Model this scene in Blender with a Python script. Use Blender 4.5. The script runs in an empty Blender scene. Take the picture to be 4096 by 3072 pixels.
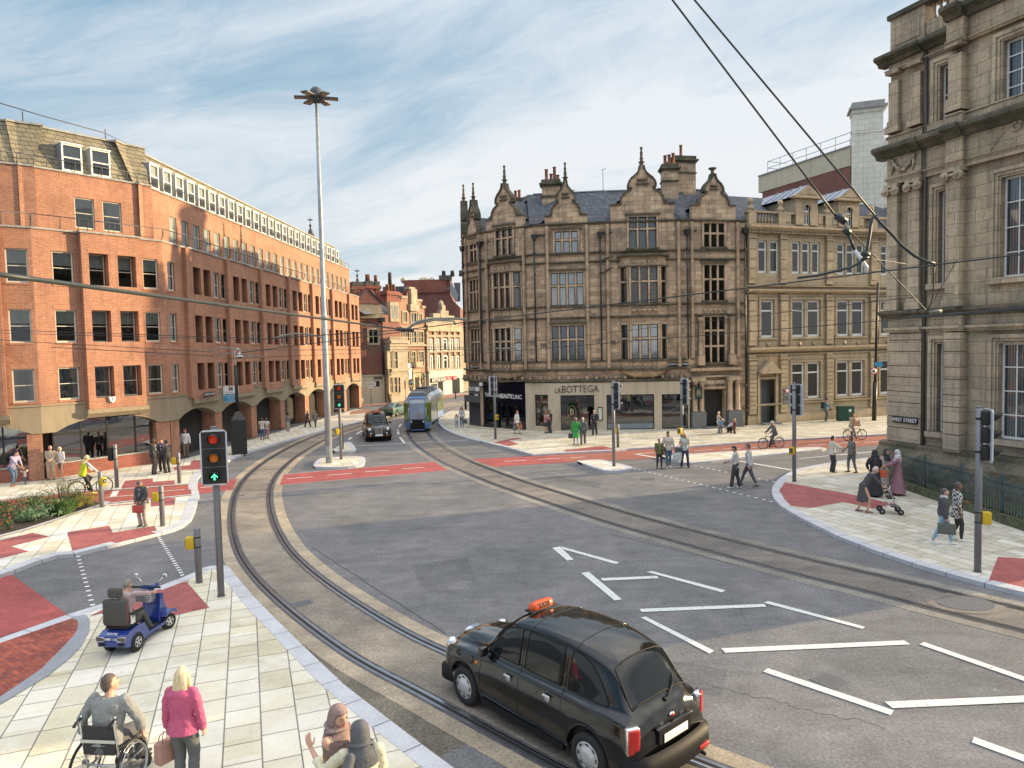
import bpy,bmesh,math,random
from mathutils import Vector,Matrix
from mathutils.geometry import tessellate_polygon
random.seed(7)
S=bpy.context.scene
COL=S.collection
PI=math.pi
# ------------------------------------------------------------------ camera
F,H,CX,CY=710.0,6.2,512.0,384.0
ROLL,PITCH=0.022,math.atan((384.0-346.0)/710.0)
_c,_s=math.cos(PITCH),math.sin(PITCH)
FWD=Vector((0,_c,-_s));_u0=Vector((0,_s,_c));_r0=Vector((1,0,0))
RGT=math.cos(ROLL)*_r0-math.sin(ROLL)*_u0
UPV=math.sin(ROLL)*_r0+math.cos(ROLL)*_u0
cd=bpy.data.cameras.new('camera');cam=bpy.data.objects.new('camera',cd);COL.objects.link(cam)
cd.sensor_width=36;cd.lens=F/1024*36;cd.clip_end=3000;cd.clip_start=.1
cam.matrix_world=Matrix.Translation((0,0,H))@Matrix((RGT,UPV,-FWD)).transposed().to_4x4()
S.camera=cam
def ray(sx,sy):return FWD+(sx/4-CX)/F*RGT-(sy/4-CY)/F*UPV
def G(sx,sy,z=0.0): # photo pixel -> point on the horizontal plane z
 d=ray(sx,sy);t=(z-H)/d.z
 return Vector((d.x*t,d.y*t,z))
def A(sx,sy,Y): # photo pixel -> point at distance Y
 d=ray(sx,sy);t=Y/d.y
 return Vector((d.x*t,Y,H+d.z*t))
 # ------------------------------------------------------------------ materials
M={}
def newmat(name):
 m=bpy.data.materials.new(name);m.use_nodes=True
 nt=m.node_tree;b=nt.nodes['Principled BSDF'];M[name]=m
 return m,nt,b
class N:
 def __init__(s,nt):s.nt=nt
 def __call__(s,typ,ins=None,**kw):
  n=s.nt.nodes.new('ShaderNode'+typ)
  for k,v in kw.items():setattr(n,k,v)
  for k,v in(ins or{}).items():s.set(n,k,v)
  return n
 def set(s,n,k,v):
  sock=n.inputs[k]
  if isinstance(v,bpy.types.NodeSocket):s.nt.links.new(v,sock)
  elif isinstance(v,bpy.types.Node):s.nt.links.new(v.outputs[0],sock)
  else:
   if isinstance(v,tuple)and len(v)==3 and sock.type=='RGBA':v=v+(1,)
   sock.default_value=v
 def math(s,op,a,b=0.0,clamp=False):return s('Math',{0:a,1:b},operation=op,use_clamp=clamp)
 def mix(s,f,a,b,bt='MIX'):
  n=s.nt.nodes.new('ShaderNodeMix');n.data_type='RGBA';n.blend_type=bt
  s.set(n,0,f);s.set(n,6,a);s.set(n,7,b);return n.outputs[2]
 def noise(s,vec,scale,detail=3,rough=.55,dist=0.0):
  return s('TexNoise',{'Vector':vec,'Scale':scale,'Detail':detail,'Roughness':rough,'Distortion':dist}).outputs[0]
 def ramp(s,f,stops):
  n=s.nt.nodes.new('ShaderNodeValToRGB');s.set(n,0,f);e=n.color_ramp.elements
  while len(e)<len(stops):e.new(.5)
  for i,(p,c)in enumerate(stops):
   e[i].position=p;e[i].color=(c if isinstance(c,tuple)else(c,)*3)+(1,)
  return n.outputs[0]
 def obj(s):return s('TexCoord').outputs['Object']
 def facade(s): # (x+y, z) of object space: u along the wall, z up
  x=s('SeparateXYZ',{0:s.obj()})
  return s('CombineXYZ',{0:s.math('ADD',x.outputs[0],x.outputs[1]),1:x.outputs[2],2:0.0}).outputs[0]
def bump(n,b,h,st=.3,d=.02):n.set(b,'Normal',n('Bump',{'Height':h,'Strength':st,'Distance':d}))
def plain(name,col,rough=.6,metal=0.0,coat=0.0,var=.12,vs=6.0,emit=None,es=1.0,spec=None,bmp=0.0):
 if name in M:return M[name]
 m,nt,b=newmat(name);n=N(nt)
 if var>0:
  o=n.obj();f=n.ramp(n.noise(o,vs,4),[(.3,0.0),(.7,1.0)])
  c=n.mix(f,tuple(x*(1-var)for x in col),tuple(min(1,x*(1+var))for x in col));n.set(b,'Base Color',c)
  if bmp:bump(n,b,n.noise(o,vs*6,3),bmp,.01)
 else:n.set(b,'Base Color',tuple(col))
 b.inputs['Roughness'].default_value=rough;b.inputs['Metallic'].default_value=metal
 b.inputs['Coat Weight'].default_value=coat;b.inputs['Coat Roughness'].default_value=.04
 if spec is not None:b.inputs['Specular IOR Level'].default_value=spec
 if emit:n.set(b,'Emission Color',tuple(emit));b.inputs['Emission Strength'].default_value=es
 return m
def brickmat(name,c1,c2,mortar,bw,bh,ms=.01,rough=.85,stain=.25,stc=(.03,.027,.022),off=.5,sq=1.0,vec='facade',dirt=.18,bias=0.0,bmp=.5,rot=0.0,streak=.0,soot=(.56,.75),grime=0.0,ao=0.0):
 m,nt,b=newmat(name);n=N(nt)
 v=n.facade()if vec=='facade' else n.obj()
 if rot:v=n('VectorRotate',{'Vector':v,'Angle':rot},rotation_type='Z_AXIS').outputs[0]
 t=n('TexBrick',{'Vector':v,'Color1':c1,'Color2':c2,'Mortar':mortar,'Scale':1.0,'Mortar Size':ms,'Mortar Smooth':.3,'Bias':bias,'Brick Width':bw,'Row Height':bh},offset=off,squash=sq)
 col=t.outputs[0]
 o=n.obj()
 col=n.mix(dirt,col,n.ramp(n.noise(o,9.0,6,.7),[(.25,.05),(.75,.95)]),'OVERLAY')
 col=n.mix(.35,col,n.ramp(n.noise(o,.35,5,.65),[(.3,.22),(.7,.78)]),'OVERLAY')
 if stain:
  f=n.ramp(n.noise(o,.9,6,.7,.6),[(soot[0],0.0),(soot[1],1.0)])
  col=n.mix(n.math('MULTIPLY',f,stain),col,stc)
 if streak:
  x=n('Mapping',{'Vector':o,'Scale':(3.5,3.5,.22)}).outputs[0]
  f=n.ramp(n.noise(x,1.3,5,.65),[(.5,0.0),(.72,1.0)])
  col=n.mix(n.math('MULTIPLY',f,streak),col,stc)
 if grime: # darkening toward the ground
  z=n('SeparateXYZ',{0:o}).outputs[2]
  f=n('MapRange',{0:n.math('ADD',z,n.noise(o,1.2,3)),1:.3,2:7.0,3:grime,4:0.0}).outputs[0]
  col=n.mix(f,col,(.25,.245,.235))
 if ao: # base colour darkens under ledges and in corners
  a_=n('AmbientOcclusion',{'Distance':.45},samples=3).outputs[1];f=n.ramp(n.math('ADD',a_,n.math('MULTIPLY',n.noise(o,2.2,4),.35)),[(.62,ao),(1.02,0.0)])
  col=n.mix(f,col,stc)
 n.set(b,'Base Color',col);b.inputs['Roughness'].default_value=rough
 h=n.math('ADD',n.math('MULTIPLY',t.outputs[1],-1.0),n.math('MULTIPLY',n.noise(o,25,4),.5))
 bump(n,b,h,bmp,.015)
 return m
 # ------------------------------------------------------------------ mesh builder
class MB:
 def __init__(s):s.v=[];s.f=[];s.m=[];s.sm=[];s.mi=0;s.smooth=False
 def add(s,vs,fs,mi=None,smooth=None):
  o=len(s.v);s.v+=[tuple(p)for p in vs]
  for f in fs:
   s.f.append([i+o for i in f]);s.m.append(s.mi if mi is None else mi);s.sm.append(s.smooth if smooth is None else smooth)
 def quad(s,a,b,c,d,mi=None):s.add([a,b,c,d],[(0,1,2,3)],mi)
 def box(s,x0,x1,y0,y1,z0,z1,mi=None,T=None):
  vs=[(x,y,z)for z in(z0,z1)for y in(y0,y1)for x in(x0,x1)]
  if T:vs=[T@Vector(p)for p in vs]
  s.add(vs,[(0,2,3,1),(4,5,7,6),(0,1,5,4),(2,6,7,3),(0,4,6,2),(1,3,7,5)],mi)
 def rbox(s,x0,x1,y0,y1,z0,z1,r=.02,mi=None,T=None,seg=3): # rounded in z-profile edges
  bm=bmesh.new();bmesh.ops.create_cube(bm,size=1)
  for v in bm.verts:v.co=Vector(((x0+x1)/2+v.co.x*(x1-x0),(y0+y1)/2+v.co.y*(y1-y0),(z0+z1)/2+v.co.z*(z1-z0)))
  bmesh.ops.bevel(bm,geom=bm.edges[:],offset=r,segments=seg,profile=.5,affect='EDGES')
  s.add([(T@v.co if T else v.co)for v in bm.verts],[[v.index for v in f.verts]for f in bm.faces],mi,True);bm.free()
 def prism(s,poly,z0,z1,mi=None,ax='z',T=None): # poly in plane; extruded along ax
  n=len(poly)
  def P(p,h):return{'z':(p[0],p[1],h),'y':(p[0],h,p[1]),'x':(h,p[0],p[1])}[ax]
  vs=[P(p,z0)for p in poly]+[P(p,z1)for p in poly]
  if T:vs=[T@Vector(p)for p in vs]
  s.add(vs,[(i,(i+1)%n,n+(i+1)%n,n+i)for i in range(n)],mi)
  tri=tessellate_polygon([[Vector((p[0],p[1],0))for p in poly]])
  s.add(vs,[t for t in tri]+[tuple(n+i for i in t)for t in tri],mi)
 def flat(s,polys,z=0.0,mi=None,ax='z'): # polygon (with holes) lying flat
  fl=[p for pl in polys for p in pl]
  tri=tessellate_polygon([[Vector((p[0],p[1],0))for p in pl]for pl in polys])
  out=[]
  for t in tri:
   a,b,c=(fl[i]for i in t)
   if(b[0]-a[0])*(c[1]-a[1])-(b[1]-a[1])*(c[0]-a[0])<0:t=(t[0],t[2],t[1])
   out.append(t)
  s.add([(p[0],p[1],z)if ax=='z' else(p[0],z,p[1])for p in fl],out,mi)
 def tube(s,pts,r,n=8,mi=None,cap=True,T=None,smooth=True,ell=1.0):
  pts=[Vector(p)for p in pts];rs=r if isinstance(r,(list,tuple))else[r]*len(pts)
  vs=[];fs=[];up=None
  for i,p in enumerate(pts):
   a=pts[max(i-1,0)];b=pts[min(i+1,len(pts)-1)];d=(b-a)
   if d.length<1e-9:d=Vector((0,0,1))
   d.normalize()
   if up is None:up=Vector((0,0,1))if abs(d.z)<.9 else Vector((0,1,0))
   x=d.cross(up)
   if x.length<1e-4:x=d.cross(Vector((1,0,0)))
   x.normalize();y=x.cross(d).normalized();up=y
   for k in range(n):
    t=2*PI*k/n;vs.append(p+rs[i]*(math.cos(t)*x*ell+math.sin(t)*y))
  m=len(pts)
  for i in range(m-1):
   for k in range(n):fs.append((i*n+k,i*n+(k+1)%n,(i+1)*n+(k+1)%n,(i+1)*n+k))
  if cap:fs.append(tuple(reversed(range(n))));fs.append(tuple((m-1)*n+k for k in range(n)))
  if T:vs=[T@p for p in vs]
  s.add(vs,fs,mi,smooth)
 def cyl(s,p0,p1,r,n=12,mi=None,r1=None,T=None,smooth=True):s.tube([p0,p1],[r,r if r1 is None else r1],n,mi,True,T,smooth)
 def lathe(s,prof,c=(0,0,0),n=12,mi=None,T=None,smooth=True,ax='z'): # prof (r, h)
  vs=[]
  for r,h in prof:
   for k in range(n):
    t=2*PI*k/n;a,b=r*math.cos(t),r*math.sin(t)
    p=(a,b,h)if ax=='z' else(h,a,b)if ax=='x' else(b,h,a)
    vs.append(Vector(c)+Vector(p))
  if T:vs=[T@p for p in vs]
  m=len(prof)
  s.add(vs,[(i*n+k,i*n+(k+1)%n,(i+1)*n+(k+1)%n,(i+1)*n+k)for i in range(m-1)for k in range(n)]+[tuple(reversed(range(n))),tuple((m-1)*n+k for k in range(n))],mi,smooth)
 def sphere(s,c,r,n=12,m=8,mi=None,T=None):
  rx,ry,rz=r if isinstance(r,tuple)else(r,r,r);vs=[]
  for i in range(m+1):
   a=PI*i/m
   for k in range(n):
    t=2*PI*k/n;vs.append(Vector(c)+Vector((rx*math.sin(a)*math.cos(t),ry*math.sin(a)*math.sin(t),-rz*math.cos(a))))
  if T:vs=[T@p for p in vs]
  s.add(vs,[(i*n+k,i*n+(k+1)%n,(i+1)*n+(k+1)%n,(i+1)*n+k)for i in range(m)for k in range(n)],mi,True)
 def mesh(s,name,mats):
  me=bpy.data.meshes.new(name);me.from_pydata(s.v,[],s.f)
  for m in(mats if isinstance(mats,(list,tuple))else[mats]):me.materials.append(M[m]if isinstance(m,str)else m)
  me.polygons.foreach_set('material_index',s.m);me.polygons.foreach_set('use_smooth',s.sm);me.update();return me
 def build(s,name,mats,parent=None,loc=None,rot=0.0,rel=False):
  o=bpy.data.objects.new(name,s.mesh(name,mats));COL.objects.link(o)
  if loc is not None:o.location=Vector(loc)-(Vector(parent.location)if(rel and parent)else Vector())
  o.rotation_euler=(0,0,rot)
  if parent:o.parent=parent
  return o
def place(name,mesh,parent=None,loc=(0,0,0),rot=0.0):
 o=bpy.data.objects.new(name,mesh);COL.objects.link(o);o.location=loc;o.rotation_euler=(0,0,rot)
 if parent:o.parent=parent
 return o
def tag(o,label=None,cat=None,group=None,kind=None):
 if label:o['label']=label
 if cat:o['category']=cat
 if group:o['group']=group
 if kind:o['kind']=kind
 return o
def thing(name,label,cat,loc=(0,0,0),rot=0.0,group=None):
 o=bpy.data.objects.new(name,None);COL.objects.link(o);o.location=loc;o.rotation_euler=(0,0,rot);o.empty_display_size=.2
 return tag(o,label,cat,group)
def copytree(o,parent=None):
 kids=list(o.children);c=o.copy();COL.objects.link(c)
 if parent:c.parent=parent
 for k in kids:copytree(k,c)
 return c
def textmesh(mb,txt,size,T,depth=.01,mi=0,font_shear=0.0,ext=None): # text as mesh geometry, in local XY of T
 cu=bpy.data.curves.new('t','FONT');cu.body=txt;cu.size=size;cu.align_x='CENTER';cu.align_y='CENTER';cu.extrude=depth;cu.resolution_u=3
 cu.offset=ext or 0
 o=bpy.data.objects.new('t',cu);me=bpy.data.meshes.new_from_object(o)
 mb.add([T@v.co for v in me.vertices],[list(p.vertices)for p in me.polygons],mi,False)
 bpy.data.objects.remove(o);bpy.data.curves.remove(cu);bpy.data.meshes.remove(me)
def TXT(x,y,z): # text frame in a facade's local space: reads from the front (viewer at -y)
 return Matrix.Translation((x,y,z))@Matrix.Rotation(PI/2,4,'X')
 # ------------------------------------------------------------------ sky and sun
SUN_EL,SUN_AZ=math.radians(11.5),math.radians(18.0) # azimuth measured from +X towards +Y
w=bpy.data.worlds.new('World');S.world=w;w.use_nodes=True
nt=w.node_tree;n=N(nt);bg=nt.nodes['Background']
sky=n('TexSky',sky_type='NISHITA',sun_disc=False,sun_elevation=SUN_EL,sun_rotation=PI/2-SUN_AZ,air_density=1.0,dust_density=1.2,ozone_density=1.4)
tc=n('TexCoord').outputs['Generated']
sx=n('SeparateXYZ',{0:tc});z=sx.outputs[2]
zz=n.math('ADD',n.math('MAXIMUM',z,0.0),.11)
u=n.math('DIVIDE',sx.outputs[0],zz);v=n.math('DIVIDE',sx.outputs[1],zz)
uv=n('CombineXYZ',{0:u,1:v,2:0.0}).outputs[0]
uv=n('VectorRotate',{'Vector':uv,'Angle':math.radians(38)},rotation_type='Z_AXIS').outputs[0]
st=n('Mapping',{'Vector':uv,'Scale':(.34,.70,1),'Location':(3.1,1.7,0)}).outputs[0]
warp=n('TexNoise',{'Vector':st,'Scale':.9,'Detail':3.0}).outputs[1]
st2=n('VectorMath',{0:st,1:n('VectorMath',{0:warp,'Scale':1.25},operation='SCALE').outputs[0]},operation='ADD').outputs[0]
c1=n.noise(st2,1.25,9,.62,.25)
c2=n.noise(st2,4.5,8,.68,.5)
cl=n.math('ADD',n.math('MULTIPLY',c1,.78),n.math('MULTIPLY',c2,.22))
cov=n('MapRange',{0:z,1:.0,2:.5,3:.10,4:-.015}).outputs[0]
cov=n.math('ADD',cov,n.math('MULTIPLY',n('MapRange',{0:sx.outputs[0],1:-.6,2:.6,3:-.075,4:.11}).outputs[0],1.0))
cl=n.ramp(n.math('ADD',cl,cov),[(.38,0.0),(.46,.30),(.53,.64),(.63,1.0)])
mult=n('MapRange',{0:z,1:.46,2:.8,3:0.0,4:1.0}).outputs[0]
hz=n('MapRange',{0:z,1:-.02,2:.55,3:1.0,4:0.0}).outputs[0]
skyc=n.mix(.72,sky.outputs[0],n.mix(hz,(2.1,4.7,7.2),(5.9,7.9,9.1)))
blue=skyc
cc=n.mix(n.math('MULTIPLY',hz,.8),(8.3,8.9,9.6),(9.7,9.5,9.2))
col=n.mix(n.math('MULTIPLY',cl,.93),blue,cc)
col=n.mix(mult,col,n.mix(n.ramp(cl,[(.0,0.0),(1,1.0)]),(11,12.5,15.5),(31,29,25.5)))  # unseen overhead sky brightened well past the visible part to lift ground light
low=n('MapRange',{0:z,1:-.03,2:.0,3:0.0,4:1.0}).outputs[0]
col=n.mix(low,(2.2,2.1,2.0),col)
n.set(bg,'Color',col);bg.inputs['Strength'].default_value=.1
ld=bpy.data.lights.new('sun','SUN');ld.energy=8.5;ld.angle=math.radians(.6);ld.color=(1.0,.75,.43)
lo=bpy.data.objects.new('sun',ld);COL.objects.link(lo)
sd=Vector((math.cos(SUN_EL)*math.cos(SUN_AZ),math.cos(SUN_EL)*math.sin(SUN_AZ),math.sin(SUN_EL)))
lo.rotation_euler=sd.to_track_quat('Z','Y').to_euler();lo.location=(60,20,60)
S.view_settings.view_transform='Standard';S.view_settings.look='None';S.view_settings.exposure=0
S.cycles.max_bounces=6;S.cycles.transparent_max_bounces=12;S.cycles.caustics_reflective=False;S.cycles.caustics_refractive=False
# ------------------------------------------------------------------ materials of the setting
def asphalt(name,base,patch=.25,speck=.5,tint=(1,1,1),red=False):
 m,nt,b=newmat(name);n=N(nt);o=n.obj()
 g=n.ramp(n.noise(o,60,3,.7),[(.32,.35),(.5,.5),(.68,.72)])
 w1=n.noise(o,.28,5,.6,.8);w2=n.noise(o,1.6,5,.65,.3)
 col=n.mix(n.ramp(w1,[(.35,0.0),(.65,1.0)]),tuple(c*(1-patch)for c in base),tuple(c*(1+patch)*t for c,t in zip(base,tint)))
 col=n.mix(.35,col,n.ramp(w2,[(.3,.25),(.7,.75)]),'OVERLAY')
 col=n.mix(speck,col,g,'OVERLAY')
 col=n.mix(speck*.9,col,n.ramp(n.noise(o,17,6,.88),[(.38,.12),(.5,.5),(.63,.90)]),'OVERLAY')
 st=n('Mapping',{'Vector':o,'Scale':(.5,1.6,1),'Rotation':(0,0,.6)}).outputs[0];col=n.mix(.30,col,n.ramp(n.noise(st,.8,6,.7,1.2),[(.35,.28),(.65,.72)]),'OVERLAY')
 chips=n('TexVoronoi',{'Vector':o,'Scale':34.0}).outputs[0]
 f=n.math('MULTIPLY',n.ramp(chips,[(.10,1.0),(.2,0.0)]),n.ramp(n.noise(o,3.0,3),[(.45,0.0),(.6,.55)]))
 col=n.mix(f,col,tuple(min(1,c*2.4)for c in base))
 n.set(b,'Base Color',col);b.inputs['Roughness'].default_value=.85
 bump(n,b,n.noise(o,70,3,.7),.45,.01)
asphalt('asphalt',(.145,.148,.153),.16,.6,(1.03,.98,.97))
asphalt('asphalt_dark',(.12,.125,.135),.2,.4)
asphalt('red_asphalt',(.33,.075,.07),.15,.45)
asphalt('red_lane',(.30,.105,.075),.1,.3)
asphalt('track_bed',(.235,.208,.178),.30,.6,(1.05,1.0,.9))
asphalt('track_edge',(.34,.29,.225),.28,.5,(1.05,1.0,.92))
asphalt('track_bed_far',(.165,.152,.142),.24,.5,(1.05,1.0,.92))
asphalt('track_edge_far',(.215,.20,.175),.25,.5);asphalt('verge',(.15,.135,.11),.4,.8,(1.0,.98,.9))
def flags(name,c1,c2,mortar,bw,bh,rot,dirt=.15,ms=.012,sp=1.0):
 m,nt,b=newmat(name);n=N(nt);o=n.obj()
 v=n('VectorRotate',{'Vector':o,'Angle':rot},rotation_type='Z_AXIS').outputs[0]
 t=n('TexBrick',{'Vector':v,'Color1':c1,'Color2':c2,'Mortar':mortar,'Scale':1.0,'Mortar Size':ms,'Mortar Smooth':.2,'Bias':0.0,'Brick Width':bw,'Row Height':bh},offset=.37,squash=.72,squash_frequency=2)
 v2=n('Mapping',{'Vector':v,'Location':(bw*7.0,bh*22.0,0)}).outputs[0]
 t2=n('TexBrick',{'Vector':v2,'Color1':(.28,.27,.22),'Color2':(.70,.69,.70),'Mortar':(.5,.5,.5),'Scale':1.0,'Mortar Size':0.0,'Brick Width':bw,'Row Height':bh},offset=.37,squash=.72,squash_frequency=2)
 col=n.mix(.45,t.outputs[0],t2.outputs[0],'OVERLAY')
 col=n.mix(dirt*1.6,col,n.ramp(n.noise(o,38,5,.75),[(.3,.1),(.7,.9)]),'OVERLAY')
 col=n.mix(.4,col,n.ramp(n.noise(o,1.1,6,.7,.7),[(.3,.25),(.7,.75)]),'OVERLAY')
 sm=n.ramp(n.noise(o,7.0,5,.7,.3),[(.60,0.0),(.75,.35)])
 col=n.mix(sm,col,(.30,.22,.13),'MULTIPLY')
 gum=n.math('MULTIPLY',n.ramp(n('TexVoronoi',{'Vector':o,'Scale':2.6}).outputs[0],[(.035,1.0),(.06,0.0)]),.5);col=n.mix(gum,col,(.16,.15,.13))
 big=n.ramp(n.noise(o,.45,6,.75,1.0),[(.52,0.0),(.72,.32)]);col=n.mix(big,col,(.30,.27,.22))
 n.set(b,'Base Color',col);b.inputs['Roughness'].default_value=.8
 bump(n,b,n.math('ADD',n.math('MULTIPLY',t.outputs[1],-1.0),n.math('MULTIPLY',n.noise(o,30,4),.3)),.5,.012)
FC1,FC2,FM=(.74,.70,.58),(.60,.56,.45),(.22,.205,.18)
flags('flagstone_near',FC1,FC2,FM,.78,.56,math.radians(-110.5),ms=.013)
flags('flagstone_left',(.70,.67,.57),(.61,.57,.47),FM,.85,.52,math.radians(-113))
flags('flagstone_far',(.60,.565,.46),(.49,.455,.365),(.30,.28,.23),1.1,.55,math.radians(8),ms=.014)
flags('flagstone_right',(.63,.60,.51),(.52,.49,.41),FM,.80,.40,math.radians(67))
brickmat('block_paving',(.42,.10,.055),(.22,.05,.04),(.12,.07,.06),.21,.105,.006,vec='obj',stain=.25,stc=(.05,.04,.05),rot=math.radians(35),dirt=.3,soot=(.5,.6))
brickmat('block_track',(.38,.10,.07),(.28,.06,.05),(.14,.08,.07),.21,.105,.006,vec='obj',stain=.2,rot=math.radians(10),dirt=.25)
brickmat('block_far',(.34,.19,.14),(.28,.14,.11),(.2,.14,.11),.4,.2,.006,vec='obj',stain=.1)
def tactile():
 m,nt,b=newmat('tactile_red');n=N(nt);o=n.obj()
 v=n('VectorRotate',{'Vector':o,'Angle':math.radians(15)},rotation_type='Z_AXIS').outputs[0]
 vv=n('VectorMath',{0:n('VectorMath',{0:v,'Scale':1/.067},operation='SCALE').outputs[0]},operation='FRACTION').outputs[0]
 d=n('VectorMath',{0:n('VectorMath',{0:vv,1:(.5,.5,0)},operation='SUBTRACT').outputs[0],1:(1,1,0)},operation='MULTIPLY').outputs[0]
 L=n('VectorMath',{0:d},operation='LENGTH').outputs['Value']
 dot=n.ramp(L,[(.22,1.0),(.34,0.0)])
 t=n('TexBrick',{'Vector':v,'Color1':(.42,.12,.115),'Color2':(.34,.095,.09),'Mortar':(.22,.07,.07),'Scale':1.0,'Mortar Size':.006,'Brick Width':.4,'Row Height':.4},offset=0.0)
 col=n.mix(n.math('MULTIPLY',dot,.8),t.outputs[0],(.15,.045,.045))
 col=n.mix(.5,col,n.ramp(n.noise(o,3.0,5,.7),[(.3,.3),(.7,.72)]),'OVERLAY')
 n.set(b,'Base Color',col);b.inputs['Roughness'].default_value=.75
 bump(n,b,dot,.6,.01)
tactile()
def granite(name,c,k=.45):
 m,nt,b=newmat(name);n=N(nt);o=n.obj()
 g=n.ramp(n.noise(o,75,3,.8),[(.36,.15),(.5,.5),(.64,.9)])
 col=n.mix(k,c,g,'OVERLAY');col=n.mix(.3,col,n.ramp(n.noise(o,1.5,4),[(.3,.3),(.7,.7)]),'OVERLAY')
 n.set(b,'Base Color',col);b.inputs['Roughness'].default_value=.7;bump(n,b,g,.2,.005)
granite('granite',(.50,.51,.54));granite('granite_dark',(.27,.29,.32))
plain('joint',(.08,.08,.08),.9,var=0)
m,nt,b=newmat('road_paint');n=N(nt);o=n.obj()
wear=n.ramp(n.noise(o,14,6,.75,.2),[(.30,(.26,.27,.27)),(.42,(.55,.57,.55)),(.6,(.68,.70,.67))])
n.set(b,'Base Color',n.mix(.3,wear,n.ramp(n.noise(o,70,3,.7),[(.3,.2),(.7,.8)]),'OVERLAY'));b.inputs['Roughness'].default_value=.7
plain('rail_steel',(.25,.26,.28),.35,.8,vs=3);plain('rail_bright',(.62,.62,.64),.22,1.0,var=0)
plain('rail_side',(.10,.10,.105),.7,.2,vs=4,var=.4);plain('groove',(.012,.012,.013),.8,var=0)
plain('soil',(.045,.034,.026),.95,var=.4,vs=14,bmp=.8)
plain('iron',(.16,.165,.175),.6,.4,var=.25,vs=30)
# facades
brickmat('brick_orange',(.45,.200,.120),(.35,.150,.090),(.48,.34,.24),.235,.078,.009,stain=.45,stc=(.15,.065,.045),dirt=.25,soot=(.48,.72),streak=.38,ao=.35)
brickmat('brick_soldier',(.43,.20,.12),(.38,.165,.10),(.43,.30,.21),.078,.3,.009,stain=0,off=0.0)
brickmat('brick_dark',(.30,.085,.06),(.22,.06,.045),(.30,.2,.15),.235,.078,.008,stain=.4,dirt=.2)
brickmat('brick_red',(.225,.09,.07),(.18,.072,.058),(.30,.18,.15),.235,.078,.008,stain=.25,dirt=.18)
brickmat('shingle',(.28,.25,.175),(.205,.18,.125),(.06,.055,.04),.46,.24,.016,stain=.2,dirt=.3,vec='facade',bmp=1.0)
brickmat('slate',(.135,.145,.165),(.075,.085,.105),(.03,.032,.04),.42,.22,.02,stain=.2,dirt=.25,bmp=.8)
brickmat('slate_far',(.16,.165,.19),(.12,.125,.15),(.08,.08,.1),.5,.3,.02,stain=0)
SC=(.72,.53,.35),(.40,.29,.20),(.22,.165,.115)
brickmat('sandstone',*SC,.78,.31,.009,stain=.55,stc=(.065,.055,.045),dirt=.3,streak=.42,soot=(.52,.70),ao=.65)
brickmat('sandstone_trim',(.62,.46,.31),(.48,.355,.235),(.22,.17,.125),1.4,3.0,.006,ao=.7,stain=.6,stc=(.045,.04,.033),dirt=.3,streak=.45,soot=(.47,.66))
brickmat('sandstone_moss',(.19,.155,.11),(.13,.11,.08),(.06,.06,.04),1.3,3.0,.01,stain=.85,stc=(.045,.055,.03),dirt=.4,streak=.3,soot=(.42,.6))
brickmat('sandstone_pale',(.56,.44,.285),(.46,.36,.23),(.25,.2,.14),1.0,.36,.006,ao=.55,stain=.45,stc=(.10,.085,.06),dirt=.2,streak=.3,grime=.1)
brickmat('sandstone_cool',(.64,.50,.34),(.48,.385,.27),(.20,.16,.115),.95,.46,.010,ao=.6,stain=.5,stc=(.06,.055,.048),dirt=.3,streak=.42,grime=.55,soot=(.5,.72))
brickmat('cream_stone',(.40,.345,.26),(.31,.265,.195),(.3,.24,.16),.8,.35,.008,stain=.3,stc=(.2,.16,.1))
brickmat('white_brick',(.82,.80,.70),(.74,.72,.62),(.40,.40,.36),.9,.45,.012,stain=.35,stc=(.3,.3,.25),streak=.35)
def aggregate(name,c,gs=45):
 m,nt,b=newmat(name);n=N(nt);o=n.obj()
 col=n.mix(.65,c,n.ramp(n.noise(o,gs,4,.8),[(.32,.12),(.68,.88)]),'OVERLAY')
 x=n('Mapping',{'Vector':o,'Scale':(2.5,2.5,.25)}).outputs[0]
 col=n.mix(n.ramp(n.noise(x,1.1,5,.7),[(.48,0.0),(.75,.55)]),col,tuple(k*.4 for k in c))
 n.set(b,'Base Color',col);b.inputs['Roughness'].default_value=.9;bump(n,b,n.noise(o,gs,3),.5,.01)
aggregate('aggregate',(.30,.25,.175));aggregate('render_cream',(.60,.55,.42),20);aggregate('render_beige',(.56,.48,.36),30);aggregate('coping',(.36,.36,.34),20)
plain('frame_white',(.78,.78,.74),.5,var=.08);plain('frame_cream',(.62,.60,.50),.5,var=.1);plain('frame_black',(.02,.022,.026),.4,var=0)
plain('frame_grey',(.10,.11,.12),.5);plain('dark_interior',(.035,.034,.032),.9,var=.3,vs=.8);plain('blind',(.66,.66,.60),.8,var=.15,vs=3)  # near-black inside colour paints in the darkness of unlit rooms
plain('blind_white',(.82,.82,.78),.8,var=.06,vs=3)
m,nt,b=newmat('curtain');n=N(nt);o=n.obj()
wv=n('TexWave',{'Vector':n('Mapping',{'Vector':o,'Scale':(1,1,.02)}).outputs[0],'Scale':3.2,'Distortion':2.5,'Detail':2.0}).outputs[0]
n.set(b,'Base Color',n.ramp(wv,[(.1,(.25,.28,.34)),(.6,(.52,.55,.60)),(1,(.74,.76,.78))]))
plain('pipe_black',(.018,.018,.02),.45,var=0);plain('lead',(.30,.33,.38),.55,.3);plain('black_stone',(.10,.095,.08),.9,var=.5,vs=3)
plain('shop_black',(.006,.007,.014),.12,coat=.3,var=0);plain('shop_grey',(.10,.11,.12),.5);plain('shutter',(.11,.115,.125),.5,.3)
plain('white',(.80,.80,.78),.5,var=0);plain('black',(.012,.012,.013),.5,var=0);plain('dark_green',(.012,.055,.045),.35,var=.2)
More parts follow.
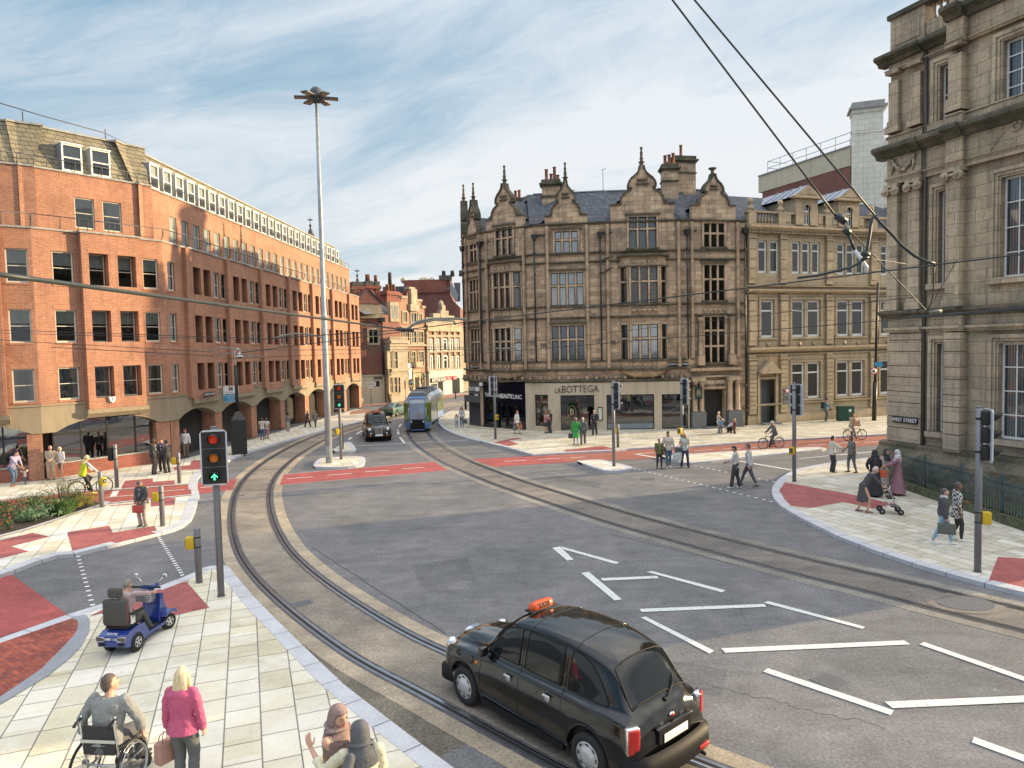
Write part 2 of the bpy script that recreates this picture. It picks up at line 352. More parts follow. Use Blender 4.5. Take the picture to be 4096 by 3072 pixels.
plain('cabinet_green',(.015,.07,.045),.5,var=.3);plain('terracotta',(.26,.10,.06),.8,var=.4,vs=5)
def glassmat(name,tint,k=.10,rough=.03): # reflective pane, see-through to whatever stands behind it
 m,nt,b=newmat(name);n=N(nt);out=nt.nodes['Material Output']
 tr=n('BsdfTransparent',{'Color':tint});gl=n('BsdfGlossy',{'Color':(.95,.97,1.0),'Roughness':rough})
 nz=n('Bump',{'Height':n.noise(n.obj(),1.2,2),'Strength':.12,'Distance':.03});n.set(gl,'Normal',nz)
 fr=n('Fresnel',{'IOR':1.5});f=n.math('ADD',fr,k,True)
 mx=n('MixShader',{0:f,1:tr,2:gl});n.set(out,'Surface',mx)
glassmat('glass',(.66,.70,.70),.035);glassmat('glass_dark',(.16,.19,.20),.10);glassmat('glass_mirror',(.4,.43,.46),.26)
glassmat('glass_shop',(.36,.40,.42),.09)
plain('leaded',(.10,.13,.14),.25,var=.5,vs=9,spec=.8)
# ------------------------------------------------------------------ ground, kerbs, tracks, markings
def zp(x0,y0,s): # reader for points measured in an enlarged crop of the photo
 return lambda*pts:[(x0+a/s,y0+b/s)for a,b in pts]
ZA=zp(0,1600,2.458);ZB=zp(0,2200,2.458);ZC=zp(900,1400,2.16);ZD=zp(1800,1500,2.458);ZE=zp(2500,1500,2.765)
ZF=zp(3096,1700,2.212);ZG=zp(2100,2100,1.108);ZH=zp(1400,1420,4.254);ZI=zp(800,2000,2.011);ZJ=zp(1100,2600,3.51)
def gp(pts,z=0.0):return[G(x,y,z).to_2d()for x,y in pts]
def smooth(pts,k=4,closed=False):
 P=[Vector(p)for p in pts];n=len(P);out=[]
 rng=range(n if closed else n-1)
 for i in rng:
  p0,p1,p2,p3=(P[(i-1)%n]if closed or i>0 else P[0]),P[i],P[(i+1)%n],(P[(i+2)%n]if closed or i+2<n else P[-1])
  for j in range(k):
   t=j/k;out.append(.5*((2*p1)+(p2-p0)*t+(2*p0-5*p1+4*p2-p3)*t*t+(3*p1-p0-3*p2+p3)*t**3))
 if not closed:out.append(P[-1])
 return out
def offset(P,d,closed=False):
 out=[];n=len(P)
 for i in range(n):
  a=P[(i-1)%n]if closed or i>0 else P[i];b=P[(i+1)%n]if closed or i<n-1 else P[i]
  t=(b-a).normalized();out.append(P[i]+Vector((-t.y,t.x))*d)
 return out
def area(P):return sum(P[i].x*P[(i+1)%len(P)].y-P[(i+1)%len(P)].x*P[i].y for i in range(len(P)))/2
def struct(name,mb,mats,**k):return tag(mb.build(name,mats,**k),kind='structure')
def strip(mb,a,b,z,mi=0):
 for i in range(len(a)-1):mb.quad((*a[i],z),(*a[i+1],z),(*b[i+1],z),(*b[i],z),mi)
mb=MB();mb.flat([[(-1500,-300),(1500,-300),(1500,2500),(-1500,2500)]],-.004);struct('ground',mb,'asphalt_dark')
mb=MB();mb.flat([[(-70,0),(90,0),(90,130),(-70,130)]],0.0);struct('road',mb,'asphalt')
# --- pavements: outline, the stretch of it that carries a kerb, surface
def pavement(outline,mat,i0=0,i1=None,h=.11,kw=.30,side=True,kmat='granite',z0=0.0,name='pavement',joints=True):
 P=[Vector(p)for p in outline]
 if area(P)<0:P.reverse();i1_,i0_=(len(P)-1-i0),(len(P)-1-(i1 if i1 is not None else len(P)-1));i0,i1=i0_,i1_
 closed=i1 is None and i0==0
 if i1 is None:i1=len(P)-1
 mb=MB();mb.flat([P],z0+h);struct(name,mb,mat)
 K=P if closed else P[i0:i1+1];I=offset(K,kw,closed)
 if closed:K=K+[K[0]];I=I+[I[0]]
 kb=MB();[kb.quad((*K[i],z0+h+.004+.0012*(i%3)),(*K[i+1],z0+h+.004+.0012*(i%3)),(*I[i+1],z0+h+.004+.0012*(i%3)),(*I[i],z0+h+.004+.0012*(i%3)))for i in range(len(K)-1)]
 for i in range(len(K)-1):kb.quad((*K[i],z0-.02),(*K[i+1],z0-.02),(*K[i+1],z0+h+.005),(*K[i],z0+h+.005))
 if joints:
  acc=.4
  for i in range(len(K)-1):
   L=(K[i+1]-K[i]).length
   while acc<L:
    t=acc/L;a=K[i].lerp(K[i+1],t);b=I[i].lerp(I[i+1],t);e=(K[i+1]-K[i]).normalized()*.008
    kb.quad((*(a-e),z0+h+.007),(*(a+e),z0+h+.007),(*(b+e),z0+h+.007),(*(b-e),z0+h+.007),1)
    o=(a-b).normalized()*.004
    kb.quad((*(a-e+o),z0),(*(a+e+o),z0),(*(a+e+o),z0+h+.006),(*(a-e+o),z0+h+.006),1);acc+=.95
   acc-=L
 struct('kerb',kb,[kmat,'joint'])
def overlay(name,polys,mat,z):
 mb=MB()
 for p in polys:mb.flat([p],z)
 return struct(name,mb,mat)
hk=.11
# near left corner
e1=[(2300,3420),(2010,3220),(1880,3120)]+ZJ((2212,1440),(1555,940),(960,480))+ZI((920,1260),(730,1075),(565,915),(440,785),(340,670),(240,548),(215,531),(180,526),(90,530),(10,550))+ZB((1900,225),(1780,275),(1520,375),(1030,520),(650,640),(0,870))+[(-350,2680)]
P1=gp(e1,hk);kn=len(P1)
pavement(P1+[Vector((-14,3)),Vector((3,3))],'flagstone_near',0,kn-1,kw=.33)
overlay('brick_paving',[gp(ZB((-500,1090),(0,918),(700,675),(757,695),(768,735),(760,790),(720,850),(620,960),(400,1180),(0,1450),(-500,1750)),hk)],'block_paving',hk+.008)
a=gp(ZB((700,675),(757,695),(768,735),(760,790),(720,850),(620,960),(400,1180),(0,1450),(-500,1750)),hk)
b=gp(ZB((725,660),(845,640),(885,690),(880,800),(800,950),(690,1065),(480,1235),(0,1525),(-500,1820)),hk)
mb=MB();strip(mb,a,b,hk+.014);struct('kerb',mb,['granite_dark'])
mb=MB();mb.flat([gp(ZB((880,655),(1036,572),(1510,405),(1830,310),(2060,568),(1640,662),(1480,600),(1100,600)),hk)],hk+.006)
struct('tactile_paving',mb,'tactile_red')
# left corner with the planting bed
e2=ZB((-300,345),(0,243),(100,210),(360,110),(560,50),(740,35))+ZA((1150,1410),(1550,1310),(1700,1270),(1800,1230),(1880,1165),(1915,1085),(1940,1000),(1960,930),(1945,870),(1938,815),(1950,760),(2000,700))+[(866,1862),(918,1840),(983,1812),(1140,1764),(1298,1722),(1474,1678),(1560,1663),(1592,1656),(1596,1648)]
P2=gp(e2,hk);kn=len(P2)
pavement(P2+gp([(1500,1643),(1440,1637),(1380,1637),(1000,1690),(300,1850),(-400,1900)],hk),'flagstone_left',0,kn-1,kw=.38)
overlay('cycle_track',[gp(ZA((-300,1020),(0,992),(500,935),(880,896),(1190,886),(1868,832),(1886,930),(1062,1018),(1000,1015),(700,960),(0,1075),(-300,1120)),hk)],'block_track',hk+.006)
def lines(name,segs,wd,mat,z): # straight painted strips with a real width
 mb=MB()
 for p,q in segs:
  a,b=gp([p],0)[0],gp([q],0)[0];t=(b-a).normalized();nn=Vector((-t.y,t.x))*wd/2
  mb.quad((*(a-nn),z),(*(b-nn),z),(*(b+nn),z),(*(a+nn),z))
 return struct(name,mb,mat)
def seg(Z,*pts):p=Z(*pts);return[(p[i],p[i+1])for i in range(len(p)-1)]
def line_h(name,segs,wd,mat,z):
 mb=MB()
 for p,q in segs:
  a,b=gp([p],hk)[0],gp([q],hk)[0];t=(b-a).normalized();nn=Vector((-t.y,t.x))*wd/2
  mb.quad((*(a-nn),z),(*(b-nn),z),(*(b+nn),z),(*(a+nn),z))
 return struct(name,mb,mat)
line_h('kerb',seg(ZA,(-300,1012),(0,985),(500,928),(880,890),(1190,882),(1870,828))+seg(ZA,(1065,1022),(1888,935)),.16,'granite',hk+.03)
line_h('lane_marking',seg(ZA,(1142,895),(1112,950)),.25,'road_paint',hk+.010)
line_h('lane_marking',seg(ZA,(1035,961),(1320,936))+seg(ZA,(1595,900),(1815,881)),.09,'road_paint',hk+.012)
mb=MB()
for q in(ZA((660,1300),(1075,1238),(1110,1305),(1520,1240),(1555,1308),(720,1510)),ZA((-200,1430),(0,1380),(320,1305),(490,1345),(110,1440),(285,1488),(0,1560),(-200,1620)),ZA((1200,850),(1230,795),(1500,770),(1505,805),(1715,790),(1720,832),(1195,880)),ZA((1480,972),(1722,962),(1712,1030),(1485,1050)),ZA((1070,1036),(1340,1016),(1335,1024),(1090,1042)),ZA((1710,660),(1870,640),(1885,597),(2090,588),(2060,678),(1710,690))):mb.flat([gp(q,hk)],hk+.005)
struct('tactile_paving',mb,'tactile_red')
bed=smooth(gp(ZA((-300,1120),(0,1060),(400,985),(700,938),(880,985),(975,1016),(930,1045),(700,1120),(500,1190),(250,1270),(0,1335),(-300,1420)),hk),3)
mb=MB();mb.flat([bed],hk+.02);struct('soil',mb,'soil')
line_h('kerb',seg(ZA,(975,1014),(1060,1008),(1020,1046),(940,1054),(700,1130),(500,1200),(250,1280),(0,1345),(-300,1430)),.15,'granite',hk+.045)
# far pavement in front of the shops
e4=ZH((2000,945),(1730,948),(1640,985),(1540,1040),(1500,1100),(1510,1170),(1600,1260),(1750,1330),(1950,1400),(2212,1470))+ZD((215,625),(340,660),(560,710),(820,783),(1090,766),(1600,742),(1750,725),(2030,708))+ZE((700,790),(1400,737),(2212,690))+[(3530,1737),(3700,1728),(3900,1718)]
P4=gp(e4,hk);kn=len(P4)
pavement(P4+[Vector((34,60)),Vector((10,56)),Vector((-2,58))],'flagstone_far',0,kn-1,kw=.30)
mb=MB()
for q in(ZD((405,667),(655,615),(715,628),(575,645),(680,677),(545,705)),ZD((1110,740),(1505,695),(1635,735),(1170,762))):mb.flat([gp(q,hk)],hk+.005)
struct('tactile_paving',mb,'tactile_red')
# right corner below the big stone building
e6=ZF((1020,272),(870,285),(640,312),(420,345),(300,368),(200,390),(130,422),(60,462),(10,510),(-15,550),(-20,600),(0,652),(60,715),(170,782),(300,852),(550,975),(860,1097),(1280,1237),(1580,1322),(1860,1398),(2212,1480),(2700,1580))
P6=gp(e6,hk);kn=len(P6)
pavement(P6+[Vector((24,15)),Vector((24,30)),Vector((22,36))],'flagstone_right',0,kn-1,kw=.36)
mb=MB()
for q in(ZF((78,505),(640,605),(1070,700),(880,740),(615,682),(325,733),(130,715),(60,650),(48,580)),ZF((1982,1167),(2500,1205),(2500,1510),(2212,1450),(1900,1377))):mb.flat([gp(q,hk)],hk+.005)
struct('tactile_paving',mb,'tactile_red')
# refuges in the road
def island(pts,mat='flagstone_left',h=.13):pavement(smooth(gp(pts,h),3,True),mat,h=h,kw=.26,name='traffic_island',joints=False)
island(ZC((765,1000),(800,950),(880,928),(1180,920),(1205,962),(1175,992),(1000,1010),(830,1010)))
island(ZC((930,868),(980,830),(1035,798),(1090,798),(1132,855),(1115,872),(1020,878)))
island(ZD((1255,848),(1290,840),(1480,832),(1660,870),(1785,903),(1780,922),(1580,945),(1440,915)))
island(ZE((408,898),(440,884),(1000,852),(1600,820),(2100,795),(2170,800),(2180,820),(1500,890),(740,970),(560,942)))
# far kerbside beyond the trams and the mouth of the side street
a=gp(ZH((215,838),(590,815),(900,790),(1270,700),(1500,690),(1860,655),(2100,640)),.1);b=gp(ZH((215,868),(560,850),(900,835),(1270,790),(1500,770),(1860,702),(2100,672)),.1)
mb=MB();strip(mb,b,a,.1);struct('pavement',mb,'block_far')
mb=MB();strip(mb,a[3:],[p+Vector((-.4,-1.6))for p in a[3:]],.106);struct('pavement',mb,'flagstone_far')
mb=MB();strip(mb,b,[p+Vector((.05,-.35))for p in b],.03);struct('kerb',mb,'granite')
mb=MB();mb.flat([gp(ZH((0,975),(60,950),(215,925),(480,955),(480,970),(0,1010)),hk)],hk+.012);struct('pavement',mb,'block_far')
# red surfaces on the road
overlay('cycle_lane',[gp(ZC((510,1076),(1800,966),(1935,1040),(470,1171))),gp(ZA((1935,820),(2330,776),(2290,882),(1960,925))),gp(ZD((215,830),(960,790),(1190,855),(430,906))),gp(ZB((-300,330),(0,245),(92,228),(660,635),(0,866),(-300,965)))],'red_asphalt',.0085)
overlay('cycle_lane',[gp(ZD((960,790),(1160,768),(1640,742))+ZE((0,838),(120,815),(700,792),(1400,739),(2212,693))+ZF((955,88),(1300,70),(1300,150),(955,172),(420,218))+ZE((1400,840),(600,880),(400,922),(0,937))+ZD((1190,855)))],'red_lane',.0095)
lines('lane_marking',sum([seg(Z,a,b)for Z,a,b in((ZC,(535,1115),(760,1096)),(ZC,(880,1084),(1095,1067)),(ZC,(1205,1055),(1415,1040)),(ZC,(1525,1028),(1725,1015)),(ZA,(1970,864),(2085,853)),(ZD,(535,851),(755,840)),(ZD,(862,832),(1078,822)),(ZD,(1182,815),(1325,807)),(ZE,(330,862),(560,850)),(ZE,(765,838),(975,827)),(ZE,(1085,822),(1290,810)),(ZE,(1400,803),(1590,795)),(ZE,(1740,785),(1915,776)),(ZE,(2020,772),(2212,765)),(ZF,(555,163),(740,152)),(ZF,(800,155),(940,148)),(ZE,(115,875),(320,862)))],[]),.10,'road_paint',.012)
lines('lane_marking',seg(ZE,(1265,955),(1850,1055))+seg(ZE,(115,875),(420,928)),.22,'road_paint',.012)
lines('lane_marking',seg(ZF,(215,300),(870,236))+seg(ZF,(590,268),(870,245))+seg(ZH,(75,1552),(2080,1445)),.12,'road_paint',.013)
lines('lane_marking',seg(ZC,(510,1076),(1800,966))+seg(ZC,(470,1171),(1935,1041)),.05,'granite',.013)
MK=[ZG(*q)for q in(((120,103),(155,97),(215,155),(187,160)),((166,108),(160,97),(418,168),(403,176)),((248,214),(283,210),(430,332),(397,337)),((335,238),(585,227),(592,238),(345,249)),((540,210),(562,206),(890,292),(872,301)),((508,374),(1060,352),(1070,365),(516,388)),((1058,347),(1077,339),(1508,454),(1495,463)),((512,412),(534,408),(838,560),(818,573)),((870,549),(1680,514),(1708,532),(888,569)),((1748,532),(1768,521),(2300,705),(2290,722)),((1055,653),(1075,637),(1636,825),(1622,847)),((1593,786),(2300,755),(2300,785),(1630,815)),((1980,967),(1990,942),(2300,1055),(2290,1082)))]
MK+=[ZH(*q)for q in(((95,1350),(215,1275),(245,1278),(125,1352)),((815,1235),(850,1175),(888,1175),(848,1235)),((795,1290),(797,1272),(833,1272),(833,1290)),((793,1305),(835,1302),(845,1353),(805,1355)),((830,1403),(868,1400),(950,1500),(905,1503)),((-40,1440),(0,1402),(52,1398),(0,1445)))]
for q in MK:overlay('road_marking',[gp(q)],'road_paint',.014)
def studs(p,q,k,sz):
 a,b=gp([p])[0],gp([q])[0];t=(b-a).normalized();nn=Vector((-t.y,t.x));mb=MB()
 for i in range(k):
  c=a.lerp(b,i/(k-1));mb.quad(*[(*(c+t*sz*i_+nn*sz*j_),.014)for i_,j_ in((-.5,-.5),(.5,-.5),(.5,.5),(-.5,.5))])
 struct('crossing_studs',mb,'white')
studs(ZB((770,70))[0],ZB((910,545))[0],13,.105);studs(ZA((1555,1342))[0],ZB((1793,250))[0],20,.105)
studs(ZE((108,1038))[0],ZE((1622,1402))[0],23,.11);studs(ZE((600,972))[0],ZE((1645,1183))[0],16,.11)
# --- tram tracks (right rail measured, gauge kept)
def track(rail,side,bedw=.50,mats=('track_bed','track_edge'),ext=(),edge=True):
 C=smooth([Vector(p)for p in rail]+[Vector(p)for p in ext],5)
 mid=offset(C,side*.72)
 mb=MB();strip(mb,offset(mid,-.72-bedw),offset(mid,.72+bedw),.0035,0);struct('tram_track_bed',mb,mats[0])
 mb=MB()
 for s in(-1,1):
  strip(mb,offset(mid,min(s*.86,s*(.72+bedw))),offset(mid,max(s*.86,s*(.72+bedw))),.0055)
 struct('tram_track_edge',mb,mats[1])
 for s in(-1,1):
  mb=MB()
  def band(a,b,z,mi):strip(mb,offset(mid,a),offset(mid,b),z,mi)
  q=s*.72
  band(q-.15,q+.15,.0105,2);band(q-.085,q-.025,.013,0);band(q-.02,q+.035,.014,1);band(q+.04,q+.10,.013,0)
  if s>0:band(q-.085,q-.06,.016,3)
  else:band(q+.075,q+.10,.016,3)
  tag(mb.build('tram_rail',['rail_steel','groove','rail_side','rail_bright']),kind='structure')
 return mid
ra=[(2.6,8.35),(1.5,9.3),(.55,10.11),(-1.68,12.36),(-3.63,14.37),(-6.1,17.6),(-8.0,20.6),(-9.35,23.3),(-10.5,26.0),(-11.4,28.4),(-12.15,30.6),(-12.9,33.3),(-13.5,36.2),(-14.0,39.7),(-14.28,43.0),(-14.45,47.0),(-14.4,50.7),(-14.05,54.0),(-13.2,58.5),(-11.8,64),(-9.6,71),(-6.6,79),(-1.5,89),(6,100)]
midA=track(ra,-1)
rb=[(14.6,10.2),(12.4,12.5),(9.63,15.72),(8.88,16.72),(7.02,19.01),(4.97,21.82),(3.0,24.75),(.75,28.7),(-.97,31.82),(-2.7,35.5),(-3.75,37.9),(-4.95,41.2),(-6.1,44.8),(-7.1,48.8),(-8.0,53.9),(-8.1,60),(-7.4,67),(-5.2,75),(-1.0,84),(6,95)]
midB=track(rb,-1,.50,('track_bed_far','track_edge_far'))
c=G(3860,2414);mb=MB();mb.flat([[(c.x+.62*math.cos(t*PI/12),c.y+.48*math.sin(t*PI/12))for t in range(24)]],.018);mb.flat([[(c.x+.85*math.cos(t*PI/12),c.y+.68*math.sin(t*PI/12))for t in range(24)]],.012,1)
struct('manhole_cover',mb,['iron','track_bed_far'])
# patches where the kerb meets the near track
mb=MB();strip(mb,offset(P1[3:14],-.02),offset(P1[3:14],-1.3),.002);
o=tag(mb.build('gravel_verge','verge'),kind='structure')
# --- wear on the carriageway: tar seams, trench patches, covers, gullies
rnd=random.Random(11)
def patch(pts,mat,z=.0022):overlay('road_patch',[smooth(gp(pts),2,True)if len(pts)>4 else gp(pts)],mat,z)
asphalt('asphalt_patch',(.115,.115,.12),.15,.7);asphalt('asphalt_worn',(.150,.150,.148),.18,.7)
patch(ZG((640,600),(900,640),(870,760),(600,705)),'asphalt_patch');patch(ZG((1180,230),(1700,290),(1690,330),(1150,265)),'asphalt_worn');patch(ZI((1000,120),(1500,60),(1560,150),(1040,230)),'asphalt_worn')
patch(ZI((1700,520),(2150,460),(2212,640),(1780,700)),'asphalt_patch');patch(ZD((1050,1010),(1500,1060),(1460,1110),(1010,1050)),'asphalt_patch');patch(ZE((500,1250),(1000,1330),(900,1420),(380,1320)),'asphalt_worn')
def crack(a,b,k,amp,wd=.012,mat='joint'):
 A_,B_=gp([a])[0],gp([b])[0];t=(B_-A_);nn=Vector((-t.y,t.x)).normalized();P_=[A_+t*i/k+nn*rnd.uniform(-amp,amp)for i in range(k+1)];mb=MB();strip(mb,offset(P_,wd/2*1.0),offset(P_,-wd/2),.0045);return struct('road_crack',mb,mat)
crack(ZI((900,380))[0],ZI((1980,1080))[0],40,.02,.035);crack(ZG((380,40))[0],ZG((2200,490))[0],50,.02,.03)
crack(ZG((200,560))[0],ZG((1600,900))[0],60,.08);crack(ZI((1100,500))[0],ZI((2212,330))[0],50,.10);crack(ZD((900,960))[0],ZD((2212,1300))[0],60,.06,.02)
for px_,w_,d_ in((ZI((825,830))[0],.5,.35),(ZD((487,1003))[0],.35,.25),(ZC((250,1072))[0],.4,.3),(ZC((130,1258))[0],.4,.3),(ZE((250,1150))[0],.6,.6),(ZG((1350,690))[0],.5,.5)):
 c=gp([px_])[0];a=rnd.uniform(0,3);T=Matrix.Translation((*c,0))@Matrix.Rotation(a,4,'Z');mb=MB();mb.quad(*[T@Vector((x*w_/2,y*d_/2,.0085))for x,y in((-1,-1),(1,-1),(1,1),(-1,1))]);[mb.quad(*[T@Vector((x*(w_/2-.04),y0+y*.008,.0095))for x,y in((-1,-1),(1,-1),(1,1),(-1,1))],1)for y0 in[-d_/2+.06*k for k in range(1,int(d_/.06))]]
 struct('utility_cover',mb,['iron','joint'])
 # fallen leaves and litter flecks, far too many to count
mb=MB()
for k in range(420):
 x,y=rnd.uniform(-12,12),rnd.uniform(9,40)
 c=Vector((x,y));a=rnd.uniform(0,6);s_=rnd.uniform(.012,.035);u_=Vector((math.cos(a),math.sin(a)))*s_;v_=Vector((-u_.y,u_.x))*.6;z=.135;
 z=.02 if True else z
 mb.quad((*(c-u_),z),(*(c-v_),z+.004),(*(c+u_),z),(*(c+v_),z+.006),rnd.choice((0,0,1)))
plain('leaf_dry',(.26,.17,.07),.8,var=.4,vs=3);plain('litter',(.5,.5,.46),.8,var=.2)
tag(mb.build('fallen_leaves',['leaf_dry','litter']),'dry leaves and pale litter flecks scattered over the road surface','leaves',kind='stuff')
# ------------------------------------------------------------------ facade tools
class Fac:
 def __init__(s,p0,p1,parent,k=0.0,z0=0.0):
  s.p0=Vector((*p0,z0));s.d=Vector(p1)-Vector(p0);s.L=s.d.length;s.a=math.atan2(s.d.y,s.d.x);s.par=parent;s.k=k
 def zs(s,u,z):return z*(1-s.k*u)
 def build(s,name,mb,mats,parent=None):
  if s.k:mb.v=[(x,y,s.zs(x,z))for x,y,z in mb.v]
  o=mb.build(name,mats);par=parent or s.par;o.parent=par
  if parent is None:o.location=s.p0-s.par.location;o.rotation_euler=(0,0,s.a)
  return o
 def put(s,name,mesh,u,y,z,parent=None):
  o=bpy.data.objects.new(name,mesh);COL.objects.link(o);o.parent=parent or s.par
  if parent is None:
   o.location=s.p0-s.par.location+Matrix.Rotation(s.a,3,'Z')@Vector((u,y,s.zs(u,z)));o.rotation_euler=(0,0,s.a)
  return o
 def off(s,d): # parallel facade set back by d
  nrm=Vector((-s.d.y,s.d.x)).normalized()*d;a=s.p0.to_2d()+nrm
  return Fac(a,a+s.d,s.par,s.k)
 def w(s,u,y=0.0):return(s.p0+Matrix.Rotation(s.a,3,'Z')@Vector((u,y,0))).to_2d()
def rect(u0,u1,z0,z1):return[(u0,z0),(u1,z0),(u1,z1),(u0,z1)]
def wall(mb,outline,holes,y=0.0,rev=.2,mi=0,rmi=None):
 mb.flat([outline]+holes,y,mi,'y')
 for h in holes:
  n_=len(h)
  for i in range(n_):
   a,b=h[i],h[(i+1)%n_];mb.quad((a[0],y,a[1]),(b[0],y,b[1]),(b[0],y+rev,b[1]),(a[0],y+rev,a[1]),mi if rmi is None else rmi)
_wc={}
def window(fac,u,z,w,h,rec=.1,fm='frame_cream',fw=.05,vb=(),hb=(.5,),glass='glass',blind=None,name='window',bw=.035,bd=.12,z1=None,parent=None):
 if fac.k:z,h=fac.zs(u,z),fac.zs(u,z+h)-fac.zs(u,z);z_is=True
 else:z_is=False
 key=(round(w,2),round(h,2),rec,fm,fw,vb,hb,glass,blind,bw)
 if key not in _wc:
  mb=MB();y0,y1=rec,rec+.06
  mb.box(0,fw,y0,y1,0,h);mb.box(w-fw,w,y0,y1,0,h);mb.box(fw,w-fw,y0,y1,0,fw*1.3);mb.box(fw,w-fw,y0,y1,h-fw,h)
  for f in vb:mb.box(w*f-bw/2,w*f+bw/2,y0+.01,y1-.01,fw*1.3,h-fw)
  for f in hb:mb.box(fw,w-fw,y0+.005,y1-.005,h*f-bw/2,h*f+bw/2)
  p=MB();p.quad((0,y0+.035,0),(w,y0+.035,0),(w,y0+.035,h),(0,y0+.035,h))
  b=None
  if blind:
   kind,fr,bm=blind;b=MB()
   if kind=='top':b.quad((.02,y0+bd,h*(1-fr)),(w-.02,y0+bd,h*(1-fr)),(w-.02,y0+bd,h),(.02,y0+bd,h))
   elif kind=='all':b.quad((.01,y0+bd,0),(w-.01,y0+bd,0),(w-.01,y0+bd,h),(.01,y0+bd,h))
   elif kind=='sides':
    for a_,c_ in((.01,w*fr),(w*(1-fr),w-.01)):b.quad((a_,y0+bd,0),(c_,y0+bd,0),(c_,y0+bd,h),(a_,y0+bd,h))
   b=b.mesh('blind',bm)
  _wc[key]=(mb.mesh('window',fm),p.mesh('pane',glass),b)
 a,p,b=_wc[key]
 o=fac.put(name,a,u,0,z/(1-fac.k*u)if z_is else z)
 place('pane',p,o)
 if b:place('blind' if 'curtain' not in blind[2]else 'curtain',b,o)
 return o
def railing(fac,u0,u1,y,z,h=.55,step=1.25,mat='rail_side',kink=.12,r=.022,name='railing'):
 mb=MB();mb.tube([(u0,y-kink,z+h),(u1,y-kink,z+h)],r,5)
 k=max(1,round((u1-u0)/step))
 for i in range(k+1):
  u=u0+(u1-u0)*i/k;mb.tube([(u,y+.1,z),(u,y-kink*.4,z+h*.35),(u,y-kink*.6,z+h*.75),(u,y-kink,z+h)],r*.9,4)
 return fac.build(name,mb,mat)
def arcpts(u0,u1,z0,rise,n=8):return[(u0+(u1-u0)*i/n,z0+rise*math.sin(PI*i/n)**.75)for i in range(n+1)]
# ------------------------------------------------------------------ brick office building on the left
A0,A1,A2,A3=Vector((-27.9,31.5)),Vector((-23.1,34.7)),Vector((-19.25,39.75)),Vector((-15.9,75.0))
B1=thing('office_building','long red brick office building with slate mansard roof, dormers and arcaded ground floor','building',(-19.25,39.75,0))
fs=[Fac(A0,A1,B1),Fac(A1,A2,B1),Fac(A2,A3,B1,.0017)]
rows=[(3.99,5.62),(6.87,8.50),(9.76,11.40)]
ZP,Z5,ZM=12.4,15.62,18.0
bays=[[(1.2,4.45,((1.7,.95),(3.1,.95)))],[(2.05,4.95,((2.4,.93),(3.8,.93)))],[(s0-.45,s0+2.35,((s0+.05,.86),(s0+1.22,.86)))for s0 in[2.85+4.93*k for k in range(7)]]]
flush=[[(4.68,.9)],[(.85,.96),(5.25,.82)],[(.42,.72)]+[(2.85+4.93*k+2.62+j,.72)for k in range(6)for j in(0,.95)]]
bl1,bl2,bl3=('top',.42,'blind'),('all',1,'blind_white'),('sides',.28,'blind')
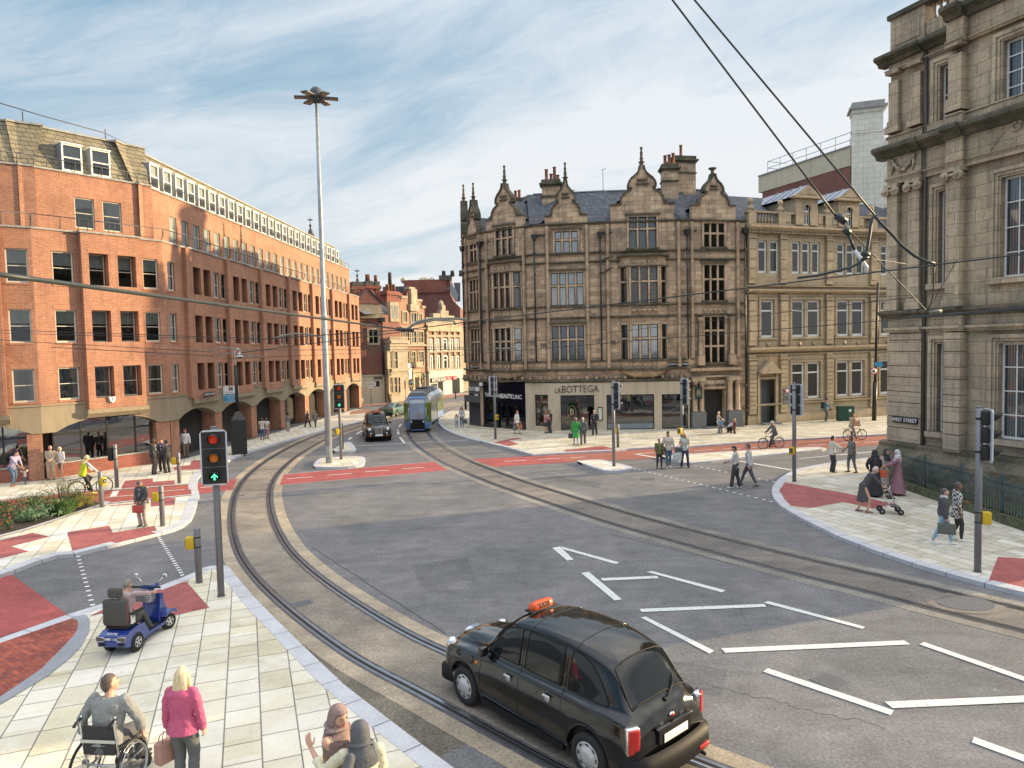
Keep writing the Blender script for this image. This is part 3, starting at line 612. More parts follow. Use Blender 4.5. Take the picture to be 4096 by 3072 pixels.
for fi,f in enumerate(fs):
 L=f.L;holes=[];mb=MB();mb.smooth=False
 for u,w_ in flush[fi]:
  for a,b in rows:
   holes.append(rect(u,u+w_,a,b));mb.box(u-.05,u+w_+.05,-.006,.02,b+.0,b+.24,1)
   mb.box(u-.04,u+w_+.04,-.03,.02,a-.09,a,1)
 for b0,b1,ws in bays[fi]:
  for u,w_ in ws:
   for a,b in rows:holes.append(rect(u,u+w_,a,b))
 wall(mb,rect(0,L,3.82,ZP),holes,0,.5 if fi==2 else .30)
 f.build('brick_wall',mb,['brick_orange','brick_soldier'])
 for u,w_ in flush[fi]:
  for ri,(a,b)in enumerate(rows):
   r_=random.random()
   window(f,u,a,w_,b-a,.10,blind=(bl1 if ri and fi<2 else bl2 if ri==2 or(ri and r_>.7)else bl3 if r_<.5 else bl1 if r_<.75 else None),fw=.065,glass='glass' if ri else 'glass_mirror')
 for b0,b1,ws in bays[fi]:
  mb=MB();hs=[];P=.12 if fi==2 else .36;dp=.42 if fi==2 else .14
  for u,w_ in ws:
   for a,b in rows:hs.append(rect(u,u+w_,a,b));mb.box(u-.03,u+w_+.03,-P-.008,-P+.02,b,b+.24,1)
  wall(mb,rect(b0,b1,3.42,ZP-.004),hs,-P,P+dp+.11)
  for e in(b0,b1):mb.quad((e,-P,3.42),(e,0.02,3.42),(e,0.02,ZP-.004),(e,-P,ZP-.004))
  mb.prism([(-P-.07,3.42),(.02,3.42),(.02,3.0),(-P+.16,3.0),(-P-.07,3.22)],b0-.08,b1+.08,2,'x')
  f.build('window_bay',mb,['brick_orange','brick_soldier','aggregate'])
  for u,w_ in ws:
   for ri,(a,b)in enumerate(rows):
    r_=random.random()
    window(f,u,a,w_,b-a,dp,name='recessed_window',blind=bl1 if ri and(fi<2 or r_<.5)else bl3 if r_<.5 else None,glass='glass' if ri else 'glass_mirror')
  mb=MB();mb.box(b0-.06,b1+.06,-P-.07,1.25,ZP,ZP+.09);f.build('coping',mb,'coping')
  railing(f,b0,b1,-.2,ZP+.09)
  # pilasters, copings
 if fi==2:
  for b0,b1,ws in bays[2]:mb=MB();mb.box(b0-.40,b0-.12,-.24,.02,3.6,ZP-.01);f.build('pilaster',mb,'brick_orange')
 mb=MB();mb.box(-.02,L+.02,-.06,1.25,ZP-.004,ZP+.08)
 f.build('coping',mb,'coping');railing(f,0,L,-.05,ZP+.08,.6)
 # top brick storey, set back
 g=f.off(1.2);l0,l1=(0,0,0)[fi],L;ws=[[(2.2,.96),(3.6,.96)],[(2.48,.96),(3.86,.96)],[(2.85+1.31*k,.78)for k in range(25)]][fi]
 mb=MB();e0=[-.2,.35,.6][fi];e1=[L+.35,L+.6,L+.4][fi]
 e0,e1=[-.5,0.0,0.0][fi],L+[0.28,.18,0.8][fi]
 wall(mb,rect(e0,e1,ZP,Z5),[rect(u,u+w_,12.85,14.45)for u,w_ in ws],0,.3)
 for u,w_ in ws:mb.box(u-.04,u+w_+.04,-.006,.02,14.45,14.69,1)
 g.build('brick_wall',mb,['brick_orange','brick_soldier'])
 for u,w_ in ws:window(g,u,12.85,w_,1.6,.08,blind=('all',1,'blind_white'),name='upper_window',fw=.06,bd=.05)
 mb=MB();mb.box(e0,e1,-.07,1.0,Z5,Z5+.09);g.build('coping',mb,'coping')
 railing(g,e0,e1,.02,Z5+.09,.5,mat='frame_grey',kink=.05)
 # mansard
 sl=.95;mb=MB();es=[.5,.32,.45][fi]
 mb.quad((e0,.28,Z5+.05),(e1,.28,Z5+.05),(e1-(.9 if fi==2 else-es),.28+sl,ZM),(e0,.28+sl,ZM));mb.box(e0,e1-(.9 if fi==2 else-es),.2+sl,7 if fi else 6,ZM,ZM+.1,1)
 if fi==2:mb.quad((e1,.28,Z5+.05),(e1,7,Z5+.05),(e1-.9,7,ZM),(e1-.9,.28+sl,ZM))
 g.build('mansard_roof',mb,['shingle','coping'])
 ds=[[(2.0,.95),(3.4,.95)],[(2.05,.98),(3.45,.98)],[(1.35+1.3*k,.86)for k in range(25)]][fi]
 for u,w_ in ds:
  zb,zt=g.zs(u,Z5+.12),g.zs(u,17.15);h_=zt-zb;key=('dorm',round(w_,2),round(h_,1))
  if key not in _wc:
   d=MB();d.box(0,.08,0,1.1,0,h_);d.box(w_-.08,w_,0,1.1,0,h_,0);d.box(-.04,w_+.04,-.05,1.1,h_,h_+.07);d.box(.08,w_-.08,0,.08,0,.1);d.box(.08,w_-.08,.01,.07,h_-.08,h_);d.box(.08,w_-.08,.02,.06,h_*.48,h_*.53)
   d.box(-.012,-.002,.03,1.1,.02,h_,1)
   p=MB();p.quad((.08,.05,.1),(w_-.08,.05,.1),(w_-.08,.05,h_-.08),(.08,.05,h_-.08))
   b=MB();b.quad((.08,.12,h_*.45),(w_-.08,.12,h_*.45),(w_-.08,.12,h_),(.08,.12,h_));b.quad((.08,.9,0),(w_-.08,.9,0),(w_-.08,.9,h_),(.08,.9,h_),1)
   _wc[key]=(d.mesh('dormer',['frame_white','lead']),p.mesh('pane','glass'),b.mesh('blind',['blind_white','dark_interior']))
  d,p,b=_wc[key];o=g.put('dormer',d,u,.12,(Z5+.12));place('pane',p,o);place('blind',b,o)
  # inside darkness and roof decks
 mb=MB();mb.box(e0,e1-.3,1.9,8,12,ZM-.05);g.build('inner_wall',mb,'dark_interior')
 mb=MB();mb.box(.3 if fi else-1,L-(.3 if fi==2 else-.25),.95,9,0,ZP-.05);f.build('inner_wall',mb,'dark_interior')
 # concrete fascia with shallow arches, brick pillars, glazing
pil=[[-.2,5.55],[-.2,6.0],[.55+4.93*k for k in range(7)]+[35.0]]
for fi,f in enumerate(fs):
 L=f.L;zs_,rise=(2.42,.50)if fi==2 else(2.42,.62)
 bot=[];ps=pil[fi];pw=.42
 spans=[(ps[i]+pw,ps[i+1]-pw)for i in range(len(ps)-1)]
 if fi==0:spans=[(.0,5.35)]
 if fi==1:spans=[(.62,5.75)]
 for a,b in spans:bot+=arcpts(a,b,zs_,rise,10)
 bot=[(0,zs_)]+[p for p in bot if p[0]>.001]+([(L,zs_)]if bot[-1][0]<L-.01 else[])
 mb=MB();wall(mb,bot+[(L,3.82),(0,3.82)],[],0)
 for i in range(len(bot)-1):mb.quad((bot[i][0],0,bot[i][1]),(bot[i+1][0],0,bot[i+1][1]),(bot[i+1][0],.8,bot[i+1][1]),(bot[i][0],.8,bot[i][1]))
 mb.box(0,L,-.05,.0,3.75,3.84);f.build('concrete_fascia',mb,'aggregate')
 for p in ps:
  if p<0:continue
  mb=MB();mb.box(p-pw,min(p+pw,L),.05,1.0 if fi==2 else .7,0,zs_+.02);f.build('pillar',mb,'brick_orange')
 if fi<2:
  a,b=spans[0];mb=MB();mb.box(a-.4,b+.2,.32,.7,0,.78);mb.box(a-.4,b+.2,.28,.7,.78,.84,1);f.build('dado_wall',mb,['brick_dark','coping'])
  mb=MB()
  for u in(a,a+(b-a)*.25,a+(b-a)*.5,a+(b-a)*.78,b):mb.box(u-.04,u+.04,.42,.5,.84,3.1)
  mb.box(a,b,.42,.5,2.2,2.29);fr=f.build('shopfront_frame',mb,'frame_black')
  g_=MB();g_.quad((a,.46,.84),(b,.46,.84),(b,.46,3.1),(a,.46,3.1));f.build('pane',g_,'glass_mirror',fr)
 else:
  mb=MB();mb.quad((0,3.6,0),(L,3.6,0),(L,3.6,3.2),(0,3.6,3.2));mb.box(0,L,.8,3.7,3.05,3.2,1);mb.quad((.05,.2,0),(.05,3.6,0),(.05,3.6,3.2),(.05,.2,3.2));f.build('arcade_wall',mb,['dark_interior','aggregate'])
  for i in range(7):
   u0=.55+4.93*i
   mb=MB();a,b=u0+.5,u0+4.5
   mb.box(a,b,3.2,3.3,.1,.55,0);mb.box(a,b,3.2,3.3,2.5,2.95,2)
   for q in range(5):mb.box(a+(b-a)*q/4-.04,a+(b-a)*q/4+.04,3.18,3.3,.1,2.9,0)
   fr=f.build('shopfront_frame',mb,['frame_black','frame_white',plain('shop_red',(.30,.03,.05),.5).name])
   g_=MB();g_.quad((a,3.24,.5),(b,3.24,.5),(b,3.24,2.5),(a,3.24,2.5));f.build('pane',g_,'glass_mirror',fr)
   if i in(0,1,2,3):
    g_=MB();g_.quad((a+.1,3.16,.5),(b-.1,3.16,.5),(b-.1,3.16,1.35),(a+.1,3.16,1.15));textmesh(g_,'save a life',.5,TXT((a+b)/2,3.14,.95),.004,1);f.build('window_sign',g_,['shop_red','white'])
  mb=MB();mb.flat([[(0,-.2),(L,-.2),(L,3.7),(0,3.7)]],.125);f.build('arcade_floor',mb,'asphalt_dark')
f=fs[2]
# street sign, alarm box, camera, letting board, air units and roof cable
mb=MB();mb.rbox(2.95,4.35,-.42,-.37,3.55,3.82,.03);textmesh(mb,'CHURCH STREET',.17,TXT(3.65,-.425,3.685),.003,1)
tag(f.build('street_sign',mb,['black','white']),None)
mb=MB();mb.prism([(2.98,4.02),(3.32,4.02),(3.26,3.78),(3.15,3.70),(3.04,3.78)],-.48,-.37,0,'y');mb.box(3.13,3.17,-.49,-.48,3.82,3.96,1);fs[1].build('alarm_box',mb,['white',plain('alarm_red',(.5,.02,.02),.5).name])
mb=MB();p=fs[2].w(6.15,-.5)
lb=thing('letting_board','blue and white letting board fixed high on the brick offices behind the black post','sign',(p.x,p.y,3.05))
T_=Matrix.Rotation(math.radians(8),4,'Z')
mb.box(-.45,.45,-.03,.03,-.05,.46,0,T_);lb1=mb.build('lower_panel',plain('sign_blue',(.03,.28,.50),.4).name,lb)
mb=MB();mb.box(-.45,.45,-.03,.03,.46,.95,0,T_);mb.box(-.47,.47,-.025,.04,-.07,.97,0,T_);mb.box(-.12,.12,-.04,-.03,.68,.90,1,T_);textmesh(mb,'K',.2,T_@TXT(0,-.045,.79),.002,0);textmesh(mb,'commercialproperties',.085,T_@TXT(0,-.035,.56),.002,1)
mb.build('upper_panel',['white','black'],lb)
mb=MB()
for t_,zz_,sz in(('GROUND FLOOR',.36,.11),('1,878 SQ FT',.24,.11),('TO LET',.12,.11),('0114 279 2952',.01,.10)):textmesh(mb,t_,sz,T_@TXT(0,-.036,zz_),.002,0)
mb.build('lettering','white',lb);mb=MB();mb.box(-.5,-.3,.04,.5,.4,.46);mb.build('bracket','frame_grey',lb)
g=fs[2].off(1.2)
mb=MB();mb.box(15.0,17.4,3.2,5.6,ZM+.1,ZM+1.0);mb.box(18.4,20.2,3.2,5,ZM+.1,ZM+1.0);g.build('roof_plant',mb,'render_cream')
mb=MB();mb.tube([(-4,1.6,ZM+1.3),(1.8,1.6,ZM+.75),(4.8,1.6,ZM+.55)],.03,5);mb.tube([(4.8,1.6,ZM+.55),(6.5,1.6,ZM+.1)],.015,4)
for u in(.9,4.9):mb.tube([(u,1.6,ZM),(u,1.6,ZM+.75)],.03,5)
g2=fs[1].off(1.2);g2.build('roof_cable',mb,'rail_side')
tw=thing('tower_block','sunlit cream tower top rising behind the brick offices at the left edge','building',(-42,55,0))
mb=MB();mb.box(-8,1.55,0,8,0,23.6);mb.box(-8,1.6,-.05,8,23.6,23.8,1);mb.build('wall',['cream_stone','coping'],tw)
# ------------------------------------------------------------------ gabled sandstone corner block
B2=thing('corner_building','dark weathered sandstone corner block with ogee gables, finials and shops at street level','building',(6,50.4,0))
V=[Vector(p)for p in((-3.75,58.0),(-3.5,55.9),(-2.1,53.75),(1.75,50.9),(6.35,50.36),(12.27,50.03),(16.8,50.95))]
bf=[Fac(V[i],V[i+1],B2)for i in range(6)] # A (far left), B, C, D, E, F
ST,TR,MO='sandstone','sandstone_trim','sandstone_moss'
ZE0,ZE1=3.6,14.75
def mull(f,u,z,w,h,n_,tr=(.62,),y=0.0,cm=None,gl='glass',leaded=False,hood=True,rec=.2,parent=None,name='window'):
 mb=MB();t=.13
 mb.box(-.14,0,y-.05,y+.04,-.05,h+.14);mb.box(w,w+.14,y-.05,y+.04,-.05,h+.14);mb.box(-.0,w,y-.05,y+.04,h,h+.14)
 if hood:mb.box(-.26,w+.26,y-.16,y+.03,h+.14,h+.25,1)
 mb.box(-.2,w+.2,y-.12,y+.04,-.14,-.0,1)
 cw=(w-t*(n_-1))/n_;xs=[]
 for i in range(n_-1):mb.box((i+1)*cw+i*t,(i+1)*cw+(i+1)*t,y+.0,y+rec,0,h)
 for k,q in enumerate(tr):
  for i in range(n_):mb.box(i*(cw+t),i*(cw+t)+cw,y+.02,y+rec,h*q-t/2,h*q+t/2)
 o=f.put(name,mb.mesh(name,[TR,MO]),u,0,z,parent)if parent is None else f.build(name,mb,[TR,MO],parent)
 if parent is not None:o.location=(u,0,z)
 fr=MB();e=.05;lv=[0]+[h*q for q in tr]+[h]
 for i in range(n_):
  a,b=i*(cw+t),i*(cw+t)+cw
  for j in range(len(lv)-1):
   c=lv[j]+(t/2 if j else 0);d=lv[j+1]-(t/2 if j<len(lv)-2 else 0)
   fr.box(a,a+e,y+.1,y+.15,c,d);fr.box(b-e,b,y+.1,y+.15,c,d);fr.box(a+e,b-e,y+.1,y+.15,c,c+e);fr.box(a+e,b-e,y+.1,y+.15,d-e,d)
   if leaded:fr.box((a+b)/2-.01,(a+b)/2+.01,y+.115,y+.13,c,d);[fr.box(a,b,y+.115,y+.13,c+(d-c)*k_/4-.01,c+(d-c)*k_/4+.01)for k_ in(1,2,3)]
 place('frame',fr.mesh('frame','frame_black'),o)
 p=MB();p.quad((0,y+.13,0),(w,y+.13,0),(w,y+.13,h),(0,y+.13,h));place('pane',p.mesh('pane',gl),o)
 if cm:
  p=MB();p.quad((0,y+.26,0),(w,y+.26,0),(w,y+.26,h),(0,y+.26,h));place('curtain',p.mesh('curtain',cm),o)
 return o
GP=[(1.53,-.9),(1.53,0),(1.05,.02),(1.05,.18),(1.0,.45),(.86,.68),(.66,.84),(.52,.92),(.52,1.02),(.66,1.04),(.67,1.22),(.62,1.42),(.5,1.62),(.34,1.78),(.2,1.95),(.13,2.15),(.1,2.35)]
def gable(f,uc,hw,z0,zsc,fin=True,y=-.06,name='gable',low=0.0):
 sx=hw/1.53;pr=[(x*sx,z0+z*zsc)for x,z in GP];pr[0]=(hw,low or z0-.9)
 out=[(uc-x,z)for x,z in pr]+[(uc+x,z)for x,z in reversed(pr)]
 mb=MB();mb.prism(out,y,y+.4,0,'y')
 for s in(-1,1): # moulded coping following the curve
  q=[(uc+s*x,z)for x,z in pr[1:]]
  for i in range(len(q)-1):
   a,b=Vector(q[i]),Vector(q[i+1]);t=(b-a);
   if t.length<1e-5:continue
   nn=Vector((-t.y,t.x)).normalized()*(.11*(1 if s<0 else-1));ye=y-.1;t2=t.normalized()*.03
   P_=[a-t2-nn*.35,b+t2-nn*.35,b+t2+nn*.5,a-t2+nn*.5]
   mb.prism([(p.x,p.y)for p in P_],ye,y+.46,1,'y')
 top=z0+2.35*zsc
 mb.box(uc-.24*sx,uc+.24*sx,y-.12,y,z0+1.42*zsc,z0+1.52*zsc,1);mb.box(uc-.3*sx,uc+.3*sx,y-.12,y,z0+1.18*zsc,z0+1.26*zsc,1)
 g_=f.build(name,mb,[ST,MO])
 mb=MB();c=(uc,y+.17,top-.08)
 prof=[(.15,0),(.17,.1),(.12,.16),(.15,.3),(.23,.36),(.11,.40),(.10,.55),(.13,.62),(.09,.7),(.085,.95),(.11,1.0),(.07,1.06),(.06,1.25),(.10,1.3),(.09,1.38),(.02,1.42)]if fin else[(.2,0),(.22,.12),(.12,.2),(.13,.42),(.28,.5),(.3,.58),(.1,.62)]
 mb.lathe([(r*(.8+.2*sx),h*min(1,zsc))for r,h in prof],c,8,smooth=False);f.build('finial',mb,MO,g_).parent=g_
 return g_
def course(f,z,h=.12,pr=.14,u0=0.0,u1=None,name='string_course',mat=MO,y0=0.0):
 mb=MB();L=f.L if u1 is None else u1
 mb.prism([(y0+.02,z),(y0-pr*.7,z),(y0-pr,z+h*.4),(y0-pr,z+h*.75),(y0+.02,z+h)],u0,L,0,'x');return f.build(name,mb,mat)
def pilas(f,u,z0,z1,w=.24,pr=.13,y=0.0):
 mb=MB();mb.box(u-w/2,u+w/2,y-pr,y+.02,z0,z1);mb.box(u-w/2+.06,u+w/2-.06,y-pr-.03,y-pr,z0+.25,z1-.3);f.build('pilaster',mb,TR)
def downpipe(f,u,y=-.22,z0=5.0,z1=13.75):
 mb=MB();mb.cyl((u,y,z0),(u,y,z1),.055,8)
 for z in(z0+1.1,z0+2.9,8.6,11.2,12.7):mb.cyl((u,y,z),(u,y,z+.09),.085,8)
 mb.prism([(u-.22,z1+.28),(u+.22,z1+.28),(u+.17,z1+.02),(u+.07,z1-.12),(u-.07,z1-.12),(u-.17,z1+.02)],y-.12,y+.12,0,'y');f.build('drainpipe',mb,'pipe_black')
def panel(mb,u0,u1,z0,z1,y,kind=0):
 mb.box(u0,u1,y-.03,y+.02,z0,z0+.05,1);mb.box(u0,u1,y-.03,y+.02,z1-.05,z1,1);mb.box(u0,u0+.05,y-.03,y+.02,z0+.05,z1-.05,1);mb.box(u1-.05,u1,y-.03,y+.02,z0+.05,z1-.05,1)
 zc=(z0+z1)/2;k=max(1,int((u1-u0)/.32));r=min(.15,(z1-z0)/2-.07)
 for i in range(k):
  c=u0+(u1-u0)*(i+.5)/k
  if kind==0:mb.prism([(c-r,zc),(c,zc-r),(c+r,zc),(c,zc+r)],y-.05,y,1,'y')
  else:mb.lathe([(r*1.0,-.06),(r,0),(r*.6,0)],(c,y,zc),8,1,ax='y')
cv=lambda:random.choice(['curtain','curtain',None])
def flatbay(f,uc,w1,n1,g_hw,gz,gsc,h3=(12.72,14.2),h2=(9.0,11.3),h1=(5.1,7.55),w3=None,tr=(.6,),n3=3,gl=('glass_mirror','glass_mirror','glass'),u0=0,u1=None,fin=True):
 u1=f.L if u1 is None else u1;w3=w3 or w1*.72;hs=[]
 for(a,b),w_ in((h1,w1),(h2,w1),(h3,w3)):hs.append(rect(uc-w_/2,uc+w_/2,a,b))
 mb=MB();wall(mb,rect(u0,u1,ZE0,ZE1),hs,0,.3);f.build('wall',mb,ST)
 for(a,b),w_,n_,g_ in((h1,w1,n1,gl[2]),(h2,w1,n1,gl[1]),(h3,w3,n3,gl[0])):mull(f,uc-w_/2,a,w_,b-a,n_,tr,gl=g_,cm=cv()if g_=='glass' else 'curtain' if random.random()<.3 else None)
 return hs
def bayshift(hw):return None
def canted(f,uc,cw,sd,pj,n,h1=(5.1,7.5),h2=(8.98,11.5),zb=4.42,zt=12.2):
 """projecting three-sided bay: centre width cw, side run sd, projection pj"""
 base=thing('canted_bay',None,None);base.parent=B2
 a0,a1,a2,a3=f.w(uc-cw/2-sd),f.w(uc-cw/2,-pj),f.w(uc+cw/2,-pj),f.w(uc+cw/2+sd)
 for p,q,k in((a0,a1,1),(a1,a2,n),(a2,a3,1)):
  g=Fac(p,q,B2);m_=.14;hs=[rect(m_,g.L-m_,*h1),rect(m_,g.L-m_,*h2)]
  mb=MB();wall(mb,rect(0,g.L,zb,zt),hs,0,.22)
  if k>1:panel(mb,.15,g.L-.15,zt-.55,zt-.12,0,0);panel(mb,.15,g.L-.15,8.2,8.75,0,1);panel(mb,.15,g.L-.15,4.5,4.92,0,0)
  o=g.build('bay_wall',mb,[ST,TR])
  for h in(h1,h2):mull(g,m_,h[0],g.L-2*m_,h[1]-h[0],k,(.6,),hood=False,cm=cv(),gl=random.choice(['glass','glass_mirror']))
  for z,hh,pr in((zt,.16,.22),(zt-.68,.09,.1),(8.02,.12,.14),(8.8,.1,.12),(4.95,.12,.13),(4.3,.13,.2)):course(g,z,hh,pr,-.04,g.L+.04)
 bpy.data.objects.remove(base)
 # roof slab and moulded corbel under the bay
 mb=MB();T_=[(uc-cw/2-sd,0),(uc-cw/2,-pj),(uc+cw/2,-pj),(uc+cw/2+sd,0)]
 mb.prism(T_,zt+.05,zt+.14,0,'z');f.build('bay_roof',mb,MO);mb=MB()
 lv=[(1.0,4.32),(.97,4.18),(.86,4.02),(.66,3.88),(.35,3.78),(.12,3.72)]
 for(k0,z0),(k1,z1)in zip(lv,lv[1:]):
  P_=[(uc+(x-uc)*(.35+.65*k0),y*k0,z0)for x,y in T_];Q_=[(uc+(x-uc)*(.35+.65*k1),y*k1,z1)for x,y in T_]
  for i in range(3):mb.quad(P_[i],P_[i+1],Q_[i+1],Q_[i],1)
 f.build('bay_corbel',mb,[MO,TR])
 # A and B: narrow bays turning the corner
fA,fB,fC,fD,fE,fF=bf
flatbay(fA,1.15,.9,2,.95,15.0,1.1,w3=.8,n3=2);gable(fA,1.15,.95,15.0,1.15)
flatbay(fB,1.42,1.35,3,1.1,15.0,1.1,h3=(12.6,14.3),w3=1.0,n3=2);gable(fB,1.42,1.2,14.75,1.1,low=14.0)
hs=[rect(1.35,3.15,12.9,15.0)]
mb=MB();wall(mb,rect(0,fC.L,ZE0,ZE1-.01),[rect(1.35,3.15,12.9,14.7)],0,.3);fC.build('wall',mb,ST)
canted(fC,2.25,1.75,.62,.5,3)
def tallgable(f,uc,hw,z0,zsc,win):
 """gable whose front carries its own tall window"""
 gable(f,uc,hw,z0,zsc,low=z0-.2)
 mb=MB();wall(mb,rect(uc-hw,uc+hw,12.65,z0-.2),[rect(uc-win[0]/2,uc+win[0]/2,win[1],win[2])],-.06,.3)
 for e in(-hw,hw):mb.quad((uc+e,-.06,12.65),(uc+e,.35,12.65),(uc+e,.35,z0-.2),(uc+e,-.06,z0-.2))
 f.build('gable_wall',mb,ST);mull(f,uc-win[0]/2,win[1],win[0],win[2]-win[1],win[3],(.62,),y=-.06,gl='glass',cm='curtain')
tallgable(fC,2.25,1.65,15.55,1.05,(1.55,12.85,14.85,3))
flatbay(fD,2.32,2.3,4,1.5,15.25,1.0,w3=1.62,h3=(12.7,14.2));gable(fD,2.32,1.5,15.3,1.02,low=14.7)
mb=MB();wall(mb,rect(0,fE.L,ZE0,ZE1-.01),[rect(2.0,4.0,12.9,14.7)],0,.3);fE.build('wall',mb,ST)
canted(fE,3.02,2.1,.62,.62,3);tallgable(fE,3.02,2.2,15.9,1.12,(1.9,12.85,15.0,3))
# F: entrance bay
mb=MB();wall(mb,rect(0,fF.L,3.1,ZE1),[rect(1.45,3.0,4.72,7.95),rect(1.45,3.0,9.1,11.6),rect(1.45,3.0,12.85,14.5)],0,.3);fF.build('wall',mb,ST)
mull(fF,1.45,4.72,1.55,3.23,3,(.36,.70),hood=False);mull(fF,1.45,9.1,1.55,2.5,3,(.6,));mull(fF,1.45,12.85,1.55,1.65,3,(.58,),hood=True)
gable(fF,2.2,1.65,15.75,.92,fin=False,low=14.7)
for u in(1.05,3.45):
 mb=MB();mb.lathe([(.2,5.25),(.2,5.35),(.15,5.42),(.14,7.6),(.2,7.72),(.22,7.9)],(u,-.18,0),12);mb.box(u-.24,u+.24,-.4,0,4.55,5.25);fF.build('column',mb,TR)
mb=MB();panel(mb,1.3,3.2,8.2,8.7,0,0);fF.build('carved_panel',mb,[ST,TR])
for f in bf:
 for z,h,pr in((8.05,.12,.14),(8.84,.12,.13),(11.95,.12,.14),(12.58,.12,.15),(4.96,.12,.14),(4.36,.14,.2),(3.52,.22,.34)):
  if f is fF and z<5:continue
  course(f,z,h,pr,-.05,f.L+.05)
 course(f,14.65,.14,.16,-.05,f.L+.05,'gutter');course(f,13.95,.1,.12,0,.9 if f not in(fA,fB)else .3)
 mb=MB()
 if f is not fF:
  k=int(f.L/.62)
  for i in range(k):u=(i+.5)*f.L/k;mb.box(u-.09,u+.09,-.26,.02,3.74,3.95)
  mb.box(0,f.L,-.05,.02,3.74,3.95);f.build('corbel_table',mb,TR)
for f,us in((fB,(.35,2.35)),(fC,(.55,3.95)),(fD,(.95,3.75)),(fE,(.55,5.5)),(fF,(.5,4.0))):
 for u in us:pilas(f,u,5.1 if f is fF else 4.5,14.6)
for f,u in((fB,.05),(fC,.02),(fD,.05),(fE,.05),(fF,.1)):downpipe(f,u)
downpipe(fF,fF.L-.12,z0=.1,z1=13.9)
mb=MB();mb.tube([(.05,-.2,12.0),(.5,-.2,12.2),(.95,-.2,12.32)],.04,6);mb.tube([(.05,-.2,11.1),(.5,-.2,11.35),(.9,-.2,11.55)],.04,6);fE.build('drainpipe',mb,'pipe_black')
# vent grilles, street plates
for f,u,z in((fE,.85,6.3),(fD,.55,6.2)):
 mb=MB();mb.box(u-.2,u+.2,-.03,.02,z-.16,z+.16);[mb.box(u+dx-.04,u+dx+.04,-.035,-.03,z+dz-.05,z+dz+.05,1)for dx in(-.12,0,.12)for dz in(-.07,.07)];f.build('vent',mb,[TR,'black'])
mb=MB();mb.rbox(-.68,.68,-.04,0,-.14,.14,.03);textmesh(mb,'LEOPOLD STREET',.2,TXT(0,-.045,0),.003,1);o=fE.put('street_sign',mb.mesh('street_sign',['black','white']),5.45,-.02,4.66)
mb=MB();mb.rbox(-.45,.45,-.04,0,-.12,.12,.03);textmesh(mb,'CHURCH STREET',.13,TXT(0,-.045,0),.003,1);o=fB.put('street_sign',mb.mesh('street_sign',['black','white']),1.3,-.03,4.66)
# roofs
def roofs(f,gs,w0=0,w1=0,zr=17.75,dep=4.2,ze=14.85,mat='slate'):
 mb=MB();L=f.L;mb.quad((-w0,.25,ze),(L+w1,.25,ze),(L+w1+dep*.12,dep,zr),(-w0-dep*.12,dep,zr));mb.quad((-w0,dep,zr),(L+w1,dep,zr),(L+w1,dep*2,ze),(-w0,dep*2,ze))
 mb.box(-w0,L+w1,dep-.1,dep+.1,zr-.02,zr+.06,1)
 for uc,hw,z0,h in gs:
  for s in(-1,1):mb.quad((uc+s*hw,.3,z0),(uc,.3,z0+h),(uc,3.8,z0+h),(uc+s*hw,3.8,z0))
  for s in(-1,1):mb.box(uc+s*hw-.06,uc+s*hw+.06,.3,.5,z0,z0+.05,1)
 f.build('roof',mb,[mat,'lead'])
roofs(fA,[(1.15,.9,14.9,1.3)],2,.2);roofs(fB,[(1.3,1.1,14.8,1.3)],.2,.6);roofs(fC,[(2.25,1.5,15.4,1.6)],.5,.5);roofs(fD,[(2.32,1.4,15.2,1.5)],.3,.2);roofs(fE,[(3.02,2.1,15.8,1.9)],.2,.2);roofs(fF,[(2.2,1.6,15.6,1.4)],.2,.2)
def chimney(f,u,y,w,d,z0,z1,pots,mat=ST,ph=.6,par=None):
 mb=MB();mb.box(u-w/2,u+w/2,y-d/2,y+d/2,z0,z1-.5);mb.box(u-w/2-.06,u+w/2+.06,y-d/2-.06,y+d/2+.06,z1-1.3,z1-1.2,1)
 mb.box(u-w/2-.08,u+w/2+.08,y-d/2-.08,y+d/2+.08,z1-.5,z1-.38,1);mb.box(u-w/2-.18,u+w/2+.18,y-d/2-.18,y+d/2+.18,z1-.38,z1-.25,1);mb.box(u-w/2-.04,u+w/2+.04,y-d/2-.04,y+d/2+.04,z1-.25,z1,1)
 o=f.build('chimney',mb,[mat,MO])
 for k,(dx,dy,hh)in enumerate(pots):
  p=MB();p.lathe([(.14,0),(.16,.05),(.12,.12),(.11,hh-.1),(.15,hh-.05),(.14,hh)],(u+dx,y+dy,z1),8);q=p.build('chimney_pot','terracotta',o)
 return o
chimney(fD,1.15,3.2,1.35,1.0,15.6,18.5,((-.35,0,.85),(0,0,.5),(.25,.2,1.05),(.5,0,.4)))
chimney(fE,5.45,3.2,1.15,.9,15.4,19.3,((-.3,0,.7),(0,0,.75),(.3,0,.85)));chimney(fF,1.75,4.0,1.7,1.0,15.6,20.1,((-.1,0,.9),))
chimney(fC,1.0,3.4,.7,.9,15,17.6,((-.15,0,.65),(.2,0,.65)))
mb=MB();mb.cyl((.6,3.6,17.5),(.6,3.6,19.2),.02,5);mb.cyl((.5,3.6,19.2),(.8,3.4,19.25),.02,5);fE.build('aerial',mb,'pipe_black')
# solid core
mb=MB();pl=[(p.x-6,p.y-50.4)for p in[Fac(V[i],V[i+1],B2).off(.9).w(bf[i].L/2)for i in range(6)]]
mb.prism([(-8.6,11.0)]+pl+[(11.5,2.0),(11.5,11)],.1,14.7);mb.build('inner_wall','dark_interior',B2)
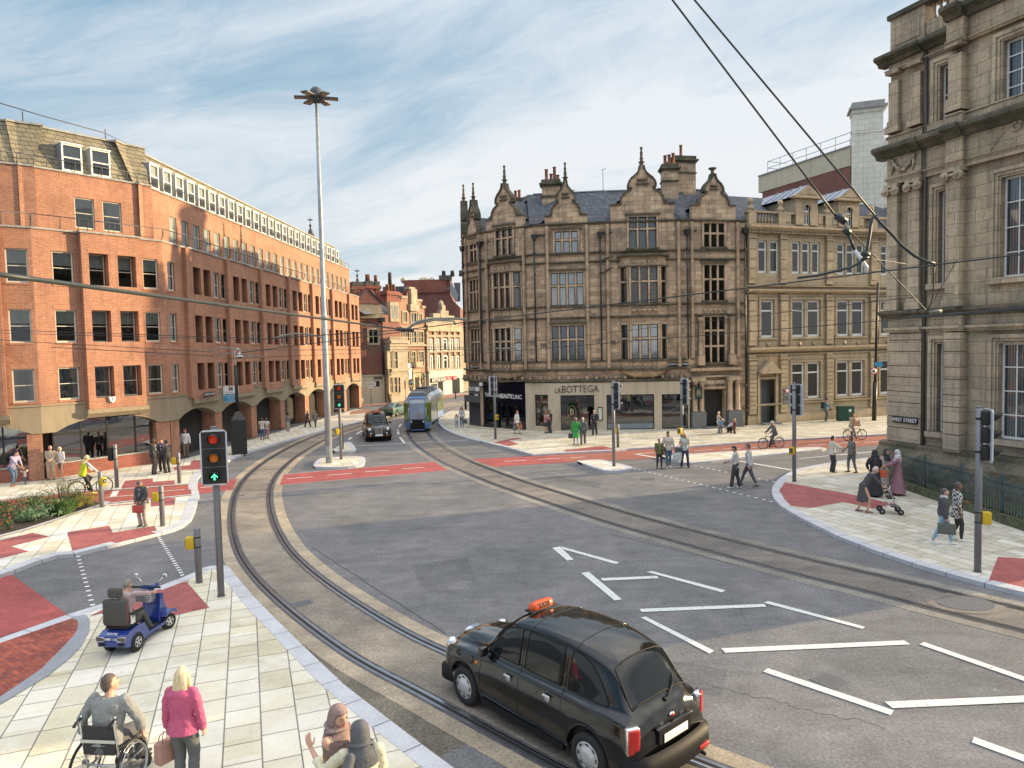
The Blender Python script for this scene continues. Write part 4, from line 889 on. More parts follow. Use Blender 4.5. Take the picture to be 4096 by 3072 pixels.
# ---- shopfronts
Q=[Vector(p)for p in((-3.45,57.5),(-3.4,55.45),(-2.2,53.75),(.95,51.15),(2.75,50.4),(12.45,49.72))]
q0,q1,q2,q3,q4=[Fac(Q[i],Q[i+1],B2)for i in range(5)]
def shopwin(f,u0,u1,z0,z1,glass='glass_shop',bars=(),name='shop_window',fmat='frame_black',hb=(),y=.12):
 w_,h_=u1-u0,z1-z0;mb=MB();e=.06
 mb.box(0,e,y,y+.08,0,h_);mb.box(w_-e,w_,y,y+.08,0,h_);mb.box(e,w_-e,y,y+.08,0,e);mb.box(e,w_-e,y,y+.08,h_-e,h_)
 for b in bars:mb.box(w_*b-.03,w_*b+.03,y,y+.07,e,h_-e)
 for b in hb:mb.box(e,w_-e,y+.01,y+.06,h_*b-.03,h_*b+.03)
 o=f.put(name,mb.mesh(name,fmat),u0,0,z0);p=MB();p.quad((0,y+.04,0),(w_,y+.04,0),(w_,y+.04,h_),(0,y+.04,h_));place('pane',p.mesh('pane',glass),o);return o
 # cream restaurant front
mb=MB();wall(mb,rect(0,q3.L+.0,.0,3.5),[rect(.72,1.72,.42,2.68)],0,.25);q3.build('shopfront',mb,'render_beige');shopwin(q3,.72,1.72,.42,2.68,hb=(.72,))
U=lambda x:W2u(q4,x)
def W2u(f,sx,sy=1600):
 d=ray(sx,sy);t=(f.p0.x*f.d.y-f.p0.y*f.d.x)/(d.x*f.d.y-d.y*f.d.x);return(Vector((t*d.x,t*d.y))-f.p0.to_2d()).dot(f.d.normalized())
h_=[(U(2242),U(2377),.06,2.62),(U(2426),U(2617),.1,2.6),(U(2647),U(2753),.1,2.58)]
mb=MB();wall(mb,rect(0,q4.L,.0,3.5),[rect(*h)for h in h_],0,.3);mb.box(0,q4.L,.0,.9,3.45,3.5);q4.build('shopfront',mb,'render_beige')
d_=shopwin(q4,*h_[0],bars=(.62,),name='shop_door',hb=(.8,));mb=MB();cx,cz=(h_[0][1]-h_[0][0])*.33,1.35
for i in range(24):a,b=2*PI*i/24,2*PI*(i+1)/24;mb.tube([(cx+.3*math.cos(a),.1,cz+.45*math.sin(a)),(cx+.3*math.cos(b),.1,cz+.45*math.sin(b))],.012,4)
textmesh(mb,'B',.62,TXT(cx,.1,cz),.002);mb.build('door_emblem',plain('gold',(.50,.42,.25),.4).name,d_)
o=shopwin(q4,*h_[1]);mb=MB();w_=h_[1][1]-h_[1][0];mb.quad((.06,.18,.05),(w_-.06,.18,.05),(w_-.06,.18,.75),(.06,.18,.75));mb.box(.06,w_-.06,.1,.12,.08,.42)
mb.build('frosted_band',plain('frost',(.22,.26,.28),.35).name,o)
o=shopwin(q4,*h_[2]);mb=MB();w_=h_[2][1]-h_[2][0];mb.quad((.06,.18,.05),(w_-.06,.18,.05),(w_-.06,.18,.95),(.06,.18,.8));mb.build('frosted_band','frost',o)
mb=MB();ux=U(2305);textmesh(mb,'BOTTEGA',.72,TXT(U(2321),-.03,3.02)@Matrix.Diagonal((.82,1,1,1)),.012,ext=-.008);textmesh(mb,'LA',.5,TXT(U(2232),-.03,2.95)@Matrix.Diagonal((.72,1.1,1,1)),.012,ext=-.005);q4.build('shop_lettering',mb,'black')
mb=MB();a=U(2400);mb.box(a-.17,a+.17,-.06,0,.8,1.75);mb.box(a-.12,a+.12,-.07,-.06,.86,1.68,1);q4.build('menu_case',mb,['frame_black','blind'])
# black beauty clinic
mb=MB();wall(mb,rect(0,q2.L,0,3.6),[rect(.2,1.35,.35,2.0),rect(1.45,2.15,.04,2.05),rect(2.25,q2.L-.45,.35,2.0)],0,.3);mb.box(0,q2.L,-.08,0,3.5,3.62);q2.build('shopfront',mb,'shop_black')
for a,b in((.2,1.35),(2.25,q2.L-.45)):
 o=shopwin(q2,a,b,.35,2.0,'glass_shop');mb=MB();c=(b-a)/2;
 for k in range(5):
  cx,cz=c-.25+.13*k,1.25-.06*(k%2);mb.tube([(cx+.13*math.cos(t*.7),.22,cz+.15*math.sin(t*.7))for t in range(10)],.016,4)
 for k in range(4):mb.tube([(c-.25+.16*k,.22,.1),(c-.2+.13*k,.22,.6),(c-.15+.1*k,.22,.95)],.012,4)
 mb.build('window_graphic','blind',o)
shopwin(q2,1.45,2.15,.04,2.05,'glass_dark',name='shop_door',fmat='shop_black')
mb=MB();textmesh(mb,'TANNING',.42,TXT(.82,-.02,2.55)@Matrix.Diagonal((.66,1,1,1)),.01);textmesh(mb,'&',.34,TXT(1.58,-.02,2.52),.01);textmesh(mb,'BEAUTY',.44,TXT(2.28,-.02,2.5)@Matrix.Diagonal((.74,1,1,1)),.012,ext=.009);textmesh(mb,'CLINIC',.44,TXT(3.24,-.02,2.47)@Matrix.Diagonal((.78,1,1,1)),.008)
q2.build('shop_lettering',mb,'white')
mb=MB();mb.box(q1.L-.25,q1.L+.02,-.12,.05,0,3.1);q1.build('pilaster',mb,TR)
# grey shuttered unit round the corner
mb=MB();mb.box(0,q1.L-.25,0,.4,2.55,3.55);mb.box(0,q1.L-.25,-.35,0,1.95,2.45);sh=q1.build('shopfront',mb,'shop_grey')
mb=MB()
for i in range(26):z=.05+i*.075;mb.prism([(.06,z),(.02,z+.02),(.02,z+.055),(.06,z+.075)],0,q1.L-.25,0,'x')
q1.build('roller_shutter',mb,'shutter');mb=MB();textmesh(mb,'OLD BOY',.4,TXT(.85,-.03,2.95),.012,0,ext=.012);q1.build('shop_lettering',mb,'white')
mb=MB();mb.box(-.5,.1,-1.2,-1.12,2.0,2.7);o=q0.build('hanging_sign',mb,'shop_grey')
mb=MB();mb.box(0,q0.L,0,.4,0,3.55);q0.build('shopfront',mb,'shop_grey')
for u,z in((.0,3.35),(-.35,2.95)):
 mb=MB();mb.rbox(u-.1,u+.14,-.35,-.1,z-.12,z+.14,.03);mb.box(u,u+.04,-.12,.02,z-.03,z+.03);q2.build('security_light',mb,'white')
 # stone entrance portal
mb=MB();wall(mb,[(.0,0),(1.35,0),(1.35,2.8),(2.95,2.8),(2.95,0),(fF.L,0),(fF.L,3.12),(0,3.12)],[],-.02);
mb.quad((1.35,-.02,0),(1.35,.5,0),(1.35,.5,2.8),(1.35,-.02,2.8));mb.quad((2.95,-.02,0),(2.95,.5,0),(2.95,.5,2.8),(2.95,-.02,2.8));mb.quad((1.35,-.02,2.8),(2.95,-.02,2.8),(2.95,.5,2.8),(1.35,.5,2.8))
mb.box(1.2,3.1,-.14,-.02,2.85,3.45,1);mb.box(.2,4.2,-.3,-.0,4.15,4.35,1);mb.box(.3,4.1,-.2,-.0,3.7,3.8,1);pt=fF.build('portal',mb,[ST,TR])
mb=MB();textmesh(mb,'LEOPOLD CHAMBERS',.2,TXT(2.15,-.15,3.1)@Matrix.Diagonal((.85,1,1,1)),.01);mb.build('carved_lettering',MO,pt)
for u in(.55,1.05,3.25,3.8):
 mb=MB();mb.lathe([(.25,1.28),(.25,1.36),(.19,1.42),(.18,3.2),(.24,3.3),(.24,3.42)],(u,-.26,0),12);mb.box(u-.26,u+.26,-.5,0,3.42,3.7);fF.build('column',mb,TR)
for a,b in((.2,1.34),(2.98,4.15)):mb=MB();mb.box(a,b,-.55,0,0,.2);mb.box(a+.04,b-.04,-.51,0,.2,1.28);fF.build('plinth',mb,plain('grey_granite',(.17,.18,.185),.5,var=.25,vs=12).name)
mb=MB();mb.box(1.35,2.95,.4,.46,0,2.8);[mb.box(1.5+k*.7,2.1+k*.7,.38,.4,.3+j*.85,1.0+j*.85)for k in(0,1)for j in(0,1,2)];fF.build('door',mb,'frame_black')
mb=MB();mb.box(1.0,3.3,-.9,0,.1,.2);fF.build('step',mb,'grey_granite')
mb=MB();mb.tube([(.25,0,3.3),(.25,-.55,3.3)],.02,5);mb.box(.2,.3,-.95,-.2,3.1,3.2);mb.box(.42,.9,-.62,-.58,2.2,3.05,1);textmesh(mb,'B',.5,TXT(.66,-.63,2.63),.003,2)
for i in range(20):a,b=2*PI*i/20,2*PI*(i+1)/20;mb.tube([(.66+.17*math.cos(a),-.63,2.63+.3*math.sin(a)),(.66+.17*math.cos(b),-.63,2.63+.3*math.sin(b))],.008,4,2)
fF.build('hanging_sign',mb,['pipe_black','dark_green','gold'])
# ------------------------------------------------------------------ pale sandstone offices to the right of it
B4=thing('stone_office','pale sandstone office with white sash windows, balustrade and two pedimented roof dormers','building',(20,52,0))
l4=Fac((16.95,51.0),(34.0,57.3),B4);PS='sandstone_pale'
cols={0:[(1.2,2.4)],1:[(4.0,6.6),(8.25,10.9),(12.6,15.2)]}
hs=[];ws=[]
for a,b in cols[1]:
 for z0,z1 in((1.8,4.5),(6.4,9.1)):
  m_=(a+b)/2;hs+=[rect(a,m_-.14,z0,z1),rect(m_+.14,b,z0,z1)]
 w3=(b-a-.36)/3
 for k in range(3):hs.append(rect(a+k*(w3+.18),a+k*(w3+.18)+w3,11.05,13.4))
hs+=[rect(1.2,2.35,6.4,9.1),rect(.95,1.75,11.05,13.4),rect(2.0,2.8,11.05,13.4)]
mb=MB();wall(mb,[(0,0),(1.05,0),(1.05,3.35),(2.4,3.35),(2.4,0),(l4.L,0),(l4.L,14.2),(0,14.2)],hs,0,.3);l4.build('wall',mb,PS)
for h in hs:
 a,b,z0,z1=h[0][0],h[1][0],h[0][1],h[2][1]
 window(l4,a,z0,b-a,z1-z0,.12,'frame_white',.13,hb=(.72,),glass='glass',bw=.11,name='sash_window')
for a,b in cols[1]+[(1.2,2.35)]:
 for z0,z1 in((1.8,4.5),(6.4,9.1)):
  if a<2 and z0<5:continue
  mb=MB();mb.box(a-.2,a-.05,-.07,.01,z0,z1+.2);mb.box(b+.05,b+.2,-.07,.01,z0,z1+.2);mb.box(a-.05,b+.05,-.07,.01,z1+.05,z1+.2);mb.box(a-.3,b+.3,-.14,.01,z0-.14,z0-.02)
  if z0>5:
   mb.box(a-.22,b+.22,-.05,.01,z0-.95,z0-.14)
   for k in range(2 if b-a>2 else 1):c=a+(b-a)*(k+.5)/(2 if b-a>2 else 1);mb.lathe([(.16,-.1),(.16,-.06),(.1,-.06)],(c,0,z0-.5),10,ax='y')
  l4.build('window_surround',mb,'sandstone_pale')
for u in(.35,3.15,7.42,11.75,16.2):
 for z0,z1,k in((.9,5.2,11),(5.85,9.5,4),(10.3,13.9,4)):
  mb=MB();mb.box(u-.32,u+.32,-.16,.01,z0,z1)
  for i in range(k):z=z0+.35+(z1-z0-.8)*i/k;mb.box(u-.30,u+.30,-.2,-.16,z,z+(z1-z0-.8)/k-.05)
  mb.box(u-.38,u+.38,-.24,.01,z1-.38,z1-.3);l4.build('pilaster',mb,PS)
for z,h,pr in((5.35,.35,.35),(5.1,.1,.12),(9.62,.25,.3),(10.05,.1,.14),(14.0,.1,.25),(14.1,.3,.5),(1.45,.14,.18),(.0,.8,.1)):
 mb=MB();mb.prism([(.01,z),(-pr*.5,z),(-pr,z+h*.55),(-pr,z+h),(.01,z+h)],-.05,l4.L,0,'x')
 if 'x' and z==0:mb=MB();mb.box(-.05,1.05,-pr,.01,0,.8);mb.box(2.4,l4.L,-pr,.01,0,.8)
 l4.build('cornice',mb,PS)
mb=MB()
for i in range(int(l4.L/.22)):mb.box(i*.22,i*.22+.12,-.3,0,13.88,14.02)
l4.build('dentils',mb,PS)
mb=MB();mb.prism([(.85,3.95),(2.65,3.95),(1.75,4.75)],-.45,0,0,'y');mb.box(.8,2.7,-.5,0,3.82,3.95);mb.box(.8,1.02,-.12,0,0,3.8);mb.box(2.42,2.64,-.12,0,0,3.8);mb.box(.9,2.55,-.1,0,3.4,3.55);l4.build('door_pediment',mb,PS)
mb=MB();mb.box(1.05,2.4,.5,.58,0,3.35);mb.box(1.15,1.62,.46,.5,.15,2.7,1);d4=l4.build('door',mb,['frame_grey','grey_granite']);
mb=MB();mb.box(1.0,2.6,-.55,0,.1,.22);l4.build('step',mb,'grey_granite')
mb=MB();mb.box(3.0,3.55,-.24,-.2,1.55,2.7);mb.lathe([(.17,-.03),(.17,0)],(3.27,-.22,2.45),12,1,ax='y');textmesh(mb,'X',.26,TXT(3.27,-.26,2.45),.004,2,ext=.015);textmesh(mb,'RUSSELL',.12,TXT(3.27,-.245,2.0),.003,3);textmesh(mb,'ADVOCATES',.09,TXT(3.27,-.245,1.84),.003,3);l4.build('wall_plaque',mb,['grey_granite','alarm_red','white','black'])
# balustrade with ball finials
mb=MB();mb.box(0,l4.L,.0,.35,14.4,14.62);mb.box(0,l4.L,-.02,.37,15.35,15.5)
l4.build('balustrade_rail',mb,PS)
for a,b in((.75,2.7),(11.0,12.6)):
 mb=MB()
 for i in range(int((b-a)/.28)):mb.lathe([(.07,14.62),(.1,14.75),(.11,14.85),(.05,15.1),(.06,15.2),(.08,15.35)],(a+.14+i*.28,.17,0),8)
 l4.build('balusters',mb,PS)
for u in(.45,3.1,7.4,11.8):
 mb=MB();mb.box(u-.32,u+.32,-.06,.42,14.4,15.55);mb.lathe([(.3,15.55),(.22,15.75),(.1,15.95),(.14,16.0),(.2,16.12),(.2,16.25),(.12,16.36),(.02,16.38)],(u,.18,0),10);l4.build('ball_finial',mb,PS)
for u in(3.6,6.6,8.0,10.6):mb=MB();mb.box(u-.3,u+.3,.0,.35,14.62,15.35);mb.box(u-.2,u+.2,-.04,0,14.75,15.25);l4.build('carved_panel',mb,PS)
def peddormer(uc):
 mb=MB();o_=[(uc-1.0,14.6),(uc-.28,14.6),(uc-.28,15.75)]+[(uc+.28*math.cos(PI-i*PI/8),15.75+.28*math.sin(i*PI/8))for i in range(1,8)]+[(uc+.28,15.75),(uc+.28,14.6),(uc+1.0,14.6),(uc+1.0,16.55),(uc-1.0,16.55)]
 wall(mb,o_,[],-.1);mb.box(uc-1.0,uc+1.0,.3,.4,14.6,16.55)if 0 else None
 for e in(-1,1):mb.quad((uc+e,-.1,14.6),(uc+e,3.2,14.6),(uc+e,3.2,16.5),(uc+e,-.1,16.5))
 mb.prism([(uc-1.25,16.68),(uc+1.25,16.68),(uc,17.45)],-.28,.1,0,'y');mb.box(uc-1.3,uc+1.3,-.36,.12,16.52,16.68)
 mb.prism([(uc-.75,16.78),(uc+.75,16.78),(uc,17.25)],-.31,-.28,1,'y')
 for i in range(9):a,b=PI*i/9,PI*(i+1)/9;mb.prism([(uc+.34*math.cos(a),15.75+.34*math.sin(a)),(uc+.46*math.cos(a),15.75+.46*math.sin(a)),(uc+.46*math.cos(b),15.75+.46*math.sin(b)),(uc+.34*math.cos(b),15.75+.34*math.sin(b))],-.16,-.1,0,'y')
 d=l4.build('dormer',mb,[PS,'sandstone_trim'])
 f_=MB();f_.box(uc-.28,uc-.22,.0,.06,14.6,16.05);f_.box(uc+.22,uc+.28,.0,.06,14.6,16.05);f_.box(uc-.03,uc+.03,.0,.06,14.6,15.6);f_.box(uc-.28,uc+.28,.0,.06,15.56,15.66);f_.box(uc-.28,uc+.28,.0,.06,14.6,14.7)
 f_.build('frame','frame_white',d);p=MB();p.quad((uc-.3,.03,14.6),(uc+.3,.03,14.6),(uc+.3,.03,16.06),(uc-.3,.03,16.06));p.build('pane','glass_dark',d)
 r=MB()
 for s in(-1,1):r.quad((uc+s*1.32,-.25,16.62),(uc,-.25,17.5),(uc,5.0,17.5),(uc+s*1.32,5.0,16.62))
 for s in(-1,1):[r.tube([(uc+s*1.3,y,16.66),(uc,y,17.54)],.03,4)for y in(.5,1.3,2.1,2.9)]
 r.build('dormer_roof','lead',d)
peddormer(5.3);peddormer(9.3)
mb=MB();mb.quad((0,.4,14.6),(l4.L,.4,14.6),(l4.L,4.6,17.5),(0,4.6,17.5));mb.quad((0,4.6,17.5),(l4.L,4.6,17.5),(l4.L,9,14),(0,9,14));l4.build('roof',mb,'slate')
mb=MB();mb.box(.2,l4.L,.8,9,0,14.5);l4.build('inner_wall',mb,'dark_interior')
# ------------------------------------------------------------------ tall stone building at the right edge
B3=thing('stone_building','tall classical sandstone building with ionic pilasters and sash windows filling the right edge','building',(16.6,31.2,0))
c0,cdir=Vector((16.6,31.2)),Vector((.4,-1)).normalized()
f3=Fac(c0,c0+cdir*12,B3);CS='sandstone_cool';n3=Vector((-cdir.y,cdir.x))
def b3box(name,u0,u1,y0,y1,z0,z1,mat=CS):mb=MB();mb.box(u0,u1,y0,y1,z0,z1);return f3.build(name,mb,mat)
def b3cor(z,h,pr,segs,name='cornice',mat=MO,depth=.3):
 for(u0,u1,y)in segs:
  mb=MB();mb.prism([(y+depth,z),(y-pr*.25,z),(y-pr*.45,z+h*.35),(y-pr,z+h*.6),(y-pr,z+h*.85),(y-pr*.9,z+h),(y+depth,z+h)],u0-(pr if u0<.2 else .0),u1,0,'x');f3.build(name,mb,mat)
wn=[(2.28,2.72),(4.78,6.35),(8.6,10.2)]
hs=[rect(a,b,z0,z1)for a,b in wn for z0,z1 in((2.3,5.9),(8.35,12.05),(14.75,17.0))]
mb=MB();wall(mb,rect(0,12,0,19.0),hs,0,.35);mb.quad((0,0,0),(0,14,0),(0,14,19),(0,0,19));f3.build('wall',mb,CS)
for h in hs:
 a,b,z0,z1=h[0][0],h[1][0],h[0][1],h[2][1];w_=b-a
 window(f3,a,z0,w_,z1-z0,.22,'frame_white',.07,vb=(.33,.67)if w_>1 else(),hb=(.25,.5,.75)if w_>1 else(.5,),glass='glass',blind=('all',1,'curtain')if w_>1 else None,bw=.045,name='sash_window')
 mb=MB()
 for k,(e,y)in enumerate(((.08,-.03),(.2,-.08),(.34,-.13))):
  i_=(.0,.08,.2)[k];mb.box(a-e,a-i_,y,.01,z0,z1+e);mb.box(b+i_,b+e,y,.01,z0,z1+e);mb.box(a-i_,b+i_,y,.01,z1+i_,z1+e)
 mb.box(a-.4,b+.4,-.22,.01,z0-.22,z0);f3.build('window_surround',mb,CS)
PJ=.42
# ground storey: projecting rusticated piers
for u0,u1 in((0.0,1.62),(2.86,3.55),(7.2,7.9)):
 mb=MB();y=-.1 if u0<1 else-PJ
 zz_=1.7;k=0
 while zz_<6.3:hh=.48 if k%2 else .62;mb.box(u0-(.02 if u0<.5 else 0),u1,y,.02,zz_,min(zz_+hh-.035,6.35));zz_+=hh;k+=1
 mb.box(u0,u1-.03,y+.05,.02,1.6,6.35);f3.build('rusticated_pier',mb,CS)
mb=MB();mb.prism([(.02,0),(-.75,0),(-.62,1.1),(-.25,1.45),(-.25,1.62),(.02,1.7)],-.3,12,0,'x');f3.build('plinth',mb,MO)
SG=[(0,1.62,-.1),(1.62,2.86,0),(2.86,3.55,-PJ),(3.55,7.2,-.12),(7.2,7.9,-PJ),(7.9,12,-.1)]
b3cor(6.4,.22,.14,SG,'string_course',CS);b3cor(7.02,.32,.30,SG);
for s in SG:b3box('frieze',s[0],s[1],s[2]+.02,.02,6.6,7.04)
# giant pilasters with scroll capitals, first floor
def pilaster(u0,u1,y,z0,z1,scroll=True):
 mb=MB();mb.box(u0,u1,y,.02,z0+.5,z1-.45);mb.box(u0-.08,u1+.08,y-.1,.02,z0,z0+.3);mb.box(u0-.04,u1+.04,y-.05,.02,z0+.3,z0+.5)
 if scroll:
  mb.box(u0-.02,u1+.02,y-.04,.02,z1-.45,z1-.35)
  for u in(u0+.02,u1-.02):
   mb.lathe([(.17,y-.18),(.19,y-.14),(.19,y+.0),(.1,y)],(u,0,z1-.3),14,ax='y');mb.lathe([(.08,y-.24),(.1,y-.17)],(u,0,z1-.3),10,ax='y')
  mb.box(u0,u1,y-.12,.02,z1-.32,z1-.2)
 mb.box(u0-.08,u1+.08,y-.12,.02,z1-.14,z1);o=f3.build('pilaster',mb,CS)
for u0,u1,y in((.02,.52,-.22),(1.05,1.56,-.22),(2.88,3.46,-PJ),(7.2,7.8,-PJ)):
 pilaster(u0,u1,y,7.36,12.75);pilaster(u0+.02,u1-.02,y+.03,14.95,17.55,False)
for s in SG:
 y=s[2]-(.1 if s[2]>-.3 else 0);b3box('frieze',s[0],s[1],y,.02,12.75,13.95)
b3cor(12.95,.1,.08,[(a,b,y-.1 if y>-.3 else y)for a,b,y in SG],'string_course',CS)
b3cor(13.9,.5,.45,[(a,b,y-.1 if y>-.3 else y)for a,b,y in SG])
for s in SG:b3box('blocking_course',s[0],s[1],s[2]-.05,.02,14.4,14.75)
b3cor(14.72,.12,.1,SG,'string_course',CS);b3cor(17.5,.14,.14,SG,'string_course',CS)
b3cor(17.85,.42,.42,[(a,b,y-.05)for a,b,y in SG if a<2.8]);b3cor(18.4,.5,.45,[(a,b,y-.05)for a,b,y in SG if a>2.8])
for s in SG:b3box('frieze',s[0],s[1],s[2]-.03,.02,17.64,17.9 if s[0]<2.8 else 18.45)
b3box('parapet',.0,1.62,-.05,.5,18.25,19.75);b3box('parapet',1.62,2.9,.0,.4,18.25,18.5);b3box('parapet',2.86,12,-.3,.5,18.9,21.5)
b3box('coping',-.1,2.9,-.15,.6,19.75,19.95,MO);b3box('carved_panel',.25,1.4,-.08,-.04,18.6,19.5)
for i in range(4):
 mb=MB();mb.lathe([(.09,18.5),(.13,18.7),(.15,18.95),(.06,19.3),(.06,19.5),(.1,19.75)],(1.86+i*.28,.2,0),10);f3.build('baluster',mb,CS)
 # swag on the frieze, scroll pediment over the big window
mb=MB()
for i in range(13):
 t=i/12;mb.sphere((.35+.9*t,-.26,13.65-.38*math.sin(PI*t)),(.09+.04*math.sin(i*2.1),.07,.09),8,5)
for u in(.3,1.3):mb.sphere((u,-.27,13.72),(.11,.08,.1),8,5);mb.tube([(u,-.25,13.7),(u+.02,-.25,13.45),(u-.04,-.24,13.15)],[.05,.07,.02],6)
f3.build('swag',mb,CS)
for s,uc in((-1,5.56),):
 mb=MB();mb.tube([(uc+s*(1.2-1.1*t),-.2,12.95+.95*math.sin(t*1.5))for t in[i/8 for i in range(9)]],.07,6);mb.tube([(uc-.1+.17*math.cos(a),-.24,13.75+.17*math.sin(a))for a in[i*.6 for i in range(11)]],.05,6);f3.build('scroll_pediment',mb,CS)
mb=MB();mb.rbox(.28,1.52,-.17,-.11,2.52,2.78,.04);textmesh(mb,'WEST STREET',.21,TXT(.9,-.175,2.65)@Matrix.Diagonal((.95,1,1,1)),.004,1,ext=.002);f3.build('street_sign',mb,['shop_black','white'])
mb=MB();mb.cyl((1.72,-.08,.1),(1.72,-.08,17.8),.06,8);mb.cyl((2.8,-.06,.1),(2.8,-.06,13.5),.03,8);f3.build('drainpipe',mb,plain('pipe_stone',(.09,.08,.065),.6).name)
mb=MB();mb.box(0,12,.9,14,0,18.9);f3.build('inner_wall',mb,'dark_interior');mb=MB();mb.box(.02,12,.02,14,18.8,18.95);f3.build('roof',mb,'lead')
# lightwell edge: mossy plinth with cast iron railings
ra_,rb_=G(3560,1945),G(4096,2134);rr=Fac(ra_.to_2d(),(rb_+(rb_-ra_)*.25).to_2d(),B3);
kerbp=thing('iron_railings','green cast iron railings with pointed finials on a mossy kerb beside the tall stone building','railings',(ra_.x,ra_.y,.11));rr.par=kerbp
rr.p0.z=.11
mb=MB();mb.prism([(-.12,0),(-.02,.26),(.3,.28),(.3,0)],0,rr.L,0,'x');mb.quad((0,.3,.05),(rr.L,.3,.05),(rr.L,3,.05),(0,1.6,.05));rr.build('kerb_stone',mb,[plain('moss_stone',(.075,.085,.045),.95,var=.5,vs=5,bmp=.6).name])
mb=MB();k=int(rr.L/.135)
mb.box(0,rr.L,.13,.16,1.02,1.06);mb.box(0,rr.L,.13,.16,.42,.45)
for i in range(k):
 u=.07+i*.135;mb.cyl((u,.145,.26),(u,.145,1.22),.014,5);mb.lathe([(.014,1.2),(.032,1.26),(.004,1.36)],(u,.145,0),5)
rr.build('railing_bars',mb,plain('rail_green',(.045,.085,.095),.5,var=.3).name,)
for i in range(int(rr.L/2.1)+1):
 u=.05+2.1*i;mb=MB();mb.lathe([(.05,.26),(.04,.4),(.035,1.3),(.06,1.36),(.03,1.42),(.05,1.5),(.005,1.6)],(u,.145,0),8);rr.build('railing_post',mb,'rail_green')
 # ------------------------------------------------------------------ white chimney building behind
B6=thing('rear_building','purple red brick building with pale roof band and tall white chimney behind the stone office','building',(29.3,62,0))
g6=Fac((25.4,71.75),(29.4,61.75),B6)
mb=MB();mb.box(0,g6.L,0,8,10,21.0);mb.box(-.5,g6.L,-.05,8,21.0,22.6,1);mb.box(-.5,g6.L,-.15,8.1,22.6,22.7,2);g6.build('wall',mb,['brick_red','render_cream','lead'])
mb=MB()
for u in[.1+i*1.7 for i in range(7)]:mb.cyl((u,.6,22.7),(u,.6,24.0),.03,5)
for z in(23.35,24.0):mb.cyl((.1,.6,z),(g6.L-.3,.6,z),.03,5)
mb.cyl((.1,.6,24),(.1,4,24),.03,5);mb.cyl((.1,.6,23.35),(.1,4,23.35),.03,5)
g6.build('roof_railing',mb,plain('teal_rail',(.10,.22,.26),.5).name)
h6=Fac((29.45,61.6),(32.6,60.5),B6)
mb=MB();mb.box(0,2.5,-.0,1.5,8,23.6);mb.box(.08,2.4,-.05,1.5,23.6,25.3);mb.box(.0,2.5,-.15,1.6,25.3,25.6);mb.box(-.2,2.7,-.35,1.8,25.6,25.8,1);mb.box(.0,2.5,-.15,1.6,25.8,26.2,1);mb.box(.4,1.1,-.07,0,23.8,25.0);mb.box(1.4,2.1,-.07,0,23.8,25.0)
h6.build('chimney',mb,['white_brick','coping'])
mb=MB();mb.box(2.5,9,.5,8,8,23.0);mb.box(2.5,9,.5,.8,23.4,23.9,1);mb.box(2.9,3.5,.5,.8,23.0,23.4,1);h6.build('side_wall',mb,['white_brick','coping'])
# ------------------------------------------------------------------ buildings down the street, past the trams
def zf(x0,y0,s):return lambda x,y:(x0+x/s,y0+y/s)
X1=zf(1380,1100,4.254);X2=zf(1400,1420,4.254)
class PF(Fac): # facade measured in the photo: pixel -> (u, z)
 def uz(s,sx,sy):
  d=ray(sx,sy);t=(s.p0.x*s.d.y-s.p0.y*s.d.x)/(d.x*s.d.y-d.y*s.d.x)
  return((Vector((t*d.x,t*d.y))-s.p0.to_2d()).dot(s.d.normalized()),H+t*d.z)
 def rc(s,Z,x0,y0,x1,y1):a=s.uz(*Z(x0,y0));b=s.uz(*Z(x1,y1));return rect(a[0],b[0],min(a[1],b[1]),max(a[1],b[1]))
def smallwin(f,r,n_,tr,fm='cream_stone',gl='glass_dark',name='window',e=.12,parent=None):
 a,b,z0,z1=r[0][0],r[1][0],r[0][1],r[2][1];w_,h_=b-a,z1-z0;mb=MB()
 mb.box(-e,0,-.1,.12,-e,h_+e);mb.box(w_,w_+e,-.1,.12,-e,h_+e);mb.box(0,w_,-.1,.12,h_,h_+e);mb.box(0,w_,-.1,.12,-e,0)
 for i in range(1,n_):mb.box(w_*i/n_-.05,w_*i/n_+.05,-.02,.1,0,h_)
 for t in tr:mb.box(0,w_,-.02,.1,h_*t-.05,h_*t+.05)
 o=f.put(name,mb.mesh(name,fm),a,0,z0);p=MB();p.quad((0,.06,0),(w_,.06,0),(w_,.06,h_),(0,.06,h_));place('pane',p.mesh('pane',gl),o);return o
 # red brick flank with chimneys + cream rendered base
B7=thing('brick_house','plain red brick flank wall with cream ground floor and clustered chimneys down the street','building',(-15,81,0))
f7=PF(G(1425,1618).to_2d(),G(1540,1611).to_2d(),B7)
zt=f7.uz(*X1(500,730))[1];zc=f7.uz(*X2(300,360))[1]
w7=f7.rc(X1,405,935,555,1155)
mb=MB();wall(mb,rect(-3,f7.L,zc,zt),[w7],0,.2);f7.build('brick_wall',mb,'brick_red');mb=MB();mb.box(-3,f7.L,-.05,.3,0,zc);mb.box(-3,f7.L,-.15,.3,zc,zc+.12);f7.build('base_wall',mb,'render_cream')
smallwin(f7,w7,2,(.5,),e=.25)
mb=MB();mb.quad((-1,.2,zt),(f7.L+.3,.2,zt+.5),(f7.L+.3,4,zt+3.6),(-1,4,zt+3.4));mb.box(-1,f7.L,-.15,.2,zt-.05,zt+.25,1);f7.build('roof',mb,['slate_far','cream_stone'])
